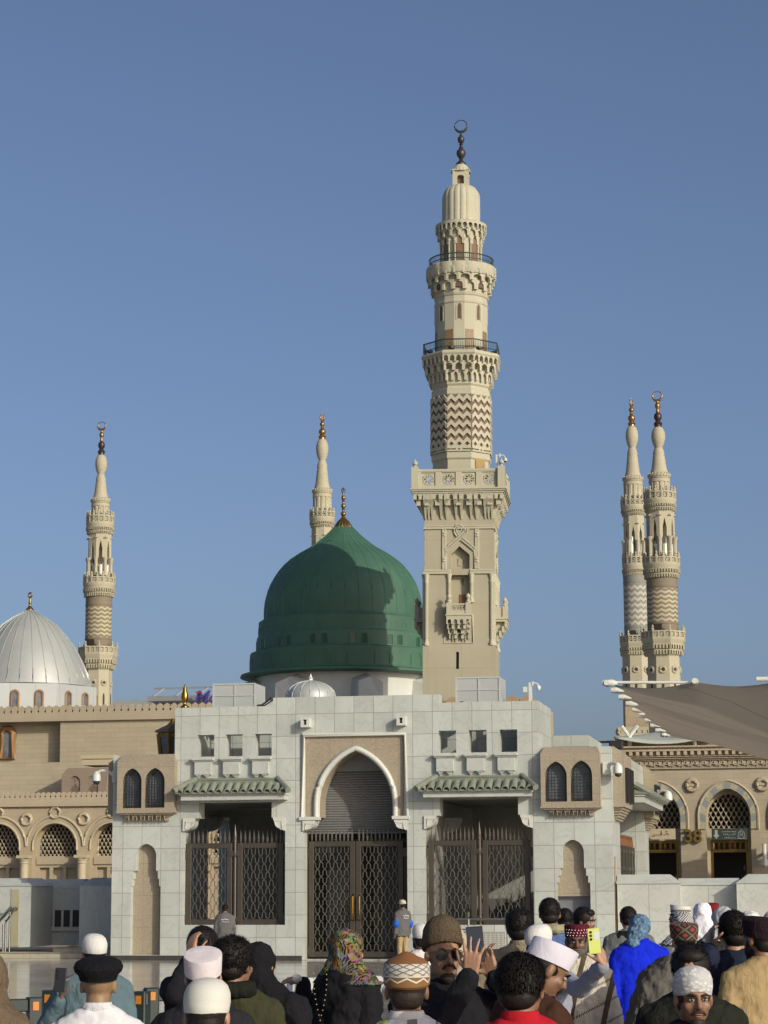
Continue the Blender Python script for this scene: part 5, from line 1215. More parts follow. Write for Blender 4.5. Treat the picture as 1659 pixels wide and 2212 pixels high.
cresting(uw0, uw1, VW-.04, zu1+.05, zuc, c4(1040, 240, VW)[0]-c4(980, 240, VW)[0], 'cresting', m_tanplain, lw)
x0, z1_ = c4(5, 422, VW+.5); x1, z0_ = c4(122, 705, VW+.5); cx, hw_ = (x0+x1)/2, (x1-x0)/2
b = MB(); ol = [(cx-hw_*.6, z0_+.12), (cx+hw_*.6, z0_+.12)] + arch(cx, hw_*.6, z1_-hw_, z1_-hw_*.4, 10); b.slab(ol, VW+.5, VW+.52); wn2 = b.build('window', m_glass, lw, ang=0)
b = MB()
for sc, y in ((1.28, .47), (1.55, .5)): b.tube([(cx+(x-cx)*sc, VW+y, (z1_-hw_)+(z-(z1_-hw_))*(sc if z > z1_-hw_ else 1.05)) for x, z in ol], .1, 6, closed=True)
b.build('window_frame', m_obrown, wn2, ang=60)
# lattice bay on the terrace; its grey-brown has the shade put in
x0, z1_ = c4(535, 775, VA+2.5); x1, _ = c4(925, 775, VA+2.5); z0_ = zcap-.1
gb = M('shade_toned_stone', (.30, .235, .19), .75, .06)
hs = []; ws_ = []
for cx4 in (645, 800):
    cx = c4(cx4, 900, VA+2.5)[0]; hw_ = c4(692, 900, VA+2.5)[0]-c4(645, 900, VA+2.5)[0]; zt_ = c4(645, 842, VA+2.5)[1]; hs.append([(cx-hw_, z0_+.1), (cx+hw_, z0_+.1)] + arch(cx, hw_, zt_-hw_, zt_, 8)); ws_.append((cx, hw_, zt_))
b = MB(); b.slab([(x0, z0_), (x1, z0_), (x1, z1_), (x0+.25, z1_), (x0, z1_-.25)], VA+2.5, VA+2.7, hs); b.box(x0+.01, x1, VA+2.701, VW-.51, z0_, z1_-.26); lb = b.build('lattice_bay', gb, lw, ang=30)
for cx, hw_, zt_ in ws_:
    b = MB()
    for i in range(-8, 9):
        for s in (1, -1):
            pa = (cx-hw_, zt_-hw_*2+i*hw_*.36); L_ = 2*hw_; zA, zB = pa[1], pa[1]+s*L_*1.2
            if max(zA, zB) < zt_+.0 and min(zA, zB) > z0_+.1: b.tube([(cx-hw_, VA+2.58, zA), (cx+hw_, VA+2.58, zB)], .035, 4)
    for i in range(-3, 4): b.tube([(cx+i*hw_*.28, VA+2.58, z0_+.1), (cx+i*hw_*.28, VA+2.58, zt_-abs(i)*hw_*.08)], .03, 4)
    b.build('bay_lattice', gb, lb, ang=0); 
b = MB(); b.box(x0+.8, x1+.3, VA+2.4, VA+4, z1_+.35, z1_+.5); b.box(x0+.85, x1+.3, VA+2.45, VA+4, z1_+.1, z1_+.349); b.build('ledge', m_creamp, lw)
# roof hall cresting seen right of the gatehouse roof
p0, p1 = at(1085, 1513, V0+30), at(1160, 1511, V0+30)
cr2 = thing('far_roof_edge', 'tan cresting of the far roof behind the mast camera', 'roof edge', (p0.x, V0+30, 0))
b = MB(); b.box(p0.x-3, p1.x+.3, V0+30, V0+33, 0, p0.z-.3); b.build('wall', m_tanplain, cr2)
cresting(p0.x-3, p1.x+.3, V0+30, p0.z-.2, at(1100, 1502, V0+30).z, .62, 'cresting', M('orange_tan_cresting', (.42, .29, .175), .75, .05), cr2)
# white lower block on the right behind the gatehouse
p0, p1 = at(1193, 1590, V0+5), at(1271, 1588, V0+5)
b = MB(); bz = zQ-.3; b.box(0, p1.x-p0.x, 0, 4, 0, p1.z-bz); o = b.build('roof_block', m_marble, None); solo(o, (p0.x, V0+5, bz), 'low white marble block on the roof right of the gatehouse parapet', 'roof block')
# ================================================================= far hotel with purple letters
hv = V0+150
ho = thing('hotel', 'pale far hotel roof with purple sign letters above the tan cresting', 'hotel', (at(400, 1500, hv).x, hv, 0))
a, bq = at(243, 1512, hv), at(640, 1506, hv)
b = MB(); b.box(a.x, bq.x, hv, hv+15, 0, at(400, 1509, hv).z); b.build('wall', M('grey_glass_block', (.33, .37, .40), .4, .05, .2, brick=(4, 6, 0, (.25, .28, .3), .12, .04)), ho)
a = at(345, 1500, hv); b = MB(); zt_ = at(400, 1499, hv).z
b.box(a.x+2, bq.x, hv-1, hv+14, at(400, 1508, hv).z+.02, zt_-1.0); b.box(a.x, bq.x, hv-4, hv+14, zt_-.98, zt_-.5)
for i in range(14): b.tube([(a.x+.5+i*2.2, hv-3.8, zt_-.5), (a.x+1.3+i*2.2, hv-3, zt_+.3)], .1, 4)
b.box(a.x+.3, bq.x, hv-3, hv-2.9, zt_+.25, zt_+.4)
b.build('roof', M('grey_metal_roof', (.20, .21, .22), .5), ho)
fc = bpy.data.curves.new('letters', 'FONT'); fc.body = 'Mov'; fc.size = 1; fc.extrude = .06; fc.shear = .35; fc.offset = .008
fo = bpy.data.objects.new('tmp', fc); COL.objects.link(fo)
bpy.context.view_layer.update()
fm = bpy.data.meshes.new_from_object(fo.evaluated_get(bpy.context.evaluated_depsgraph_get())); bpy.data.objects.remove(fo)
pl, ph_ = at(417, 1520, hv-5), at(417, 1491, hv-5); sz = (ph_.z-pl.z)/.72; fm.name = 'sign_letters'
fm.transform(Matrix.Translation(Vector((pl.x-at(400, 1500, hv).x, -5, pl.z))) @ Matrix.Scale(sz, 4) @ Matrix.Rotation(PI/2, 4, 'X'))
fm.materials.clear(); fm.materials.append(M('purple_sign', (.06, .045, .20), .4)); fo = bpy.data.objects.new('sign_letters', fm); COL.objects.link(fo); fo.parent = ho
b = MB(); q = at(430, 1495.5, hv-5.3); s_ = (at(436, 1495, hv-5.3).x-q.x); b.slab([(q.x-s_, q.z-s_*.4), (q.x+s_, q.z-s_*.4), (q.x+s_, q.z+s_*.5), (q.x+s_*.4, q.z), (q.x, q.z+s_*.6), (q.x-s_*.4, q.z), (q.x-s_, q.z+s_*.5)], hv-5.35, hv-5.25); b.build('sign_crown', M('red_sign', (.3, .04, .05), .4), ho)
# ================================================================= right hall with gate 38
VR = V0+42.0
cr4 = lambda cx, cy, v=VR: ga(1272+cx/4.0, 1438+cy/4.0, v)
rh = thing('mosque_hall', 'tan mosque hall with striped pointed arches and the gold number 38', 'mosque', (at(1500, 1750, VR).x, VR, 0))
perR = cr4(1203, 1290)[0]-cr4(598, 1290)[0]; cxR = cr4(1203, 1290)[0]; hwR = (cr4(1395, 1300)[0]-cr4(1010, 1300)[0])/2; vo = (cr4(1460, 1300)[0]-cr4(945, 1300)[0])/2
zsR, zaR, zvE = cr4(1203, 1300)[1], cr4(1203, 1057)[1], cr4(1203, 1410)[1]; zaO = cr4(1203, 990)[1]
zcor = cr4(900, 695)[1]; zb_ = cr4(900, 893)[1]
ur0, ur1 = cxR-perR*2.2, cxR+perR*2.5
hs = [[(cxR+perR*i-hwR, .05), (cxR+perR*i+hwR, .05)] + arch(cxR+perR*i, hwR, zsR, zaR, 12) for i in (-1, 0, 1, 2)]
b = MB(); b.slab(rect(ur0, ur1, 0, zcor-.1), VR, VR+.6, hs); b.build('wall', M('tan_brick_courses', (.46, .39, .295), .75, .06, .8, brick=(.72, .245, .5, (.28, .21, .15), .008, .05), streak=.12), rh, ang=30)
cm = MB(); zz = lambda cy: cr4(900, cy)[1]
for y0, y1, pr in ((695, 712, .55), (712, 722, .45), (782, 792, .34), (797, 808, .28), (848, 856, .14), (884, 894, .12), (812, 818, .18)): cm.cbox(ur0, ur1, VR-pr, VR-.002, zz(y1)+.004, zz(y0), .03)
cm.box(ur0, ur1, VR-.2, VR-.003, zz(782)+.003, zz(722)-.003)
nd_ = int((ur1-ur0)/.31)
for i in range(nd_):
    x = ur0+.31*(i+.5); cm.box(x-.075, x+.075, VR-.40, VR-.201, zz(774), zz(740)); 
cm.box(ur0, ur1, VR-.42, VR-.21, zz(739), zz(723))
b0 = cm.build('cornice', M('pale_cornice', (.50, .405, .30), .75, .05, streak=.08), rh, ang=30)
fz = MB(); fz.box(ur0, ur1, VR-.08, VR-.004, zz(847), zz(819)); n = int((ur1-ur0)/.42)
for i in range(n):
    x = ur0+.42*(i+.5); zc = (zz(847)+zz(819))/2
    fz.tube([(x+.13*math.cos(s), VR-.1, zc+.16*math.sin(s)) for s in [2*PI*j/8 for j in range(8)]], .035, 4, closed=True); fz.tube([(x+.1, VR-.1, zc-.2), (x+.32, VR-.1, zc+.2)], .03, 4)
fz.build('frieze', m_panelst, b0)
b = MB(); b.box(ur0, ur1, VR-.05, VR-.004, zz(883), zz(857)); b.build('grey_band', M('grey_stone_band', (.32, .29, .23), .75, .05), b0)
m_vb = M('blue_grey_voussoir', (.27, .29, .30), .7, .05); m_vc = M('carved_cream_voussoir', (.50, .44, .32), .75, .05, grain=.5, gs=9, bump=.6, bs=9)
for i in (-1, 0, 1):
    cx = cxR+perR*i; ia = arch(cx, hwR*1.01, zsR, zaR+.01, 60); oa = arch(cx, vo, zsR, zaO, 60)
    ia = [(cx+hwR*1.01, zvE)] + ia + [(cx-hwR*1.01, zvE)]; oa = [(cx+vo, zvE)] + oa + [(cx-vo, zvE)]
    def walk(path, m_):
        d = [0]
        for p, q in zip(path, path[1:]): d.append(d[-1]+math.hypot(p[0]-q[0], p[1]-q[1]))
        res = []
        for k in range(m_+1):
            s = d[-1]*k/m_; j = max(i_ for i_ in range(len(d)) if d[i_] <= s+1e-9); j = min(j, len(path)-2); f = (s-d[j])/(d[j+1]-d[j]); res.append((path[j][0]+(path[j+1][0]-path[j][0])*f, path[j][1]+(path[j+1][1]-path[j][1])*f))
        return res
    nv = 15; iw, ow = walk(ia, nv), walk(oa, nv); B1, B2 = MB(), MB()
    for k in range(nv): (B2 if k % 2 else B1).slab([iw[k], ow[k], ow[k+1], iw[k+1]], VR-.07, VR-.003)
    build_split(B1, 'cream_voussoir', m_vc, rh, ang=0); build_split(B2, 'grey_voussoir', m_vb, rh, ang=0)
    b = MB(); b.tube([(x, VR-.05, z) for x, z in [(cx+vo, zvE)] + arch(cx, vo, zsR, zaO, 20) + [(cx-vo, zvE)]], .07, 5); b.build('arch_rim', b0.data.materials[0], rh, ang=60)
    zl0 = cr4(1203, 1405, VR+.6)[1]
    hs = [[(cx-hwR*.93, zl0), (cx+hwR*.93, zl0)] + arch(cx, hwR*.93, zsR, zaR-.25, 12), rect(cx-hwR*.86, cx+hwR*.86, .1, cr4(1203, 1508, VR+.6)[1])]
    b = MB(); b.slab([(cx-hwR-.3, .06), (cx+hwR+.3, .06), (cx+hwR+.3, zaR+.3), (cx-hwR-.3, zaR+.3)], VR+.61, VR+.75, hs); b.build('screen_wall', m_creamp, rh, ang=30)
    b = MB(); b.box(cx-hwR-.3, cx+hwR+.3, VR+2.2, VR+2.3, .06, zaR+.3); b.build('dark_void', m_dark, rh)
    lattice_arch(cx, hwR*.95, zl0, zsR, zaR-.22, VR+.68, rh, hwR*.235, hwR*.42)
    zd1, zd0 = cr4(1203, 1508, VR+.6)[1], cr4(1203, 1612, VR+.6)[1]
    b = MB(); x0, x1 = cx-hwR*.86, cx+hwR*.86
    b.box(x0, x1, VR+.62, VR+.74, zd1-.12, zd1-.003); b.box(x0, x1, VR+.62, VR+.74, zd0, zd0+.14); b.box(x0, x0+.12, VR+.62, VR+.74, .06, zd1-.125); b.box(x1-.12, x1, VR+.62, VR+.74, .06, zd1-.125)
    for j in range(6):
        x = x0+.14+(x1-x0-.28)*(j+.5)/6; w_ = (x1-x0)/14
        b.tube([(x+w_, VR+.68, zd0+.14), (x+w_, VR+.68, zd0+.55)] + [(x+w_*math.cos(s), VR+.68, zd0+.55+w_*1.2*math.sin(s)) for s in [PI*q/8 for q in range(9)]] + [(x-w_, VR+.68, zd0+.14)], .04, 5)
        b.lathe([(.06, zd0+.14), (.1, zd0+.3), (.05, zd0+.5), (.08, zd0+.6)], (x+w_*1.05, VR+.68), 6)
    b.build('door_frame', m_brass, rh, ang=50)
    b = MB(); b.box(x0+.13, x1-.13, VR+.78, VR+.8, zd0+.1, zd1-.1); b.build('fanlight', M('dark_brown_fanlight', (.05, .03, .02), .3), rh)
    zm = cr4(890, 1032)[1]
    xm = cx+perR/2+.0; b = MB(); r_ = cr4(940, 1032)[0]-cr4(890, 1032)[0]
    b.slab([(xm+r_*.8*math.cos(s), zm+r_*.8*math.sin(s)) for s in [2*PI*j/20 for j in range(20)]], VR-.06, VR-.003); b.tube([(xm+r_*.9*math.cos(s), VR-.08, zm+r_*.9*math.sin(s)) for s in [2*PI*j/20 for j in range(20)]], .1, 6, closed=True)
    b.box(xm-r_*.5, xm+r_*.5, VR-.10, VR-.061, zm-r_*.22, zm+r_*.22)
    b.build('medallion', b0.data.materials[0], rh, ang=40)
# signs
def text_mesh(body, size, extrude, name, mat, shear=0, offset=0, bevel=0):
    fc = bpy.data.curves.new('t', 'FONT'); fc.body = body; fc.size = size; fc.extrude = extrude; fc.shear = shear; fc.offset = offset; fc.align_x = 'CENTER'; fc.bevel_depth = bevel
    fo = bpy.data.objects.new('tmp', fc); COL.objects.link(fo); bpy.context.view_layer.update()
    me = bpy.data.meshes.new_from_object(fo.evaluated_get(bpy.context.evaluated_depsgraph_get())); bpy.data.objects.remove(fo)
    me.materials.clear(); me.materials.append(mat); me.name = name; return me
x38, z38 = cr4(901, 1525, VR-.2); h38 = cr4(901, 1415, VR-.2)[1]-z38
me = text_mesh('38', h38/.7, .07, 'gate_number', M('bronze_gold_letters', (.26, .17, .055), .4, .1, 3, metal=.5), offset=.012, bevel=.008)
me.transform(Matrix.Rotation(PI/2, 4, 'X')); o = bpy.data.objects.new('gate_number', me); COL.objects.link(o); solo(o, (x38, VR-.1, z38), 'gold number 38 fixed to the tan wall between two arches', 'number')
def squiggle(B, x0, x1, z, h, y, seed, r=.03):
    rnd = random.Random(seed); x = x1
    while x > x0:
        w_ = rnd.uniform(.5, 1.3)*h; k = rnd.choice((0, 1, 2, 3)); xa = max(x0, x-w_)
        if k == 0: B.tube([(x, y, z), (x-.1*w_, y, z+h*.9), (x-.2*w_, y, z), (xa, y, z)], r, 4)
        elif k == 1: B.tube([(x, y, z), (x-.25*w_, y, z-h*.25), (x-.6*w_, y, z-h*.25), (xa, y, z+h*.2)], r, 4)
        elif k == 2: B.tube([(x, y, z), (x-.3*w_, y, z+h*.45), (x-.55*w_, y, z+h*.1), (xa, y, z)], r, 4); B.box(x-.4*w_-r, x-.4*w_+r, y-r, y+r, z+h*.65, z+h*.65+2*r)
        else: B.tube([(x, y, z+h*.1), (xa, y, z)], r, 4); B.box((x+xa)/2-r, (x+xa)/2+r, y-r, y+r, z-h*.35, z-h*.35+2*r)
        x = xa-h*rnd.choice((.05, .1, .35))
sx0, sz1 = cr4(1060, 1408, VR-.12); sx1, sz0 = cr4(1365, 1506, VR-.12)
sgn = thing('entrance_sign', 'dark green sign board with white arrow and Arabic writing in the arch', 'sign', ((sx0+sx1)/2, VR, sz0))
b = MB(); b.cbox(sx0, sx1, VR-.12, VR+.02, sz0, sz1, .015); b.build('board', M('dark_green_board', (.035, .05, .045), .4, .1), sgn)
mw = M('sign_white', (.42, .47, .46), .5); b = MB(); yy = VR-.13; cxs = (sx0+sx1)/2; hs_ = sz1-sz0
h1 = hs_; ax_ = sx0+(sx1-sx0)*.13; b.slab([(ax_-h1*.12, sz1-h1*.12), (ax_-h1*.12, sz0+h1*.45), (ax_-h1*.28, sz0+h1*.45), (ax_, sz0+h1*.12), (ax_+h1*.28, sz0+h1*.45), (ax_+h1*.12, sz0+h1*.45), (ax_+h1*.12, sz1-h1*.12)], yy-.005, yy+.005)
for j, (f0_, f1_) in enumerate(((.28, .70), (.34, .68), (.36, .68))): squiggle(b, sx0+(sx1-sx0)*f0_, sx0+(sx1-sx0)*f1_, sz1-hs_*(.27+.27*j), hs_*.13, yy, 11+j, .012)
px_ = sx0+(sx1-sx0)*.85; b.tube([(px_-h1*.36, yy, sz0+h1*.14), (px_+h1*.36, yy, sz0+h1*.14)], .016, 4)
b.tube([(px_-h1*.30, yy, sz0+h1*.2), (px_-h1*.26, yy, sz0+h1*.6), (px_, yy, sz0+h1*.9), (px_+h1*.26, yy, sz0+h1*.6), (px_+h1*.30, yy, sz0+h1*.2)], .014, 4); b.tube([(px_+h1*.12*math.cos(s), yy, sz0+h1*.6+h1*.13*math.sin(s)) for s in [2*PI*q/10 for q in range(10)]], .012, 4, closed=True); b.tube([(px_-h1*.16, yy, sz0+h1*.2), (px_-h1*.12, yy, sz0+h1*.44), (px_+h1*.12, yy, sz0+h1*.44), (px_+h1*.16, yy, sz0+h1*.2)], .012, 4)
b.build('writing', mw, sgn, ang=0)
lx0, lz1 = cr4(535, 1410, VR-.0); lx1, lz0 = cr4(750, 1500, VR)
b = MB(); b.box(0, lx1-lx0, -.1, 0, 0, lz1-lz0); o = b.build('carved_lintel', m_creamp, None); q = thing('name_plaque', 'cream plaque with thin Arabic writing inside the left striped arch', 'plaque', (lx0, VR, lz0)); ORG[q.name] = Vector((0, 0, 0)); o.parent = q; o.name = 'plate'
b = MB(); squiggle(b, .2, lx1-lx0-.3, (lz1-lz0)*.42, (lz1-lz0)*.45, -.115, 5, .02); b.build('writing', M('plaque_ink', (.22, .16, .10), .6), q, ang=0)
# wall lamp bar on the far right
xl, zl1 = cr4(1515, 1540, VR-.4); zl0_ = cr4(1515, 1725, VR-.4)[1]
q = thing('wall_light', 'tall white tube light with a lantern end on the tan wall at the right edge', 'wall light', (xl, VR, zl0_)); b = MB(); b.tube([(xl, VR-.4, zl0_+.3), (xl, VR-.4, zl1)], .09, 8); b.box(xl-.05, xl+.05, VR-.4, VR-.002, (zl0_+zl1)/2, (zl0_+zl1)/2+.12); b.build('tube', m_white, q); b = MB(); b.lathe([(.1, zl0_+.3), (.16, zl0_+.2), (.16, zl0_), (.06, zl0_-.1)], (xl, VR-.4), 8); b.build('lamp_head', m_cam, q)
# roof pavilion wall and white tent
pv = VR+6; b = MB(); a, bq = at(1330, 1606, pv), at(1660, 1606, pv)
pw = thing('roof_screen', 'olive tan panel screen on the roof under the white tent', 'screen', ((a.x+bq.x)/2, pv, 0)); b.box(a.x, bq.x+6, pv, pv+.3, zcor-.4, at(1450, 1594, pv).z); b.build('panels', M('olive_panels', (.22, .19, .125), .6, .06, .5, brick=(1.35, 9, 0, (.13, .11, .07), .03, .05)), pw)
b = MB(); b.box(a.x-1, bq.x+6, VR+.2, pv+20, zcor-1.0, zcor-.4); b.build('roof_deck', m_tanplain, pw)
tp = thing('roof_tent', 'pale tensile tent roof on white posts above the tan hall', 'tent', (at(1430, 1600, pv).x, pv, zcor-.4))
pk = at(1432, 1572, pv+5); c00 = at(1326, 1603, pv-1.5); c10 = at(1540, 1597.5, pv-1.5); b = MB(); nn = 14; vs = []; 
ul_, ur_ = c00.x, c10.x; v0_, v1_ = pv-1.5, pv+11
for j in range(nn+1):
    for i in range(nn+1):
        s, q = i/nn, j/nn; u = ul_+(ur_-ul_)*s; v = v0_+(v1_-v0_)*q; e = 1-max(abs(2*s-1), abs(2*q-1)); ed = 1-abs(2*s-1) if q in (0, 1) else 1
        z = c00.z+(pk.z-c00.z)*(e**.8); z += .35*(abs(2*s-1)**2*abs(2*q-1)**2-.4)
        vs.append((u, v, z))
fs = [(j*(nn+1)+i, j*(nn+1)+i+1, (j+1)*(nn+1)+i+1, (j+1)*(nn+1)+i) for j in range(nn) for i in range(nn)]
b.add(vs, fs); to = b.build('fabric', M('white_tent_fabric', (.52, .54, .50), .6, .03), tp, ang=60)
md = to.modifiers.new('s', 'SOLIDIFY'); md.thickness = .05
b = MB()
for px_ in (1362, 1502): a = at(px_, 1600, pv-.5); b.tube([(a.x, pv-.5, zcor-.4), (a.x-.05, pv-.5, a.z+.2), (a.x+.35, pv-.5, a.z+.75)], .11, 6)
for px_ in (1362, 1502): a = at(px_, 1600, pv-.5); b.tube([(a.x-.05, pv-.5, a.z+.2), (a.x-.4, pv-.5, a.z+.7)], .08, 6)
build_split(b, 'post', m_white, tp)
# guy cable and floodlight box on the corner
a, bq = at(1272, 1604, pv-1), at(1326, 1602, pv-1); b = MB(); b.tube([(0, 0, 0), (bq.x-a.x, 0, bq.z-a.z)], .06, 5); o = b.build('guy_cable', m_black, None); solo(o, (a.x, pv-1, a.z), 'thin dark cable running from the tent corner to the left', 'cable')
fl2 = thing('floodlight', 'small black floodlight on the corner roof of the gatehouse', 'floodlight', (gu(1331, 1606, 4), V0+4, zQ)); q = ORG[fl2.name]; b = MB(); b.box(q.x-.05, q.x+.05, q.y-.05, q.y+.05, zQ-.005, zQ+.16); b.build('stand', m_black, fl2); b = MB(); b.cbox(q.x-.2, q.x+.2, q.y-.15, q.y+.12, zQ+.16, zQ+.4, .03); b.build('head', m_black, fl2)
# ================================================================= big shade canopy on the right
NL = at(1311, 1477, V0+9.5); side = 25.0
um = thing('shade_canopy', 'huge tan fabric shade canopy with white scalloped tips at the right', 'shade canopy', (NL.x+side/2, NL.y+side/2, 0))
zc_ = NL.z; nC = 126; cu, cv = NL.x+side/2, NL.y+side/2
zlow = 5.05
def canz(s, t):
    d = max(abs(s), abs(t)); r_ = math.hypot(s, t); dd = .55*d+.45*min(1, r_/1.08); 
    return zlow+(zc_-zlow)*min(1, dd)**1.45
def edgein(w_, n_=9): f = (w_*n_) % 1; return .034*(1-(abs(2*f-1))**2.0)
vs = []
for j in range(nC+1):
    for i in range(nC+1):
        s, q = 2*i/nC-1, 2*j/nC-1; u, v = s, q
        if abs(s) > .82: u = s*(1-edgein((q+1)/2)*((abs(s)-.82)/.18)**2)
        if abs(q) > .82: v = q*(1-edgein((s+1)/2)*((abs(q)-.82)/.18)**2)
        dm = max(abs(s), abs(q)); w9 = ((q if abs(s) > abs(q) else s)+1)/2*9 % 1; vs.append((cu+u*side/2, cv+v*side/2, canz(s, q)-.13*math.sin(PI*w9)*max(0, (dm-.6)/.4)**2))
b = MB(); b.add(vs, [(j*(nC+1)+i, j*(nC+1)+i+1, (j+1)*(nC+1)+i+1, (j+1)*(nC+1)+i) for j in range(nC) for i in range(nC)])
def canopy_mat():
    t = NT('tan_canopy_fabric'); o = t.obj(); x = t.xyz(o)
    ax_, ay_ = t.math('ABSOLUTE', x[0]), t.math('ABSOLUTE', x[1])
    ang = t.math('ARCTAN2', x[1], x[0]); seam = t.math('ABSOLUTE', t.math('SUBTRACT', t.math('FRACT', t.math('MULTIPLY', ang, 36/(2*PI))), .5))
    d = t.math('MAXIMUM', ax_, ay_); ring = t.math('ABSOLUTE', t.math('SUBTRACT', t.math('FRACT', t.math('DIVIDE', d, 3.1)), .5))
    c = t.mix(t.ramp(t.noise(o, .18, 3), .3, .7), (.32, .28, .225), (.37, .325, .26))
    c = t.mix(t.math('MULTIPLY', t.math('GREATER_THAN', seam, .485), .5), c, (.17, .13, .09))
    c = t.mix(t.math('MULTIPLY', t.math('GREATER_THAN', t.math('ABSOLUTE', t.math('SUBTRACT', t.math('MULTIPLY', t.math('ABSOLUTE', t.math('SUBTRACT', ax_, 6.2)), 1.0), .0)), 1.0), 0), c, c)
    c = t.mix(t.math('MULTIPLY', t.math('LESS_THAN', t.math('ABSOLUTE', t.math('SUBTRACT', ay_, 6.0)), .8), .22), c, (.17, .13, .10))  # darker bands: shading of the underside put into the fabric colour
    c = t.mix(t.math('MULTIPLY', t.math('LESS_THAN', t.math('ABSOLUTE', t.math('SUBTRACT', ax_, 6.0)), .8), .22), c, (.17, .13, .10))
    t.set(t.b.inputs['Base Color'], c); t.set(t.b.inputs['Roughness'], .7)
    tr = t.n('ShaderNodeBsdfTranslucent', {0: c}); mx = t.n('ShaderNodeMixShader', {0: .45, 1: t.b.outputs[0], 2: tr.outputs[0]})
    t.t.links.new(mx.outputs[0], t.t.nodes['Material Output'].inputs[0]); return t.m
fab = b.build('fabric', canopy_mat(), um, ang=0); fab.data.shade_smooth()
b = MB()
n9 = 9
for k in range(n9+1):
    w_ = 2*k/n9-1
    for (sx, sy, dx, dy) in ((-1, w_, -1, 0), (1, w_, 1, 0), (w_, -1, 0, -1), (w_, 1, 0, 1)):
        p0 = Vector((cu+sx*side/2*.985 if dx else cu+sx*side/2, cv+sy*side/2*.985 if dy else cv+sy*side/2, zc_+.02)); p1 = p0+Vector((dx, dy, .02))*.32
        b.tube([p0-Vector((dx, dy, 0))*.15, p0, p1], [.05, .12, .09], 8)
build_split(b, 'arm_tip', m_white, um, ang=50)
b = MB(); b.tube([(cu-side/2, cv-side/2+.1, zc_+.05), (cu-side/2+2.6, cv-side/2+.15, zc_+.0)], .05, 8); b.tube([(cu-side/2+4.7, cv-side/2+.1, zc_+.05), (cu-side/2+9.5, cv-side/2+.15, zc_+.05)], .08, 8); build_split(b, 'edge_tube', m_white, um, ang=50)
b = MB(); b.lathe([(.9, 0), (.9, 1.2), (.55, 1.4), (.5, 3.4), (.9, 4.2), (1.2, 4.75)], (cu, cv), 24); b.build('post', m_tanplain, um, ang=40)
# ================================================================= low marble walls
def low_block(px0, px1, pytop, pycap, v, depth, label, cham=.28, grp=None, mat=m_marble_p, z0=0, left=True, right=True):
    a, b_ = at(px0, 1950, v).x, at(px1, 1950, v).x; zt_, zc = at((px0+px1)/2, pytop, v+cham).z, at((px0+px1)/2, pycap, v).z
    t = thing('low_wall', label, 'wall', ((a+b_)/2, v, z0), grp); m = MB(); m.box(a, b_, v, v+depth, z0, zc-.004); m.build('block', mat, t)
    m = MB(); cl, cr_ = (cham*1.1 if left else 0), (cham*1.1 if right else 0)
    m.add([(a-.03, v-.03, zc), (b_+.03, v-.03, zc), (b_+.03, v+depth+.03, zc), (a-.03, v+depth+.03, zc), (a+cl, v+cham, zt_), (b_-cr_, v+cham, zt_), (b_-cr_, v+depth-cham*.3, zt_), (a+cl, v+depth-cham*.3, zt_)], [(0, 3, 2, 1), (4, 5, 6, 7), (0, 1, 5, 4), (1, 2, 6, 5), (2, 3, 7, 6), (3, 0, 4, 7)]); m.build('cap', m_marble_p, t)
    return t, a, b_, zc, zt_
m_bigslab = M('white_marble_slabs', (.64, .65, .63), .42, .06, .9, vein=.42, brick=(1.9, 1.05, 0, JM, .008, .03), streak=.15)
G1 = 'low marble walls beside the gatehouse'
low_block(1334, 1470, 1889, 1909, V0+.2, .9, 'low white marble wall touching the right corner of the gatehouse', grp=G1, mat=m_bigslab, left=False)
low_block(1466, 1596, 1897, 1912, V0+.6, .7, 'lower middle stretch of white marble wall below the striped arches', .2, G1, m_bigslab, left=False, right=False)
low_block(1592, 1760, 1888, 1908, V0+.1, .9, 'white marble wall block at the right edge of the view', grp=G1, mat=m_bigslab)
lv = V0+2.6
t, a, b_, zc, zt_ = low_block(-60, 67, 1897, 1914, lv, 1.9, 'white marble pier with a narrow cream door at the left edge', grp=G1, z0=.3)
dm = MB(); x0, x1 = at(24, 1950, lv).x, at(41, 1950, lv).x; dm.box(x0, x1, lv-.02, lv-.003, .32, zc-.1); dm.build('narrow_door', M('cream_door', (.44, .40, .28), .5), t)
hm = MB(); hz = at(25, 1963, lv).z; hm.box(x0+.02, x0+.22, lv-.09, lv-.021, hz-.04, hz+.04); hm.build('door_handle', m_brass, t)
low_block(172, 243, 1896, 1912, lv+.1, 2.5, 'shaded white marble pier against the left side of the gatehouse', grp=G1, z0=.3)
rv = lv+2.0
t, a, b_, zc, zt_ = low_block(70, 180, 1899, 1918, rv, .5, 'shaded recessed marble wall with a row of slots between two piers', .1, G1, z0=.3, left=False, right=False)
m = MB(); zs0, zs1 = at(120, 2002, rv).z, at(120, 1966, rv).z
for px_ in (80, 99.5, 118.5, 137.5, 157): x = at(px_, 1980, rv).x; m.box(x, x+.20, rv-.012, rv-.002, zs0, zs1)
build_split(m, 'slot', m_dark, t)
m = MB(); m.box(a, b_, rv-.12, rv-.003, zs0-.12, zs0-.02); m.build('ledge', m_marble_p, t)
m = MB(); m.box(at(-60, 2040, lv).x, at(242, 2040, lv).x, lv-.02+0, lv+.3, .301, .42); 
st = thing('entrance_steps', 'two pale stone steps leading to the shaded corner on the left', 'steps', (at(90, 2060, lv).x, lv-1, 0))
ms = M('worn_cream_step_stone', (.52, .48, .38), .5, .1, 1.2, vein=.4, brick=(1.6, 3, 0, (.2, .18, .15), .01, .06))
x0, x1 = at(-80, 2060, lv).x, uL-.05
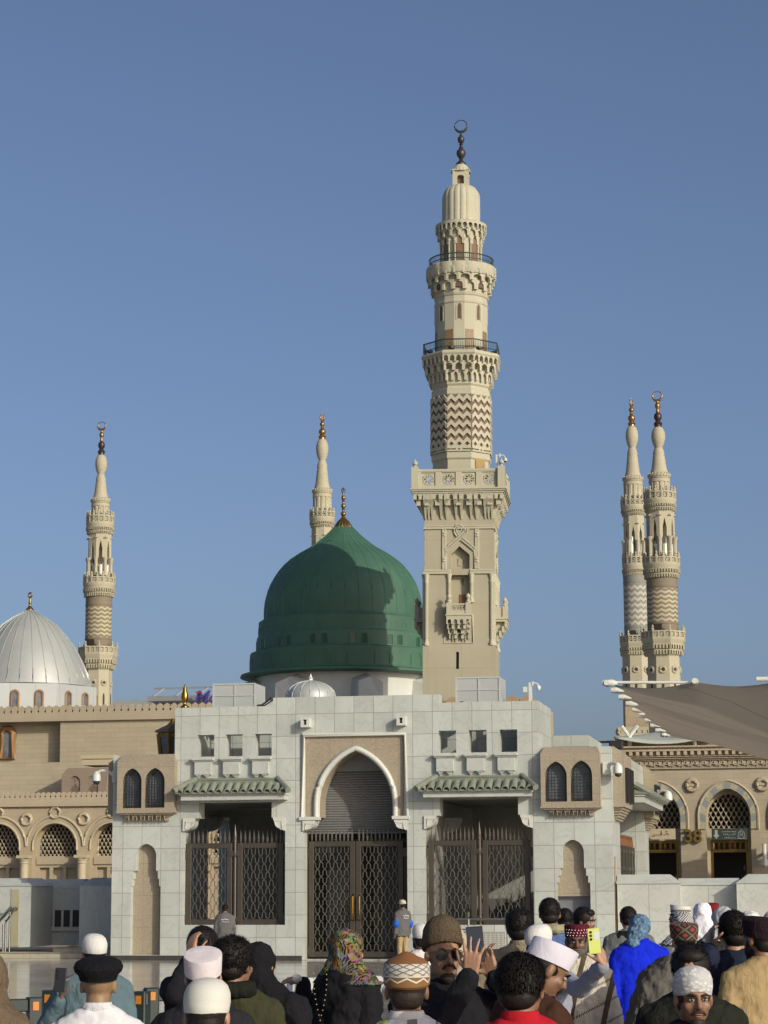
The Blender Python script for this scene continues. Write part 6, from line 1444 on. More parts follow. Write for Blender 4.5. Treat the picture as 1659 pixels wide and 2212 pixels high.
b = MB(); b.box(x0, x1, lv-1.0, lv+6, 0, .15); b.cbox(x0, x1, lv-1.04, lv+6, .151, .165, .004); b.box(x0+3.0, x1, lv-.55, lv+6, .166, .285); b.cbox(x0+3.0, x1, lv-.59, lv+6, .286, .299, .004); b.build('treads', ms, st)
hr = thing('handrail', 'steel handrail sloping up beside the narrow door at the left edge', 'handrail', (at(8, 2050, lv).x, lv-.8, 0))
p = [at(1, 1990, lv-.9), at(25, 1960, lv-.2)]
b = MB(); b.tube([(p[0].x-.3, lv-1.3, p[0].z-.25), (p[0].x, lv-1.0, p[0].z), (p[1].x, lv-.3, p[1].z), (p[1].x+.05, lv-.25, p[1].z-.05)], .04, 8); b.tube([(p[0].x+.2, lv-1.0, p[0].z-.02), (p[1].x+.15, lv-.25, p[1].z-.0)], .03, 8); b.build('rail', m_steel, hr, ang=60)
for px_, py_ in ((6, 2058), (11, 2058), (20, 2046)):
    q = at(px_, py_, lv-.7); b = MB(); b.tube([(q.x, lv-.7, .15), (q.x, lv-.7, at(px_, 1996-(px_-6)*1.8, lv-.7).z)], .03, 8); b.build('post', m_steel, hr, ang=60)
# ================================================================= people
CAL[0] = False
TEX = {}
def cloud_tex(size):
    if size not in TEX:
        t = bpy.data.textures.new('folds', 'CLOUDS'); t.noise_scale = size; t.noise_depth = 2; TEX[size] = t
    return TEX[size]
def capsule(B, p0, p1, r0, r1, n=10, fx=1.0):
    p0, p1 = Vector(p0), Vector(p1); d = (p1-p0); L = d.length; d = d/L if L > 1e-6 else Vector((0, 0, 1))
    pts = [p0-d*r0*.95, p0-d*r0*.6, p0, p0.lerp(p1, .5), p1, p1+d*r1*.6, p1+d*r1*.95]
    return B.tube(pts, [r0*.3, r0*.8, r0, (r0+r1)/2, r1, r1*.8, r1*.3], n, flat=fx)
def blob(B, c, r, nu=16, nv=12): return B.ball(c, r, nu, nv)
def ringloft(B, rows, n=20):
    """rows of (x radius, y radius, cx, cy, z)"""
    return B.loft([[(cx+rx*math.copysign(abs(math.cos(a))**.85, math.cos(a)), cy+ry*math.copysign(abs(math.sin(a))**.85, math.sin(a)), z) for a in [2*PI*i/n for i in range(n)]] for rx, ry, cx, cy, z in rows])
def soften(o, vox, it=4, folds=0, fs=.10, fac=.5):
    m = o.modifiers.new('skin', 'REMESH'); m.mode = 'VOXEL'; m.voxel_size = vox; m.use_smooth_shade = True
    m = o.modifiers.new('soft', 'SMOOTH'); m.factor = fac; m.iterations = it
    if folds:
        m = o.modifiers.new('creases', 'DISPLACE'); m.texture = cloud_tex(.036); m.strength = folds*.38; m.mid_level = .5; m.texture_coords = 'LOCAL'
        m = o.modifiers.new('folds', 'DISPLACE'); m.texture = cloud_tex(fs); m.strength = folds*1.2; m.mid_level = .5; m.texture_coords = 'LOCAL'
    return o
def fab(name, col, rough=.88, var=.10, bump=.7, bs=22, sheen=.0, pat=None):
    t = NT(name); o = t.obj(); c = t.mix(t.ramp(t.noise(o, 5, 4), .3, .7), mul(col, 1-var), mul(col, 1+var))
    if pat: c = pat(t, o, c)
    x = t.xyz(o); sv = t.vec(t.math('MULTIPLY', x[0], 1.0), t.math('MULTIPLY', x[1], 1.0), t.math('MULTIPLY', x[2], .45))
    h = t.math('ADD', t.noise(sv, bs, 4, .6, .8), t.math('MULTIPLY', t.noise(o, 260, 2), .10)); t.bump(h, bump, .03)
    t.set(t.b.inputs['Base Color'], c); t.set(t.b.inputs['Roughness'], rough); t.set(t.b.inputs['Sheen Weight'], sheen); t.set(t.b.inputs['Specular IOR Level'], .12); return t.m
def skin_mat(name, col):
    t = NT(name); o = t.obj(); c = t.mix(t.ramp(t.noise(o, 14, 4), .3, .7), mul(col, .86), mul(col, 1.1)); c = t.mix(t.math('MULTIPLY', t.ramp(t.noise(o, 90, 2), .5, .7), .25), c, mul(col, .7))
    t.set(t.b.inputs['Base Color'], c); t.set(t.b.inputs['Roughness'], .5); t.set(t.b.inputs['Subsurface Weight'], .08); t.b.inputs['Subsurface Radius'].default_value = (.01, .004, .002)
    t.bump(t.noise(o, 160, 2), .12, .002); return t.m
def hair_mat(name, col):
    t = NT(name); o = t.obj(); c = t.mix(t.noise(o, 60, 3), mul(col, .5), mul(col, 1.6)); t.set(t.b.inputs['Base Color'], c); t.set(t.b.inputs['Roughness'], .5); t.set(t.b.inputs['Specular IOR Level'], .18)
    t.bump(t.noise(o, 120, 4), .6, .006); return t.m
SK = dict(tan=skin_mat('tan_skin', (.34, .19, .115)), brown=skin_mat('brown_skin', (.20, .105, .06)), dark=skin_mat('dark_brown_skin', (.125, .062, .037)), fair=skin_mat('light_skin', (.40, .245, .165)), shaved=skin_mat('olive_skin', (.25, .155, .085)))
HB = hair_mat('black_hair', (.012, .010, .009)); HG = hair_mat('cropped_dark_hair', (.028, .020, .015)); HGR = hair_mat('grey_beard_hair', (.09, .085, .08))
m_eye = M('eye_white', (.34, .31, .28), .25, .02); m_iris = M('dark_iris', (.02, .012, .008), .15); m_lip = M('lip_skin', (.20, .085, .065), .5, .05)
m_shoe = M('dark_shoe_leather', (.03, .025, .022), .5)
BLK = fab('black_cloth', (.012, .012, .014), .9, .2, .4, 16)
def hand(B, w, f, n, side, s, curl=.5, spread=.0):
    """palm and five fingers: wrist w, finger direction f, palm normal n; side +1 = right hand"""
    w = Vector(w); f = Vector(f).normalized(); n = Vector(n); n = (n-f*n.dot(f)).normalized(); a = f.cross(n)*side     # a points to the thumb side
    P0 = w+f*.015*s; P1 = w+f*.088*s
    for k in (-1, -.33, .33, 1): capsule(B, P0+a*.022*k*s, P1+a*.030*k*s, .015*s, .0135*s, 8)
    ln = (.062, .080, .086, .076)
    for k, L in zip((-1.15, -.38, .40, 1.15), ln):
        p = P1+a*.027*k*s; ang = curl*.35+abs(k)*.04; d = f.lerp(a*k, spread*.18).normalized()
        for j, fr in enumerate((.46, .31, .23)):
            ang_ = ang+curl*.62*j; dd = (d*math.cos(ang_)+n*math.sin(ang_)).normalized(); q = p+dd*L*fr*s; capsule(B, p, q, (.0092-.0008*j)*s, (.0086-.0009*j)*s, 8); p = q
    p = w+f*.03*s+a*.024*s
    for j, (L, k, r) in enumerate(((.04, .75, .0125), (.034, .45, .0105), (.027, .25, .0095))):
        dd = (f*(.55+.2*j)+a*k+n*(.15+curl*.45)).normalized(); q = p+dd*L*s; capsule(B, p, q, r*s, r*.92*s, 8); p = q
class Person: pass
PEOPLE_GRP = 'people in the crowd on the plaza'
def person(label, px, py, D, yaw=0, captop=.118, skin='tan', hyaw=0, pitch=0, roll=0, hair='short', hairmat=None, cap=None, capmat=None, top=None, topkind='shirt', collar=None, hood=None, bottom=None,
           armL=None, armR=None, face=False, beard=None, wid=1.0, vox=.010, group=PEOPLE_GRP, fold=.022, bodyvox=None, lean=0, hands=(.35, .35), palmL=None, palmR=None, fingL=None, fingR=None, hair_n=1000, captilt=.12, spread=0):
    q = wat(px, py, D); zt = q.z
    NK = .05; s = zt/(1.72-NK+(captop-.118)); Hh = s*1.72; o = Person(); o.s = s
    t = thing('person', label, 'person', (q.x, D, 0), group, grid=False, rz=R(yaw)); o.t = t; o.inv = Matrix.Rotation(-R(yaw), 3, 'Z'); o.pos = Vector((q.x, D, 0)); o.yaw = yaw
    loc = lambda wpt: o.inv @ (Vector(wpt)-o.pos)
    o.loc = loc
    zn = 1.72-.118-.14-NK                                          # neck pivot at unit scale
    Mh = Matrix.Scale(s, 4) @ Matrix.Translation((0, -.01, zn)) @ Matrix.Rotation(R(hyaw), 4, 'Z') @ Matrix.Rotation(-R(pitch), 4, 'X') @ Matrix.Rotation(R(roll), 4, 'Y') @ Matrix.Translation((0, .01, .14))
    o.Mh = Mh
    u = s
    # ---- body: head, neck, torso, arms, hands, legs as one surface
    B = MB(); i0 = 0
    blob(B, (0, -.012, .03), (.076, .095, .088)); blob(B, (0, .02, -.035), (.062, .072, .078)); blob(B, (0, .052, -.088), (.034, .034, .027)); blob(B, (0, .078, .028), (.046, .016, .012), 10, 8)
    capsule(B, (0, .086, .016), (0, .106, -.026), .009, .013, 8); blob(B, (.012, .092, -.028), (.009, .01, .008), 8, 6); blob(B, (-.012, .092, -.028), (.009, .01, .008), 8, 6)
    for sx in (-1, 1):
        blob(B, (sx*.079, -.008, -.008), (.011, .020, .033), 10, 8); blob(B, (sx*.04, .058, -.025), (.024, .024, .024), 8, 6)
    blob(B, (0, .084, -.058), (.023, .012, .007), 10, 6); blob(B, (0, .081, -.070), (.018, .012, .008), 10, 6)
    B.tf(Mh)
    nk = MB(); capsule(nk, (0, -.012, zn+.1), (0, -.035, zn-.09), .056, .064, 14); nk.tf(Matrix.Scale(s, 4)); 
    k0 = Mh @ Vector((0, -.02, -.05)); capsule(B, k0, (0, -.035*s, (zn-.07)*s), .056*s, .062*s, 14); 
    rows = [(.05, .05, 0, -.03, .83), (.10, .07, 0, -.03, .815), (.165, .085, 0, -.02, .795), (.175, .10, 0, 0, .74), (.165, .105, 0, 0, .68), (.145, .095, 0, 0, .60), (.155, .105, 0, 0, .53), (.15, .105, 0, 0, .48)]
    ringloft(B, [(a*u*wid, b*u, c, (d+lean*(z-.5))*u, z*1.72*u) for a, b, c, d, z in rows])
    # arms
    def armchain(spec, sx):
        sh = Vector((sx*.178*wid, -.005+lean*.3, 1.325))*u
        if spec is None: el = sh+Vector((sx*.055, -.02, -.285))*u; wr = el+Vector((sx*.0, .05, -.24))*u
        else:
            el_, wr_ = spec
            wr = loc(wr_) if len(wr_) == 3 and not isinstance(wr_, tuple) else Vector(wr_)*u
            if el_ is None:
                d = wr-sh; L1, L2 = .29*u, .25*u; dist = min(d.length, (L1+L2)*.995); d = d.normalized(); wr = sh+d*dist
                a = (L1*L1-L2*L2+dist*dist)/(2*dist); h = math.sqrt(max(0, L1*L1-a*a)); dn = Vector((sx*.5, -.15, -1)); dn = (dn-d*dn.dot(d)).normalized(); el = sh+d*a+dn*h
            else: el = loc(el_) if not isinstance(el_, tuple) else Vector(el_)*u
        return sh, el, wr
    o.arms = {}
    for sx, spec, pal, fin, crl in ((-1, armL, palmL, fingL, hands[0]), (1, armR, palmR, fingR, hands[1])):
        sh, el, wr = armchain(spec, sx); o.arms[sx] = (sh, el, wr)
        capsule(B, sh, el, .046*u, .038*u); capsule(B, el, wr, .038*u, .026*u)
        f = (wr-el).normalized() if fin is None else (o.inv @ Vector(fin)).normalized(); n = Vector((-sx, .2, 0)) if pal is None else o.inv @ Vector(pal)
        hand(B, wr, f, n, sx, u, crl, spread)
        o.arms[sx] += (f, n)
    for sx in (-1, 1):
        capsule(B, Vector((sx*.085, 0, .87))*u, Vector((sx*.09, .01, .48))*u, .075*u, .052*u); capsule(B, Vector((sx*.09, .01, .48))*u, Vector((sx*.09, -.01, .09))*u, .05*u, .036*u); capsule(B, Vector((sx*.09, -.02, .05))*u, Vector((sx*.10, .12, .035))*u, .035*u, .03*u)
    bo = B.build('body', SK[skin], t, ang=0); soften(bo, bodyvox or vox, 3)
    # ---- face
    if face:
        for sx in (-1, 1):
            E = MB(); E.ball((sx*.030, .080, .004), (.0135, .010, .0085), 10, 8); E.tf(Mh); eo = E.build('eye', m_eye, t, ang=60)
            E = MB(); E.ball((sx*.030, .0865, .004), (.0065, .005, .0068), 10, 6); E.tf(Mh); E.build('iris', m_iris, eo, ang=60)
            E = MB(); E.tube([(sx*.012, .094, .021), (sx*.03, .0945, .028), (sx*.05, .082, .022)], [.005, .0055, .003], 6); E.tf(Mh); E.build('eyebrow', HB, t, ang=60)
            E = MB(); E.tube([(sx*.017, .0885, .010), (sx*.03, .0905, .013), (sx*.044, .083, .009)], [.002, .0035, .002], 5); E.tf(Mh); E.build('eyelid', HG if skin != 'fair' else SK['tan'], t, ang=60)
        E = MB(); E.ball((0, .093, -.058), (.022, .008, .0045), 10, 6); E.ball((0, .090, -.068), (.019, .009, .0055), 10, 6); E.tf(Mh); E.build('lips', m_lip, t, ang=60)
    # ---- beard
    if beard:
        E = MB(); L, bm = beard
        def bf(d): return 1+.06*noise.noise(d*7)
        if L > .015: E.ball((0, .026, -.068), (.066, .073, .052), 22, 14, bf)
        E.ball((0, .060, -.096-L*.45), (.036, .036, .026+L*.55), 18, 12, bf)
        E.tube([(-.032, .084, -.062), (-.02, .096, -.049), (0, .099, -.046), (.02, .096, -.049), (.032, .084, -.062)], [.005, .007, .006, .007, .005], 6)
        for sx in (-1, 1):
            if L > .015: capsule(E, (sx*.066, .02, -.01), (sx*.06, .035, -.07), .012, .016, 8)
        E.tf(Mh); E.build('beard', bm, t, ang=60)
    # ---- hair
    if hair:
        hm = hairmat or HB; E = MB(); sd_ = random.random()*50
        amp = .12 if hair == 'crop' else 1
        def hf(d): return 1+amp*(.035*noise.noise(d*4+Vector((sd_, 0, 0)))+.03*noise.noise(d*11+Vector((0, sd_, 0))))
        th = {'short': .008, 'crop': .0012, 'curly': .018, 'full': .013, 'long': .014}[hair]
        if cap and hair != 'crop': th = .002; amp = .4
        E.ball((0, -.022 if hair != 'crop' else -.016, .034 if not cap else .02), (.078+th, .088+th, (.086 if not cap else .078)+th), 40, 26, hf); E.ball((0, -.05, -.025), (.066+th*.6, .052+th, .055), 26, 16, hf)
        if hair == 'long': E.ball((0, -.07, -.06), (.06, .05, .09), 24, 16, hf); E.ball((0, -.085, .0), (.045, .045, .05), 20, 14, hf)
        if hair in ('full', 'curly'): E.ball((0, .045, .085), (.062, .04, .034), 22, 12, hf)
        if hair != 'crop':
            rnd = random.Random(int(px*7)); n_ = hair_n
            for _ in range(n_):
                a = rnd.uniform(0, 2*PI); zc = rnd.uniform(-.55, 1); rr_ = math.sqrt(1-zc*zc); d = Vector((rr_*math.cos(a), rr_*math.sin(a), zc))
                if d.y > .45 and d.z < .55: continue
                if cap and d.z > -.3: continue
                p = Vector((d.x*(.077+th), -.022+d.y*(.087+th), .034+d.z*(.085+th))); tg = Vector((rnd.uniform(-1, 1), rnd.uniform(-1, 1), rnd.uniform(-1.2, .3))) if hair == 'curly' else Vector((d.x*.6+rnd.uniform(-.3, .3), -.35+rnd.uniform(-.25, .25), -.9+d.z*.4)); tg = (tg-d*tg.dot(d)).normalized()
                L = rnd.uniform(.018, .036)*(1.3 if hair in ('curly', 'full') else 1); e = p+tg*L+d*L*rnd.uniform(.0, .22); sd2 = d.cross(tg)*.0021
                if hair == 'curly': e = p+tg*L*.7+d*L*.4
                E.add([p-sd2-d*.004, p+sd2-d*.004, p+tg*L*.5+d*.004+sd2*.6, p+tg*L*.5+d*.004-sd2*.6, e], [(0, 1, 2, 3), (3, 2, 4), (0, 3, 2, 1)])
        E.tf(Mh); E.build('hair', hm, t, ang=70)
    # ---- cap
    if cap:
        prof, sx_, sy_, cy_ = cap[:4]; E = MB(); E.lathe([(r, z) for r, z in prof], (0, cy_), 40, sx=sx_, sy=sy_, fn=cap[4] if len(cap) > 4 else None)
        if len(cap) > 5: cap[5](E)
        E.v = [(x, y, z+y*captilt) for x, y, z in E.v]; E.tf(Mh); o.cap = E.build('cap', capmat, t, ang=40)
    # ---- upper garment with sleeves
    if top:
        B = MB(); k = wid
        lowz = {'shirt': .44, 'jacket': .43, 'thobe': .05, 'abaya': .02, 'coat': .30, 'shawl': .24}[topkind]; bulk = {'shirt': 0, 'jacket': .014, 'thobe': .006, 'abaya': .02, 'coat': .02, 'shawl': .03}[topkind]
        rows = [(.060, .062, -.030, .850), (.078, .070, -.030, .842), (.118, .085, -.027, .830), (.172+bulk*.5, .100+bulk, -.018, .810), (.212+bulk*.7, .115+bulk, -.008, .784), (.215+bulk, .124+bulk, -.003, .755), (.20+bulk, .128+bulk, 0, .715), (.188+bulk, .128+bulk, 0, .65), (.178+bulk, .122+bulk, 0, .58), (.19+bulk, .128+bulk, 0, .50)]
        if lowz < .4: rows += [(.20+bulk, .14+bulk, 0, .38)]
        if lowz < .2: rows += [(.22+bulk*2, .17+bulk*2, 0, .2)]
        rows += [(.195+bulk+(.04 if lowz < .2 else 0), .135+bulk+(.04 if lowz < .2 else 0), 0, lowz)]
        ringloft(B, [(a*u*k, b*u, 0, (d+lean*(z-.5))*u, z*1.72*u) for a, b, d, z in rows], 26)
        for sx in (-1, 1):
            sh, el, wr = o.arms[sx][:3]; sb = .014+bulk*.5
            capsule(B, sh, el, (.050+sb)*u, (.047+sb*.8)*u, 14); e2 = el.lerp(wr, .93); capsule(B, el, e2, (.046+sb*.8)*u, (.034+sb*.7)*u, 14)
        o.top = B.build({'shirt': 'shirt', 'jacket': 'jacket', 'thobe': 'thobe', 'abaya': 'abaya', 'coat': 'coat', 'shawl': 'shawl'}[topkind], top, t, ang=0); soften(o.top, max(vox, .011), 4, fold, .085)
    if collar:
        E = MB(); ht = .026
        ringloft(E, [(.064*u, .066*u, 0, -.032*u, .830*1.72*u), (.076*u, .076*u, 0, -.034*u, .843*1.72*u), (.066*u, .068*u, 0, -.034*u, (.843*1.72+ht)*u), (.059*u, .061*u, 0, -.033*u, (.843*1.72+ht)*u), (.058*u, .060*u, 0, -.032*u, .843*1.72*u)], 22); E.build('collar', collar, t, ang=50)
    if hood:
        E = MB(); ringloft(E, [(.06*u, .06*u, 0, -.05*u, 1.40*u), (.115*u, .085*u, 0, -.07*u, 1.40*u), (.135*u, .10*u, 0, -.085*u, 1.435*u), (.12*u, .085*u, 0, -.07*u, 1.475*u), (.085*u, .06*u, 0, -.05*u, 1.475*u), (.06*u, .045*u, 0, -.045*u, 1.45*u)], 22); ho_ = E.build('hood', hood, t, ang=0); soften(ho_, .010, 3, .02, .06)
    bt = bottom or BLK
    if topkind not in ('thobe', 'abaya'):
        B = MB(); ringloft(B, [(.15*u, .11*u, 0, 0, .93*u), (.185*u, .13*u, 0, 0, .86*u), (.18*u, .125*u, 0, 0, .78*u)])
        for sx in (-1, 1): capsule(B, Vector((sx*.09, 0, .80))*u, Vector((sx*.095, .005, .46))*u, .092*u, .075*u, 14); capsule(B, Vector((sx*.095, .005, .46))*u, Vector((sx*.095, -.01, .10))*u, .075*u, .062*u, 14)
        to_ = B.build('trousers', bt, t, ang=0); soften(to_, .014, 3, .02, .09)
    for sx in (-1, 1):
        E = MB(); E.ball((sx*.098*u, .045*u, .042*u), (.048*u, .135*u, .042*u), 14, 8); E.build('shoe', m_shoe, t, ang=60)
    return o
KUFI = ([(.080, .015), (.084, .02), (.0885, .055), (.087, .085), (.076, .115), (.055, .134), (.03, .142), (.003, .145)], 1.0, 1.17, -.014)
TOPI = ([(.080, .028), (.0865, .03), (.0905, .11), (.089, .116), (.08, .119), (.04, .121), (.003, .121)], 1.0, 1.17, -.012)
BERET = ([(.078, .03), (.088, .03), (.094, .052), (.112, .07), (.118, .09), (.108, .112), (.08, .128), (.03, .135), (.003, .135)], 1.0, 1.12, -.02)
def ribs(a, z): return 1+.012*math.cos(30*a)
BEANIE = ([(.080, .042), (.091, .042), (.096, .052), (.095, .088), (.091, .093), (.092, .10), (.087, .13), (.072, .158), (.045, .18), (.015, .192), (.002, .194)], 1.0, 1.16, -.012, ribs)
def visor(E): E.add([(x, y, z) for x, y, z in MB().loft([[(-.07, .07, .035), (.07, .07, .035), (.07, .07, .045), (-.07, .07, .045)], [(-.055, .155, .02), (.055, .155, .02), (.055, .155, .028), (-.055, .155, .028)]]).v], [(0, 3, 2, 1), (4, 5, 6, 7), (0, 1, 5, 4), (1, 2, 6, 5), (2, 3, 7, 6), (3, 0, 4, 7)])
BALLCAP = ([(.080, .018), (.085, .02), (.088, .055), (.083, .09), (.066, .118), (.04, .133), (.003, .139)], 1.0, 1.17, -.01, None, visor)
def capmat(name, fn, P, rough=.85, bump=.3):
    """pattern in head coordinates: angle around the cap and height above its rim"""
    t = NT(name); o = t.obj(); inv = (P.Mh).inverted()
    mp = t.n('ShaderNodeMapping', {0: o}); loc_, rot_, sca_ = inv.decompose(); mp.inputs[1].default_value = loc_; mp.inputs[2].default_value = rot_.to_euler(); mp.inputs[3].default_value = sca_
    x = t.xyz(mp.outputs[0]); ang = t.math('DIVIDE', t.math('ARCTAN2', x[1], x[0]), 2*PI)
    c, h = fn(t, x, ang); t.set(t.b.inputs['Base Color'], c); t.set(t.b.inputs['Roughness'], rough); t.bump(h, bump, .008); return t.m
def setmat(ob, m): ob.data.materials.clear(); ob.data.materials.append(m)
WHT = fab('white_cotton', (.58, .57, .54), .85, .04, .25, 30)
def crochet(t, x, ang):
    v = t.n('ShaderNodeTexVoronoi', {'Vector': t.vec(t.math('MULTIPLY', ang, 22.0), t.math('MULTIPLY', x[2], 70.0), 0.0), 'Scale': 1.0}); d = v.outputs[0]
    return t.mix(t.ramp(d, .15, .55), (.62, .62, .60), (.40, .40, .39)), t.math('MULTIPLY', d, -1.0)
def stripes_knit(t, x, ang):
    zz = t.math('PINGPONG', t.math('MULTIPLY', ang, 16.0), 1.0); f = t.math('FRACT', t.math('MULTIPLY', t.math('ADD', x[2], t.math('MULTIPLY', zz, .03)), 110.0)); 
    m = t.math('MULTIPLY', t.math('GREATER_THAN', f, .6), t.ramp(x[2], .03, .05))
    return t.mix(t.math('MULTIPLY', m, .55), (.56, .56, .50), (.36, .36, .32)), t.math('MULTIPLY', m, -1.0)
def hijab(P, mat, name='headscarf', long=.42, open_face=True):
    u = P.s; B = MB(); B.ball((0, -.018, .026), (.095, .112, .105), 24, 16); B.ball((0, -.035, -.04), (.092, .095, .1), 24, 16); B.tf(P.Mh)
    ringloft(B, [(.075*u, .08*u, 0, -.03*u, 1.56*u), (.10*u, .105*u, 0, -.03*u, 1.49*u), (.17*u, .125*u, 0, -.02*u, 1.43*u), (.225*u, .15*u, 0, -.01*u, 1.37*u), (.235*u, .165*u, 0, 0, (1.42-long*.35)*u), (.225*u, .16*u, 0, 0, (1.42-long*.35-.02)*u)], 24)
    ob = B.build(name, mat, P.t, ang=0); soften(ob, .010, 4, .022, .07); return ob
W_ = lambda px, py, D: list(wat(px, py, D))
def phone(label, px, py, D, yaw, tilt=0, roll=0, h=.155, wd=.075, col=(.02, .02, .022), cams=True, extra=None):
    q = wat(px, py, D); t = thing('smartphone', label, 'phone', q, 'phones held up in the crowd', grid=False, rz=R(yaw)); t.rotation_euler = (R(tilt), R(roll), R(yaw))
    b = MB(); b.cbox(-wd/2, wd/2, -.005, .005, -h/2, h/2, .003); b.build('case', M('phone_case', col, .35, .05), t)
    b = MB(); b.box(-wd/2+.004, wd/2-.004, .0052, .006, -h/2+.006, h/2-.006); b.build('screen', M('phone_screen', (.03, .035, .05), .08), t)
    if cams:
        for k in range(3): b = MB(); b.add([(x-wd*.24, -.0055-y, z+h*(.36-.14*k)) for x, z, y in MB().lathe([(.009, .0), (.009, .003), (.006, .0035)], (0, 0), 12).v], [f for f in MB().lathe([(.009, .0), (.009, .003), (.006, .0035)], (0, 0), 12).f]); b.build('lens', m_iris, t)
    if extra: extra(t, wd, h)
    return t
# ---------------------------------------------------------------- patterns
def check_red(t, o, c):
    x = t.xyz(o); l = None
    for ax_ in (0, 1, 2):
        f = t.math('LESS_THAN', t.math('FRACT', t.math('MULTIPLY', x[ax_], 24.0)), .22); l = f if l is None else t.math('MAXIMUM', l, f)
    return t.mix(t.math('MULTIPLY', l, .8), (.60, .50, .50), (.36, .03, .05))
def check_grey(t, o, c):
    x = t.xyz(o); a = t.math('GREATER_THAN', t.math('FRACT', t.math('MULTIPLY', x[0], 42.0)), .5); b = t.math('GREATER_THAN', t.math('FRACT', t.math('MULTIPLY', x[2], 42.0)), .5)
    return t.mix(t.math('ABSOLUTE', t.math('SUBTRACT', a, b)), (.55, .55, .53), (.06, .06, .06))
def shawl_stripes(t, o, c):
    x = t.xyz(o); d = t.math('ADD', t.math('MULTIPLY', x[2], 1.0), t.math('MULTIPLY', x[0], .5)); f = t.math('FRACT', t.math('MULTIPLY', d, 7.0)); dash = t.math('GREATER_THAN', t.math('FRACT', t.math('MULTIPLY', t.math('ADD', x[0], x[1]), 70.0)), .45)
    m = t.math('MULTIPLY', t.math('LESS_THAN', f, .12), dash); m2 = t.math('LESS_THAN', t.math('FRACT', t.math('MULTIPLY', t.math('ADD', x[0], t.math('MULTIPLY', x[2], .22)), 4.2)), .16)
    return t.mix(m2, t.mix(m, (.55, .50, .40), (.06, .045, .035)), (.10, .075, .05))
def floral(t, o, c):
    v = t.n('ShaderNodeTexVoronoi', {'Vector': o, 'Scale': 24.0}); n1 = t.noise(o, 14, 3, .6, 2.0); hsv = t.n('ShaderNodeHueSaturation', {'Hue': .5, 'Saturation': .95, 'Value': .27, 'Color': v.outputs[1]})
    c2 = t.mix(t.ramp(n1, .46, .54), (.012, .012, .018), hsv.outputs[0]); w_ = t.n('ShaderNodeTexWave', {'Vector': o, 'Scale': 26.0, 'Distortion': 8.0}); return t.mix(t.math('GREATER_THAN', w_.outputs[1], .75), c2, (.16, .13, .045))
def denim_scarf(t, o, c): return t.mix(t.ramp(t.noise(o, 45, 3), .35, .65), (.06, .12, .20), (.17, .27, .38))
F_ = lambda n, c, **k: fab(n, c, **k)
# 1-10: the left half of the crowd
p = person('person seen from behind in a black beret and plain white shirt', 214, 2066, 10.5, 0, .135, 'shaved', hair=None, cap=BERET, capmat=F_('black_knit', (.012, .012, .013), bump=.6, bs=60), top=F_('white_shirt_cloth', (.60, .60, .61), bump=.25, bs=12), topkind='shirt', collar=F_('white_check_collar', (.58, .58, .60)), vox=.008, wid=1.05)
setmat(p.cap, F_('black_knit_cap', (.010, .010, .012), bump=.7, bs=70))
q = W_(131, 2160, 15.2)
p = person('person in a white skullcap and teal shirt holding up a phone in the left hand', 204, 2016, 15.4, 12, .145, 'brown', hyaw=12, cap=KUFI, capmat=WHT, top=F_('teal_cloth', (.095, .145, .165), bump=.5), topkind='thobe', armL=(None, q), fingL=(.05, .1, 1), palmL=(.9, .3, 0), hands=(.8, .35), wid=1.15, beard=(.02, HB))
phone('dark phone held up beside the teal shirt', 130, 2117, 15.1, -8, -4, 3)
p = person('person in a brown headscarf cut off by the left edge of the view', -30, 2052, 9.0, -15, .131, 'tan', hair=None, top=F_('brown_cloak', (.13, .095, .06)), topkind='abaya', fold=.03); hijab(p, F_('brown_scarf', (.13, .095, .062)), long=.5)
p = person('person looking up in a tall flat pinkish white cap and dark jacket', 441, 2054, 10.6, 0, .121, 'tan', pitch=-14, cap=TOPI, capmat=F_('pinkish_white_cloth', (.60, .55, .56), bump=.2), top=F_('black_jacket_cloth', (.02, .02, .025)), topkind='jacket', vox=.008, wid=1.0)
p = person('person in a ribbed white knitted cap with a red and white checked scarf', 446, 2110, 8.2, 0, .145, 'tan', hyaw=-8, pitch=6, cap=KUFI, capmat=WHT, top=F_('dark_blue_jacket', (.02, .022, .035)), topkind='jacket', vox=.007)
setmat(p.cap, capmat('ribbed_white_knit', stripes_knit, p))
E = MB(); u = p.s; ringloft(E, [(.062*u, .066*u, 0, -.032*u, 1.50*u), (.095*u, .085*u, 0, -.035*u, 1.475*u), (.17*u, .12*u, 0, -.03*u, 1.42*u), (.235*u, .15*u, 0, -.02*u, 1.33*u), (.24*u, .155*u, 0, -.02*u, 1.20*u), (.2*u, .14*u, 0, -.02*u, 1.19*u)], 26); o = E.build('checked_scarf', F_('red_checked_cloth', (.55, .5, .5), pat=check_red), p.t, ang=0); soften(o, .01, 3, .022, .07)
p = person('person with black tied hair in black clothes holding a camera to the face', 437, 1998, 13.5, 8, .135, 'tan', hair='long', pitch=-4, top=BLK, topkind='jacket', armL=(None, W_(411, 2068, 13.3)), fingL=(.1, .2, 1), palmL=(.7, .7, 0), hands=(.7, .4))
p = person('person with curly dark hair in an olive hooded jacket', 506, 2018, 11.2, -10, .145, 'brown', hyaw=-22, hair='curly', hair_n=2200, top=F_('olive_cloth', (.040, .042, .020), bump=.4), topkind='jacket', hood=F_('dark_olive_lining', (.014, .015, .011)), vox=.008, wid=1.02)
p = person('person wrapped from head to foot in a plain black cloak', 560, 2032, 12.2, -25, .131, 'tan', hair=None, top=BLK, topkind='abaya', wid=1.3, fold=.035); hijab(p, F_('black_veil', (.010, .010, .012), bump=.5), 'veil', long=.75)
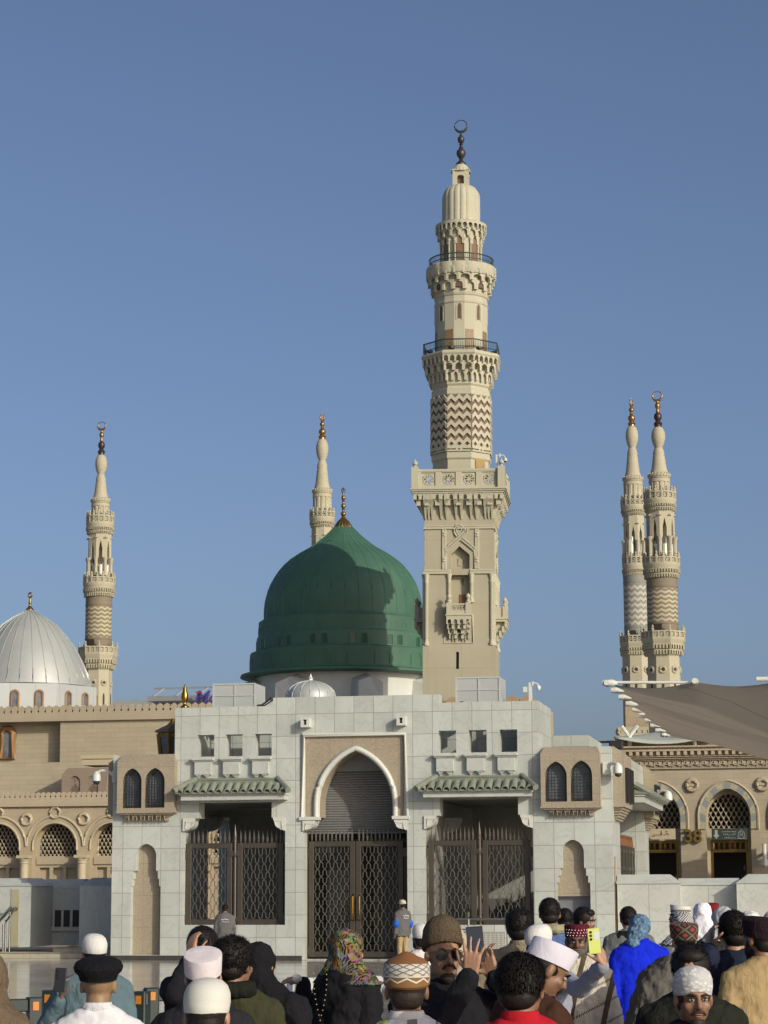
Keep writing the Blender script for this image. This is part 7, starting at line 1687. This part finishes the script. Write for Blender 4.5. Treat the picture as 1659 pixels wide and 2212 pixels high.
p = person('person in a bright floral headscarf and black cloak reaching to the left', 752, 2005, 13.4, -48, .131, 'tan', hyaw=6, hair=None, top=F_('black_abaya_cloth', (.011, .011, .013), bump=.5), topkind='abaya', armL=(None, W_(657, 2121, 13.7)), fingL=(-1, .1, .12), palmL=(0, .3, -1), hands=(1.0, .4), wid=.92)
hijab(p, F_('floral_scarf', (.2, .15, .2), pat=floral), long=.10); u = p.s
E = MB(); ringloft(E, [(.10*u, .105*u, 0, -.03*u, 1.47*u), (.16*u, .14*u, 0, -.02*u, 1.43*u), (.205*u, .17*u, 0, -.01*u, 1.36*u), (.215*u, .19*u, 0, 0, 1.05*u), (.24*u, .21*u, 0, 0, .7*u), (.22*u, .2*u, 0, 0, .68*u)], 26); o = E.build('cape', BLK, p.t, ang=0); soften(o, .012, 4, .035, .09)
E = MB(); c = [Vector((.02+.11*math.sin(a)*1.0, -.185-.005*k, 1.43-.26*(1-abs(a)/1.4)))*u for k, a in enumerate([-1.4+2.8*i/18 for i in range(19)])]
for v in c: E.ball(tuple(v), .004*u, 6, 4)
E.build('bead_trim', M('gold_beads', (.45, .36, .16), .3, metal=.6), p.t)
tq = W_(641, 2113, 13.6); t = thing('tissue', 'crumpled white tissue in the outstretched hand of the floral scarf wearer', 'tissue', tq, grid=False); E = MB(); E.ball((0, 0, 0), (.03, .03, .022), 12, 8, lambda d: 1+.5*noise.noise(d*3)); E.build('paper', WHT, t)
# 10-18: around the man in sunglasses
p = person('person in a tall brown and white patterned cap with zigzag band', 878, 2054, 9.0, 0, .155, 'brown', hair='crop', hairmat=HG, cap=([(.078, .020), (.084, .02), (.0925, .03), (.094, .075), (.091, .105), (.075, .122), (.045, .135), (.02, .15), (.002, .155)], 1.0, 1.16, -.013), capmat=WHT, top=F_('grey_striped_shirt', (.55, .55, .55), pat=lambda t, o, c: t.mix(t.math('LESS_THAN', t.math('FRACT', t.math('MULTIPLY', t.xyz(o)[0], 9.0)), .35), c, t.mix(t.math('GREATER_THAN', t.xyz(o)[0], .0), (.30, .36, .12), (.16, .17, .18)))), topkind='shirt', collar=WHT, vox=.0075)
def pat10(t, x, ang):
    a = t.math('PINGPONG', t.math('MULTIPLY', ang, 20.0), 1.0); zz = t.math('LESS_THAN', t.math('ABSOLUTE', t.math('SUBTRACT', t.math('SUBTRACT', x[2], .034), t.math('MULTIPLY', a, .016))), .0032)
    low = t.math('LESS_THAN', x[2], .056); top_ = t.math('GREATER_THAN', x[2], .106)
    d1 = t.math('PINGPONG', t.math('ADD', t.math('MULTIPLY', ang, 26.0), t.math('MULTIPLY', x[2], 95.0)), 1.0); d2 = t.math('PINGPONG', t.math('SUBTRACT', t.math('MULTIPLY', ang, 26.0), t.math('MULTIPLY', x[2], 95.0)), 1.0)
    di = t.math('MAXIMUM', t.math('LESS_THAN', d1, .22), t.math('LESS_THAN', d2, .22)); mid = t.mix(di, (.46, .45, .40), (.16, .13, .09))
    lo = t.mix(zz, (.20, .10, .03), (.55, .53, .46)); c = t.mix(low, mid, lo); c = t.mix(top_, c, (.19, .075, .022))
    ln = t.math('LESS_THAN', t.math('ABSOLUTE', t.math('SUBTRACT', x[2], .057)), .0028); return t.mix(ln, c, (.50, .48, .42)), t.math('ADD', di, zz)
setmat(p.cap, capmat('zigzag_embroidered_cap', pat10, p))
BEIGE = F_('beige_cloth', (.36, .30, .21), bump=.5)
p = person('person in sunglasses and a brown knitted beanie facing the camera with a phone', 957, 1974, 11.0, 186, .194, 'tan', hyaw=10, pitch=-4, captilt=.22, spread=1.3, hair=None, cap=BEANIE, capmat=F_('brown_rib_knit', (.105, .080, .050), bump=.8, bs=90), top=F_('black_wool_coat', (.013, .013, .016), bump=.4), topkind='coat', collar=F_('grey_shirt_collar', (.14, .13, .11)), face=True, beard=(.012, HG),
           armR=(None, W_(1016, 2108, 10.7)), armL=(None, W_(1066, 2112, 10.9)), fingR=(.12, -.05, 1), palmR=(.25, .95, .1), fingL=(-.35, .0, 1), palmL=(-.5, -.8, .1), hands=(.6, .28), vox=.006, wid=1.05)
E = MB()
for sx in (-1, 1): E.slab([(sx*(.036+.029*math.cos(a)+.004*(math.sin(a) < 0)), .003+(.017 if math.sin(a) > 0 else .026)*math.sin(a)) for a in [2*PI*k/16 for k in range(16)]], .096, .100)
E.tf(p.Mh); sg = E.build('sunglasses', M('black_lens', (.004, .004, .005), .18, 0, spec=.25), p.t, ang=30)
E = MB(); E.tube([(-.062, .092, .02), (0, .102, .024), (.062, .092, .02)], .0022, 5); E.tube([(-.012, .1, .012), (0, .103, .015), (.012, .1, .012)], .002, 5)
for sx in (-1, 1): E.tube([(sx*.062, .094, .018), (sx*.078, .06, .014), (sx*.084, .0, .006)], .002, 5)
E.tf(p.Mh); E.build('spectacle_frame', m_brass, sg, ang=60)
phone('black phone with three lenses held by the person in sunglasses', 1027, 2040, 10.78, 176, 4, 4, .165, .078)
p = person('person in a white skullcap just behind the brown beanie', 910, 1994, 20.5, 10, .145, 'dark', cap=KUFI, capmat=WHT, top=WHT, topkind='thobe', vox=.014, beard=(.03, HB))
p = person('person in a pale beige headcloth behind the beanie wearer', 986, 2004, 18.0, -20, .131, 'tan', hair=None, top=BEIGE, topkind='thobe'); hijab(p, F_('pale_beige_scarf', (.40, .35, .26), bump=.6), long=.5)
p = person('person with thick black hair in a beige jacket with arms raised', 1121, 1960, 16.0, 8, .137, 'brown', hyaw=-18, hair='full', top=F_('beige_jacket_cloth', (.23, .195, .135), bump=.5), topkind='jacket', collar=F_('beige_jacket_collar', (.23, .195, .135)), armL=(None, W_(1046, 2084, 15.75)), fingL=(.2, .3, 1), palmL=(.9, .2, 0), hands=(.8, .5), wid=1.1)
t = thing('compact_camera', 'dark compact camera raised by the person in the beige jacket', 'camera', W_(1056, 2062, 15.6), grid=False); E = MB(); E.cbox(-.06, .06, -.02, .02, -.035, .035, .006); E.build('camera_body', m_black, t); E = MB(); E.lathe([(.025, 0), (.024, .02)], (0, 0), 12); E.tf(Matrix.Translation((0, .02, 0)) @ Matrix.Rotation(-PI/2, 4, 'X')); E.build('lens', m_iris, t)
p = person('person in a slanted plain white cap and brown coat looking right', 1146, 2022, 10.1, -62, .121, 'brown', hyaw=-14, roll=0, pitch=30, cap=TOPI, capmat=F_('lilac_white_cloth', (.56, .54, .60), bump=.2), top=F_('dark_brown_wool', (.05, .022, .014), bump=.35), topkind='coat', collar=F_('mint_shirt_cloth', (.42, .52, .46)), beard=(.01, HB), face=True, vox=.008)
p = person('person with black hair in a bright red jacket seen from behind', 1124, 2057, 8.5, -8, .133, 'brown', hyaw=-14, hair='full', hair_n=3000, top=F_('red_fleece', (.40, .012, .022), bump=.3, bs=10), topkind='jacket', collar=F_('red_fleece_collar', (.38, .012, .02), bump=.3), vox=.007, wid=1.06)
p = person('person in a white skullcap and pale grey hoodie holding out a lime phone', 1165, 1995, 15.6, -35, .145, 'tan', hyaw=-12, hair='crop', hairmat=HG, cap=KUFI, capmat=WHT, top=F_('pale_blue_grey_jersey', (.27, .28, .34), bump=.4), topkind='jacket', hood=F_('pale_hood_jersey', (.30, .31, .36)), armR=(W_(1252, 2138, 15.2), W_(1304, 2084, 14.8)), fingR=(-.25, .1, 1), palmR=(-.6, .8, 0), hands=(.4, .85), wid=1.08)
def sticker(t, w, h):
    E = MB(); E.box(.004, w*.42, -.0058, -.0052, h*.05, h*.36); E.build('sticker', M('white_sticker', (.5, .55, .6), .4), t)
phone('lime green phone with a white sticker held out at arm length', 1283, 2033, 14.7, 8, 0, -4, .16, .078, (.52, .58, .14), True, sticker)
p = person('bearded person in a maroon beaded cap and striped cream shawl facing the camera', 1245, 1996, 16.6, 170, .121, 'dark', hyaw=6, pitch=6, hair='crop', hairmat=HG, cap=TOPI, capmat=F_('maroon_felt', (.085, .010, .022), bump=.3), top=WHT, topkind='thobe', face=True, beard=(.04, HGR), vox=.009)
u = p.s; E = MB(); ringloft(E, [(.07*u, .07*u, 0, -.03*u, 1.475*u), (.15*u, .12*u, 0, -.02*u, 1.42*u), (.24*u, .165*u, -.01*u, 0, 1.33*u), (.27*u, .19*u, -.05*u, 0, 1.05*u), (.30*u, .20*u, -.09*u, 0, .75*u), (.30*u, .2*u, -.1*u, 0, .5*u), (.25*u, .17*u, -.1*u, 0, .49*u)], 26); o = E.build('shawl', F_('striped_cream_shawl', (.5, .45, .36), pat=shawl_stripes), p.t, ang=0); soften(o, .012, 3, .035, .1)
E = MB()
for k in range(26):
    a = PI*.15+PI*.7*k/25; E.ball((.0905*math.cos(a), -.012+.0905*1.17*math.sin(a), .05+.02*(k % 3)), .0022, 5, 4)
E.tf(p.Mh); E.build('beads', M('silver_beads', (.6, .6, .6), .2, metal=1), p.t)
# 19-33: the right half
p = person('person with short dark hair in a blue jacket with a khaki hood', 1187, 1937, 19.8, -6, .135, 'brown', hair='short', top=F_('mid_blue_cloth', (.09, .14, .30)), topkind='jacket', hood=F_('khaki_hood', (.27, .26, .16), bump=.6), vox=.013, wid=1.1)
p = person('person with dark hair half hidden behind the khaki hood', 1219, 1960, 24.0, 10, .135, 'brown', hair='short', top=F_('dark_slate_cloth', (.03, .032, .04)), topkind='jacket', vox=.015)
p = person('person with dark hair and shadowed face looking right before the grey door', 1259, 1958, 22.5, -120, .135, 'brown', hair='full', top=BLK, topkind='jacket', face=True, vox=.012, pitch=8)
p = person('person in a black waistcoat with grey sleeves and short hair', 1357, 1956, 24.0, 5, .135, 'tan', pitch=10, hair='short', top=F_('grey_sleeve_cloth', (.13, .14, .14)), topkind='jacket', vox=.014, wid=1.1)
u = p.s; E = MB(); ringloft(E, [(.10*u, .10*u, 0, -.03*u, 1.44*u), (.17*u, .13*u, 0, -.01*u, 1.39*u), (.205*u, .15*u, 0, 0, 1.3*u), (.20*u, .15*u, 0, 0, 1.05*u), (.205*u, .152*u, 0, 0, .8*u), (.18*u, .13*u, 0, 0, .79*u)], 24); o = E.build('waistcoat', BLK, p.t, ang=0); soften(o, .014, 3, .02)
p = person('person in a vivid royal blue jacket with a denim blue scarf on the head', 1380, 1974, 20.2, 12, .131, 'tan', hair=None, top=F_('royal_blue_cloth', (.006, .02, .50), bump=.45), topkind='jacket', bottom=F_('white_trousers', (.52, .52, .56)), wid=1.12, collar=F_('royal_blue_collar', (.006, .02, .46)))
u = p.s; B = MB(); B.ball((0, -.018, .028), (.094, .11, .103), 24, 16); B.ball((-.03, -.04, -.03), (.09, .085, .085), 20, 14); B.ball((-.07, -.06, -.12), (.065, .06, .09), 18, 12); B.ball((-.09, -.05, -.2), (.05, .04, .07), 16, 10); B.tf(p.Mh); o = B.build('headscarf', F_('denim_blue_scarf', (.1, .18, .28), pat=denim_scarf, bump=.9, bs=34), p.t, ang=0); soften(o, .010, 2, .03, .04)
p = person('person in a white cap with a grey band looking left by the marble wall', 1467, 1955, 24.5, 75, .121, 'dark', cap=TOPI, capmat=WHT, top=F_('light_blue_cotton', (.22, .30, .44)), topkind='thobe', face=True, beard=(.01, HGR), vox=.013)
setmat(p.cap, capmat('banded_white_cap', lambda t, x, a: (t.mix(t.math('LESS_THAN', t.math('ABSOLUTE', t.math('SUBTRACT', x[2], .062)), .012), (.56, .55, .52), (.16, .14, .12)), x[2]), p))
p = person('person with a black and white checked headcloth behind the patterned cap', 1473, 1967, 22.0, 20, .131, 'brown', hair=None, top=F_('grey_shirt_cloth', (.2, .2, .2)), topkind='thobe', vox=.013); hijab(p, F_('houndstooth_scarf', (.5, .5, .5), pat=check_grey), long=.1)
p = person('person in a round red and black patterned cap and long grey shawl', 1476, 1993, 16.0, 10, .125, 'tan', hair='short', cap=([(.080, .018), (.09, .02), (.098, .07), (.1, .105), (.095, .118), (.05, .124), (.003, .125)], 1.0, 1.15, -.012), capmat=WHT, top=F_('grey_wool_shawl', (.085, .080, .072), bump=.6), topkind='shawl', wid=1.2, fold=.045)
def pat26(t, x, ang):
    d1 = t.math('PINGPONG', t.math('ADD', t.math('MULTIPLY', ang, 14.0), t.math('MULTIPLY', x[2], 26.0)), 1.0); d2 = t.math('PINGPONG', t.math('SUBTRACT', t.math('MULTIPLY', ang, 14.0), t.math('MULTIPLY', x[2], 26.0)), 1.0)
    cen = t.math('MULTIPLY', t.math('GREATER_THAN', d1, .62), t.math('GREATER_THAN', d2, .62)); ln = t.math('MAXIMUM', t.math('LESS_THAN', d1, .16), t.math('LESS_THAN', d2, .16))
    return t.mix(cen, t.mix(ln, (.018, .016, .012), (.12, .10, .05)), (.30, .02, .03)), d1
setmat(p.cap, capmat('red_black_embroidery', pat26, p))
u = p.s; E = MB(); ringloft(E, [(.08*u, .08*u, 0, -.04*u, 1.46*u), (.2*u, .15*u, -.02*u, -.03*u, 1.41*u), (.29*u, .19*u, -.05*u, -.02*u, 1.30*u), (.34*u, .21*u, -.09*u, -.02*u, 1.0*u), (.37*u, .22*u, -.11*u, -.02*u, .6*u), (.33*u, .2*u, -.11*u, -.02*u, .58*u)], 28); o = E.build('shawl', F_('grey_brown_wool', (.10, .093, .082), bump=.7, bs=14), p.t, ang=0); soften(o, .012, 3, .05, .10)
p = person('person draped in a pure white headcloth beside the marble wall', 1517, 1948, 24.0, -15, .131, 'tan', hair=None, top=WHT, topkind='abaya', wid=1.1, vox=.014); hijab(p, F_('white_veil', (.66, .66, .70), bump=.4), 'veil', long=.8)
p = person('person with dark red headwear peeping above the white headcloth', 1537, 1951, 30.0, 0, .121, 'brown', cap=TOPI, capmat=F_('dark_red_felt', (.16, .015, .02)), top=F_('charcoal_cloth', (.03, .03, .03)), topkind='jacket', vox=.016)
p = person('person in a pale grey headscarf and dark coat left of the phone caller', 1560, 1957, 21.0, 10, .131, 'tan', hair=None, top=F_('dark_grey_coat', (.028, .026, .025)), topkind='coat', vox=.013, wid=1.1); hijab(p, F_('pale_grey_scarf', (.42, .42, .43)), long=.05)
p = person('person with short black hair in a navy jumper phoning with the left hand', 1581, 1963, 13.8, 5, .135, 'tan', hyaw=6, hair='short', hair_n=2000, top=F_('navy_jumper', (.016, .020, .042), bump=.4), topkind='jacket', armL=(None, W_(1530, 2052, 13.75)), fingL=(.12, .15, 1), palmL=(.95, .2, 0), hands=(.9, .35), wid=1.18, vox=.008)
phone('dark phone pressed to the ear of the navy jumper wearer', 1540, 2028, 13.72, 80, 6, 10, .15, .07)
p = person('person in a white headcloth at the right behind the navy jumper', 1620, 1966, 20.0, -10, .131, 'tan', hair=None, top=WHT, topkind='abaya', vox=.014); hijab(p, F_('off_white_scarf', (.60, .59, .57)), long=.5)
p = person('bearded person in a dark round cap and sand coloured long shirt', 1640, 1980, 13.4, 25, .125, 'brown', hyaw=10, hair='short', cap=([(.080, .012), (.088, .015), (.097, .07), (.096, .105), (.08, .12), (.003, .125)], 1.0, 1.15, -.012), capmat=F_('dark_plum_felt', (.020, .010, .014)), top=F_('sand_cotton', (.30, .22, .11), bump=.5), topkind='thobe', beard=(.06, HB), wid=1.12, face=True, vox=.009)
p = person('person in a pale pink headscarf at the far right edge', 1668, 1968, 22.0, 0, .131, 'tan', hair=None, top=F_('plum_cloth', (.10, .04, .06)), topkind='abaya', vox=.015); hijab(p, F_('pale_pink_scarf', (.45, .30, .30)), long=.4)
p = person('person with a black fringe in a dark green jacket facing the camera', 1490, 2035, 10.9, 176, .137, 'tan', hair='full', hair_n=2200, pitch=10, top=F_('dark_olive_jacket', (.016, .018, .013)), topkind='jacket', face=True, vox=.008, wid=1.1)
p = person('frowning person in a white lace cap facing the camera at the bottom right', 1495, 2085, 9.6, 184, .145, 'brown', hyaw=3, pitch=3, hair='crop', hairmat=HG, cap=KUFI, capmat=WHT, top=F_('black_quilted_jacket', (.015, .015, .014)), topkind='jacket', face=True, beard=(.005, HG), vox=.006, wid=1.05)
setmat(p.cap, capmat('white_lace_cap', crochet, p, bump=.4))
# 34-35: two workers by the gates
GREYJ = F_('grey_work_jacket', (.10, .098, .098), bump=.3); KH = F_('khaki_trousers', (.32, .24, .13), bump=.4)
def backprint(p):
    E = MB(); u = p.s; squiggle(E, -.10*u, .10*u, 1.27*u, .05*u, -.152*u, 3, .008*u); squiggle(E, -.09*u, .09*u, 1.205*u, .03*u, -.152*u, 4, .006*u); E.build('back_print', M('white_print', (.6, .6, .58), .6), p.t, ang=0)
p = person('worker in a cream baseball cap and grey jacket walking past the centre gate', 869, 1943, 60.0, 40, .139, 'brown', hair='short', cap=BALLCAP, capmat=F_('cream_cap_cloth', (.46, .42, .30)), top=GREYJ, topkind='jacket', bottom=KH, vox=.018, wid=1.05, group='workers in grey jackets by the gates'); backprint(p)
for sx in (-1, 1):
    E = MB(); w_ = p.arms[sx][1]; E.ball(tuple(w_+Vector((0, 0, .02))), (.085*p.s, .1*p.s, .11*p.s), 12, 8, lambda d: 1+.2*noise.noise(d*4)); E.build('blue_sleeve', F_('bright_blue_plastic', (.02, .10, .45), rough=.4), p.t)
p = person('worker with short hair and grey jacket bending at the left gate', 486, 1953, 59.0, 5, .13, 'brown', hair='short', pitch=20, top=GREYJ, topkind='jacket', bottom=F_('grey_trousers', (.12, .11, .10)), vox=.018, wid=1.1, group='workers in grey jackets by the gates'); backprint(p)
# ---------------------------------------------------------------- barriers
m_db = M('dark_green_barrier', (.018, .028, .026), .45, .1, 4); m_or = M('orange_reflector', (.55, .20, .02), .35); m_lb = M('pale_grey_barrier_plastic', (.46, .47, .48), .45, .05, 4)
def barrier(px0, px1, py0, py1, D0, D1, label, mat, refl=True, grp='crowd barriers across the plaza'):
    a, b = wat(px0, py0, D0), wat(px1, py1, D1); d = (b-a); L = math.hypot(d.x, d.y); h = (a.z+b.z)/2; rz = math.atan2(d.y, d.x)
    t = thing('crowd_barrier', label, 'barrier', (a.x, a.y, 0), grp, grid=False, rz=rz)
    E = MB(); E.cbox(0, L, -.03, .03, h-.09, h, .008); E.build('top_rail', mat, t)
    E = MB(); E.cbox(.03, L-.03, -.02, .02, h*.52, h*.52+.05, .008); E.build('middle_rail', mat, t)
    for x in (.06, L-.06):
        E = MB(); E.cbox(x-.05, x+.05, -.05, .05, .05, h+.01, .008); po = E.build('post', mat, t)
        if refl: E = MB(); E.box(x-.022, x+.022, -.056, -.051, h-.08, h-.02); E.build('reflector', m_or, po)
        E = MB(); E.tube([(x, -.32, .03), (x, -.05, h*.42), (x, 0, h*.5)], .028, 6); E.tube([(x, .32, .03), (x, .05, h*.42), (x, 0, h*.5)], .028, 6); E.ball((x, -.32, .035), (.05, .06, .035), 8, 6); E.ball((x, .32, .035), (.05, .06, .035), 8, 6); E.build('foot', mat, t)
    for s in (1, -1):
        E = MB(); E.tube([(.1, 0, .12 if s > 0 else h*.5), (L-.1, 0, h*.5 if s > 0 else .12)], .025, 6); E.build('brace', mat, t)
barrier(-70, 92, 2160, 2157, 16.4, 16.6, 'dark green barrier with orange reflector at the left edge', m_db)
barrier(94, 322, 2147, 2139, 17.3, 17.0, 'dark green barrier with orange reflector behind the black beret', m_db)
barrier(310, 520, 2136, 2134, 17.2, 17.4, 'dark green barrier behind the tall pinkish white cap', m_db)
barrier(628, 716, 2112, 2112, 16.6, 16.9, 'pale grey plastic barrier left of the floral headscarf', m_lb, False)
barrier(790, 930, 2110, 2109, 16.9, 17.2, 'pale grey plastic barrier right of the floral headscarf', m_lb, False)
# steel barrier with a green perforated panel by the right gate
gv = V0-1.6; a, b_ = at(954, 1985, gv), at(1012, 1984, gv); h = a.z
t = thing('steel_barrier', 'steel barrier with dark green perforated panel in front of the right gate', 'barrier', (a.x, gv, 0))
E = MB()
for x in (a.x, b_.x, b_.x+1.05): E.tube([(x, gv, 0), (x, gv, h)], .03, 8)
E.tube([(a.x, gv, h), (b_.x+1.05, gv, h)], .028, 8); E.tube([(a.x, gv, h-.28), (b_.x, gv, h-.28)], .02, 6); E.build('frame', m_steel, t, ang=60)
x0, x1, z0, z1 = a.x+.06, b_.x-.06, .12, h-.34; hs = []; n = 11
for i in range(n):
    for j in range(12):
        cx = x0+(x1-x0)*(i+.5+(.25 if j % 2 else -.25))/n; cz3 = z0+(z1-z0)*(j+.5)/12; r_ = .045; hs.append([(cx+r_*math.cos(s), cz3+r_*math.sin(s)) for s in [2*PI*k/6 for k in range(6)]])
E = MB(); E.slab(rect(x0, x1, z0, z1), gv-.015, gv+.015, hs); E.build('green_panel', M('dark_green_panel', (.008, .055, .05), .4), t, ang=0)
E = MB(); x0, x1 = b_.x+.08, b_.x+.98; hs = [rect(x0+(x1-x0)*(i+.2)/8, x0+(x1-x0)*(i+.8)/8, .12+(h-.5)*(j+.25)/12, .12+(h-.5)*(j+.75)/12) for i in range(8) for j in range(12)]; E.slab(rect(x0, x1, .12, h-.34), gv-.015, gv+.015, hs); E.build('grey_panel', M('grey_panel_paint', (.28, .27, .24), .5), t, ang=0)
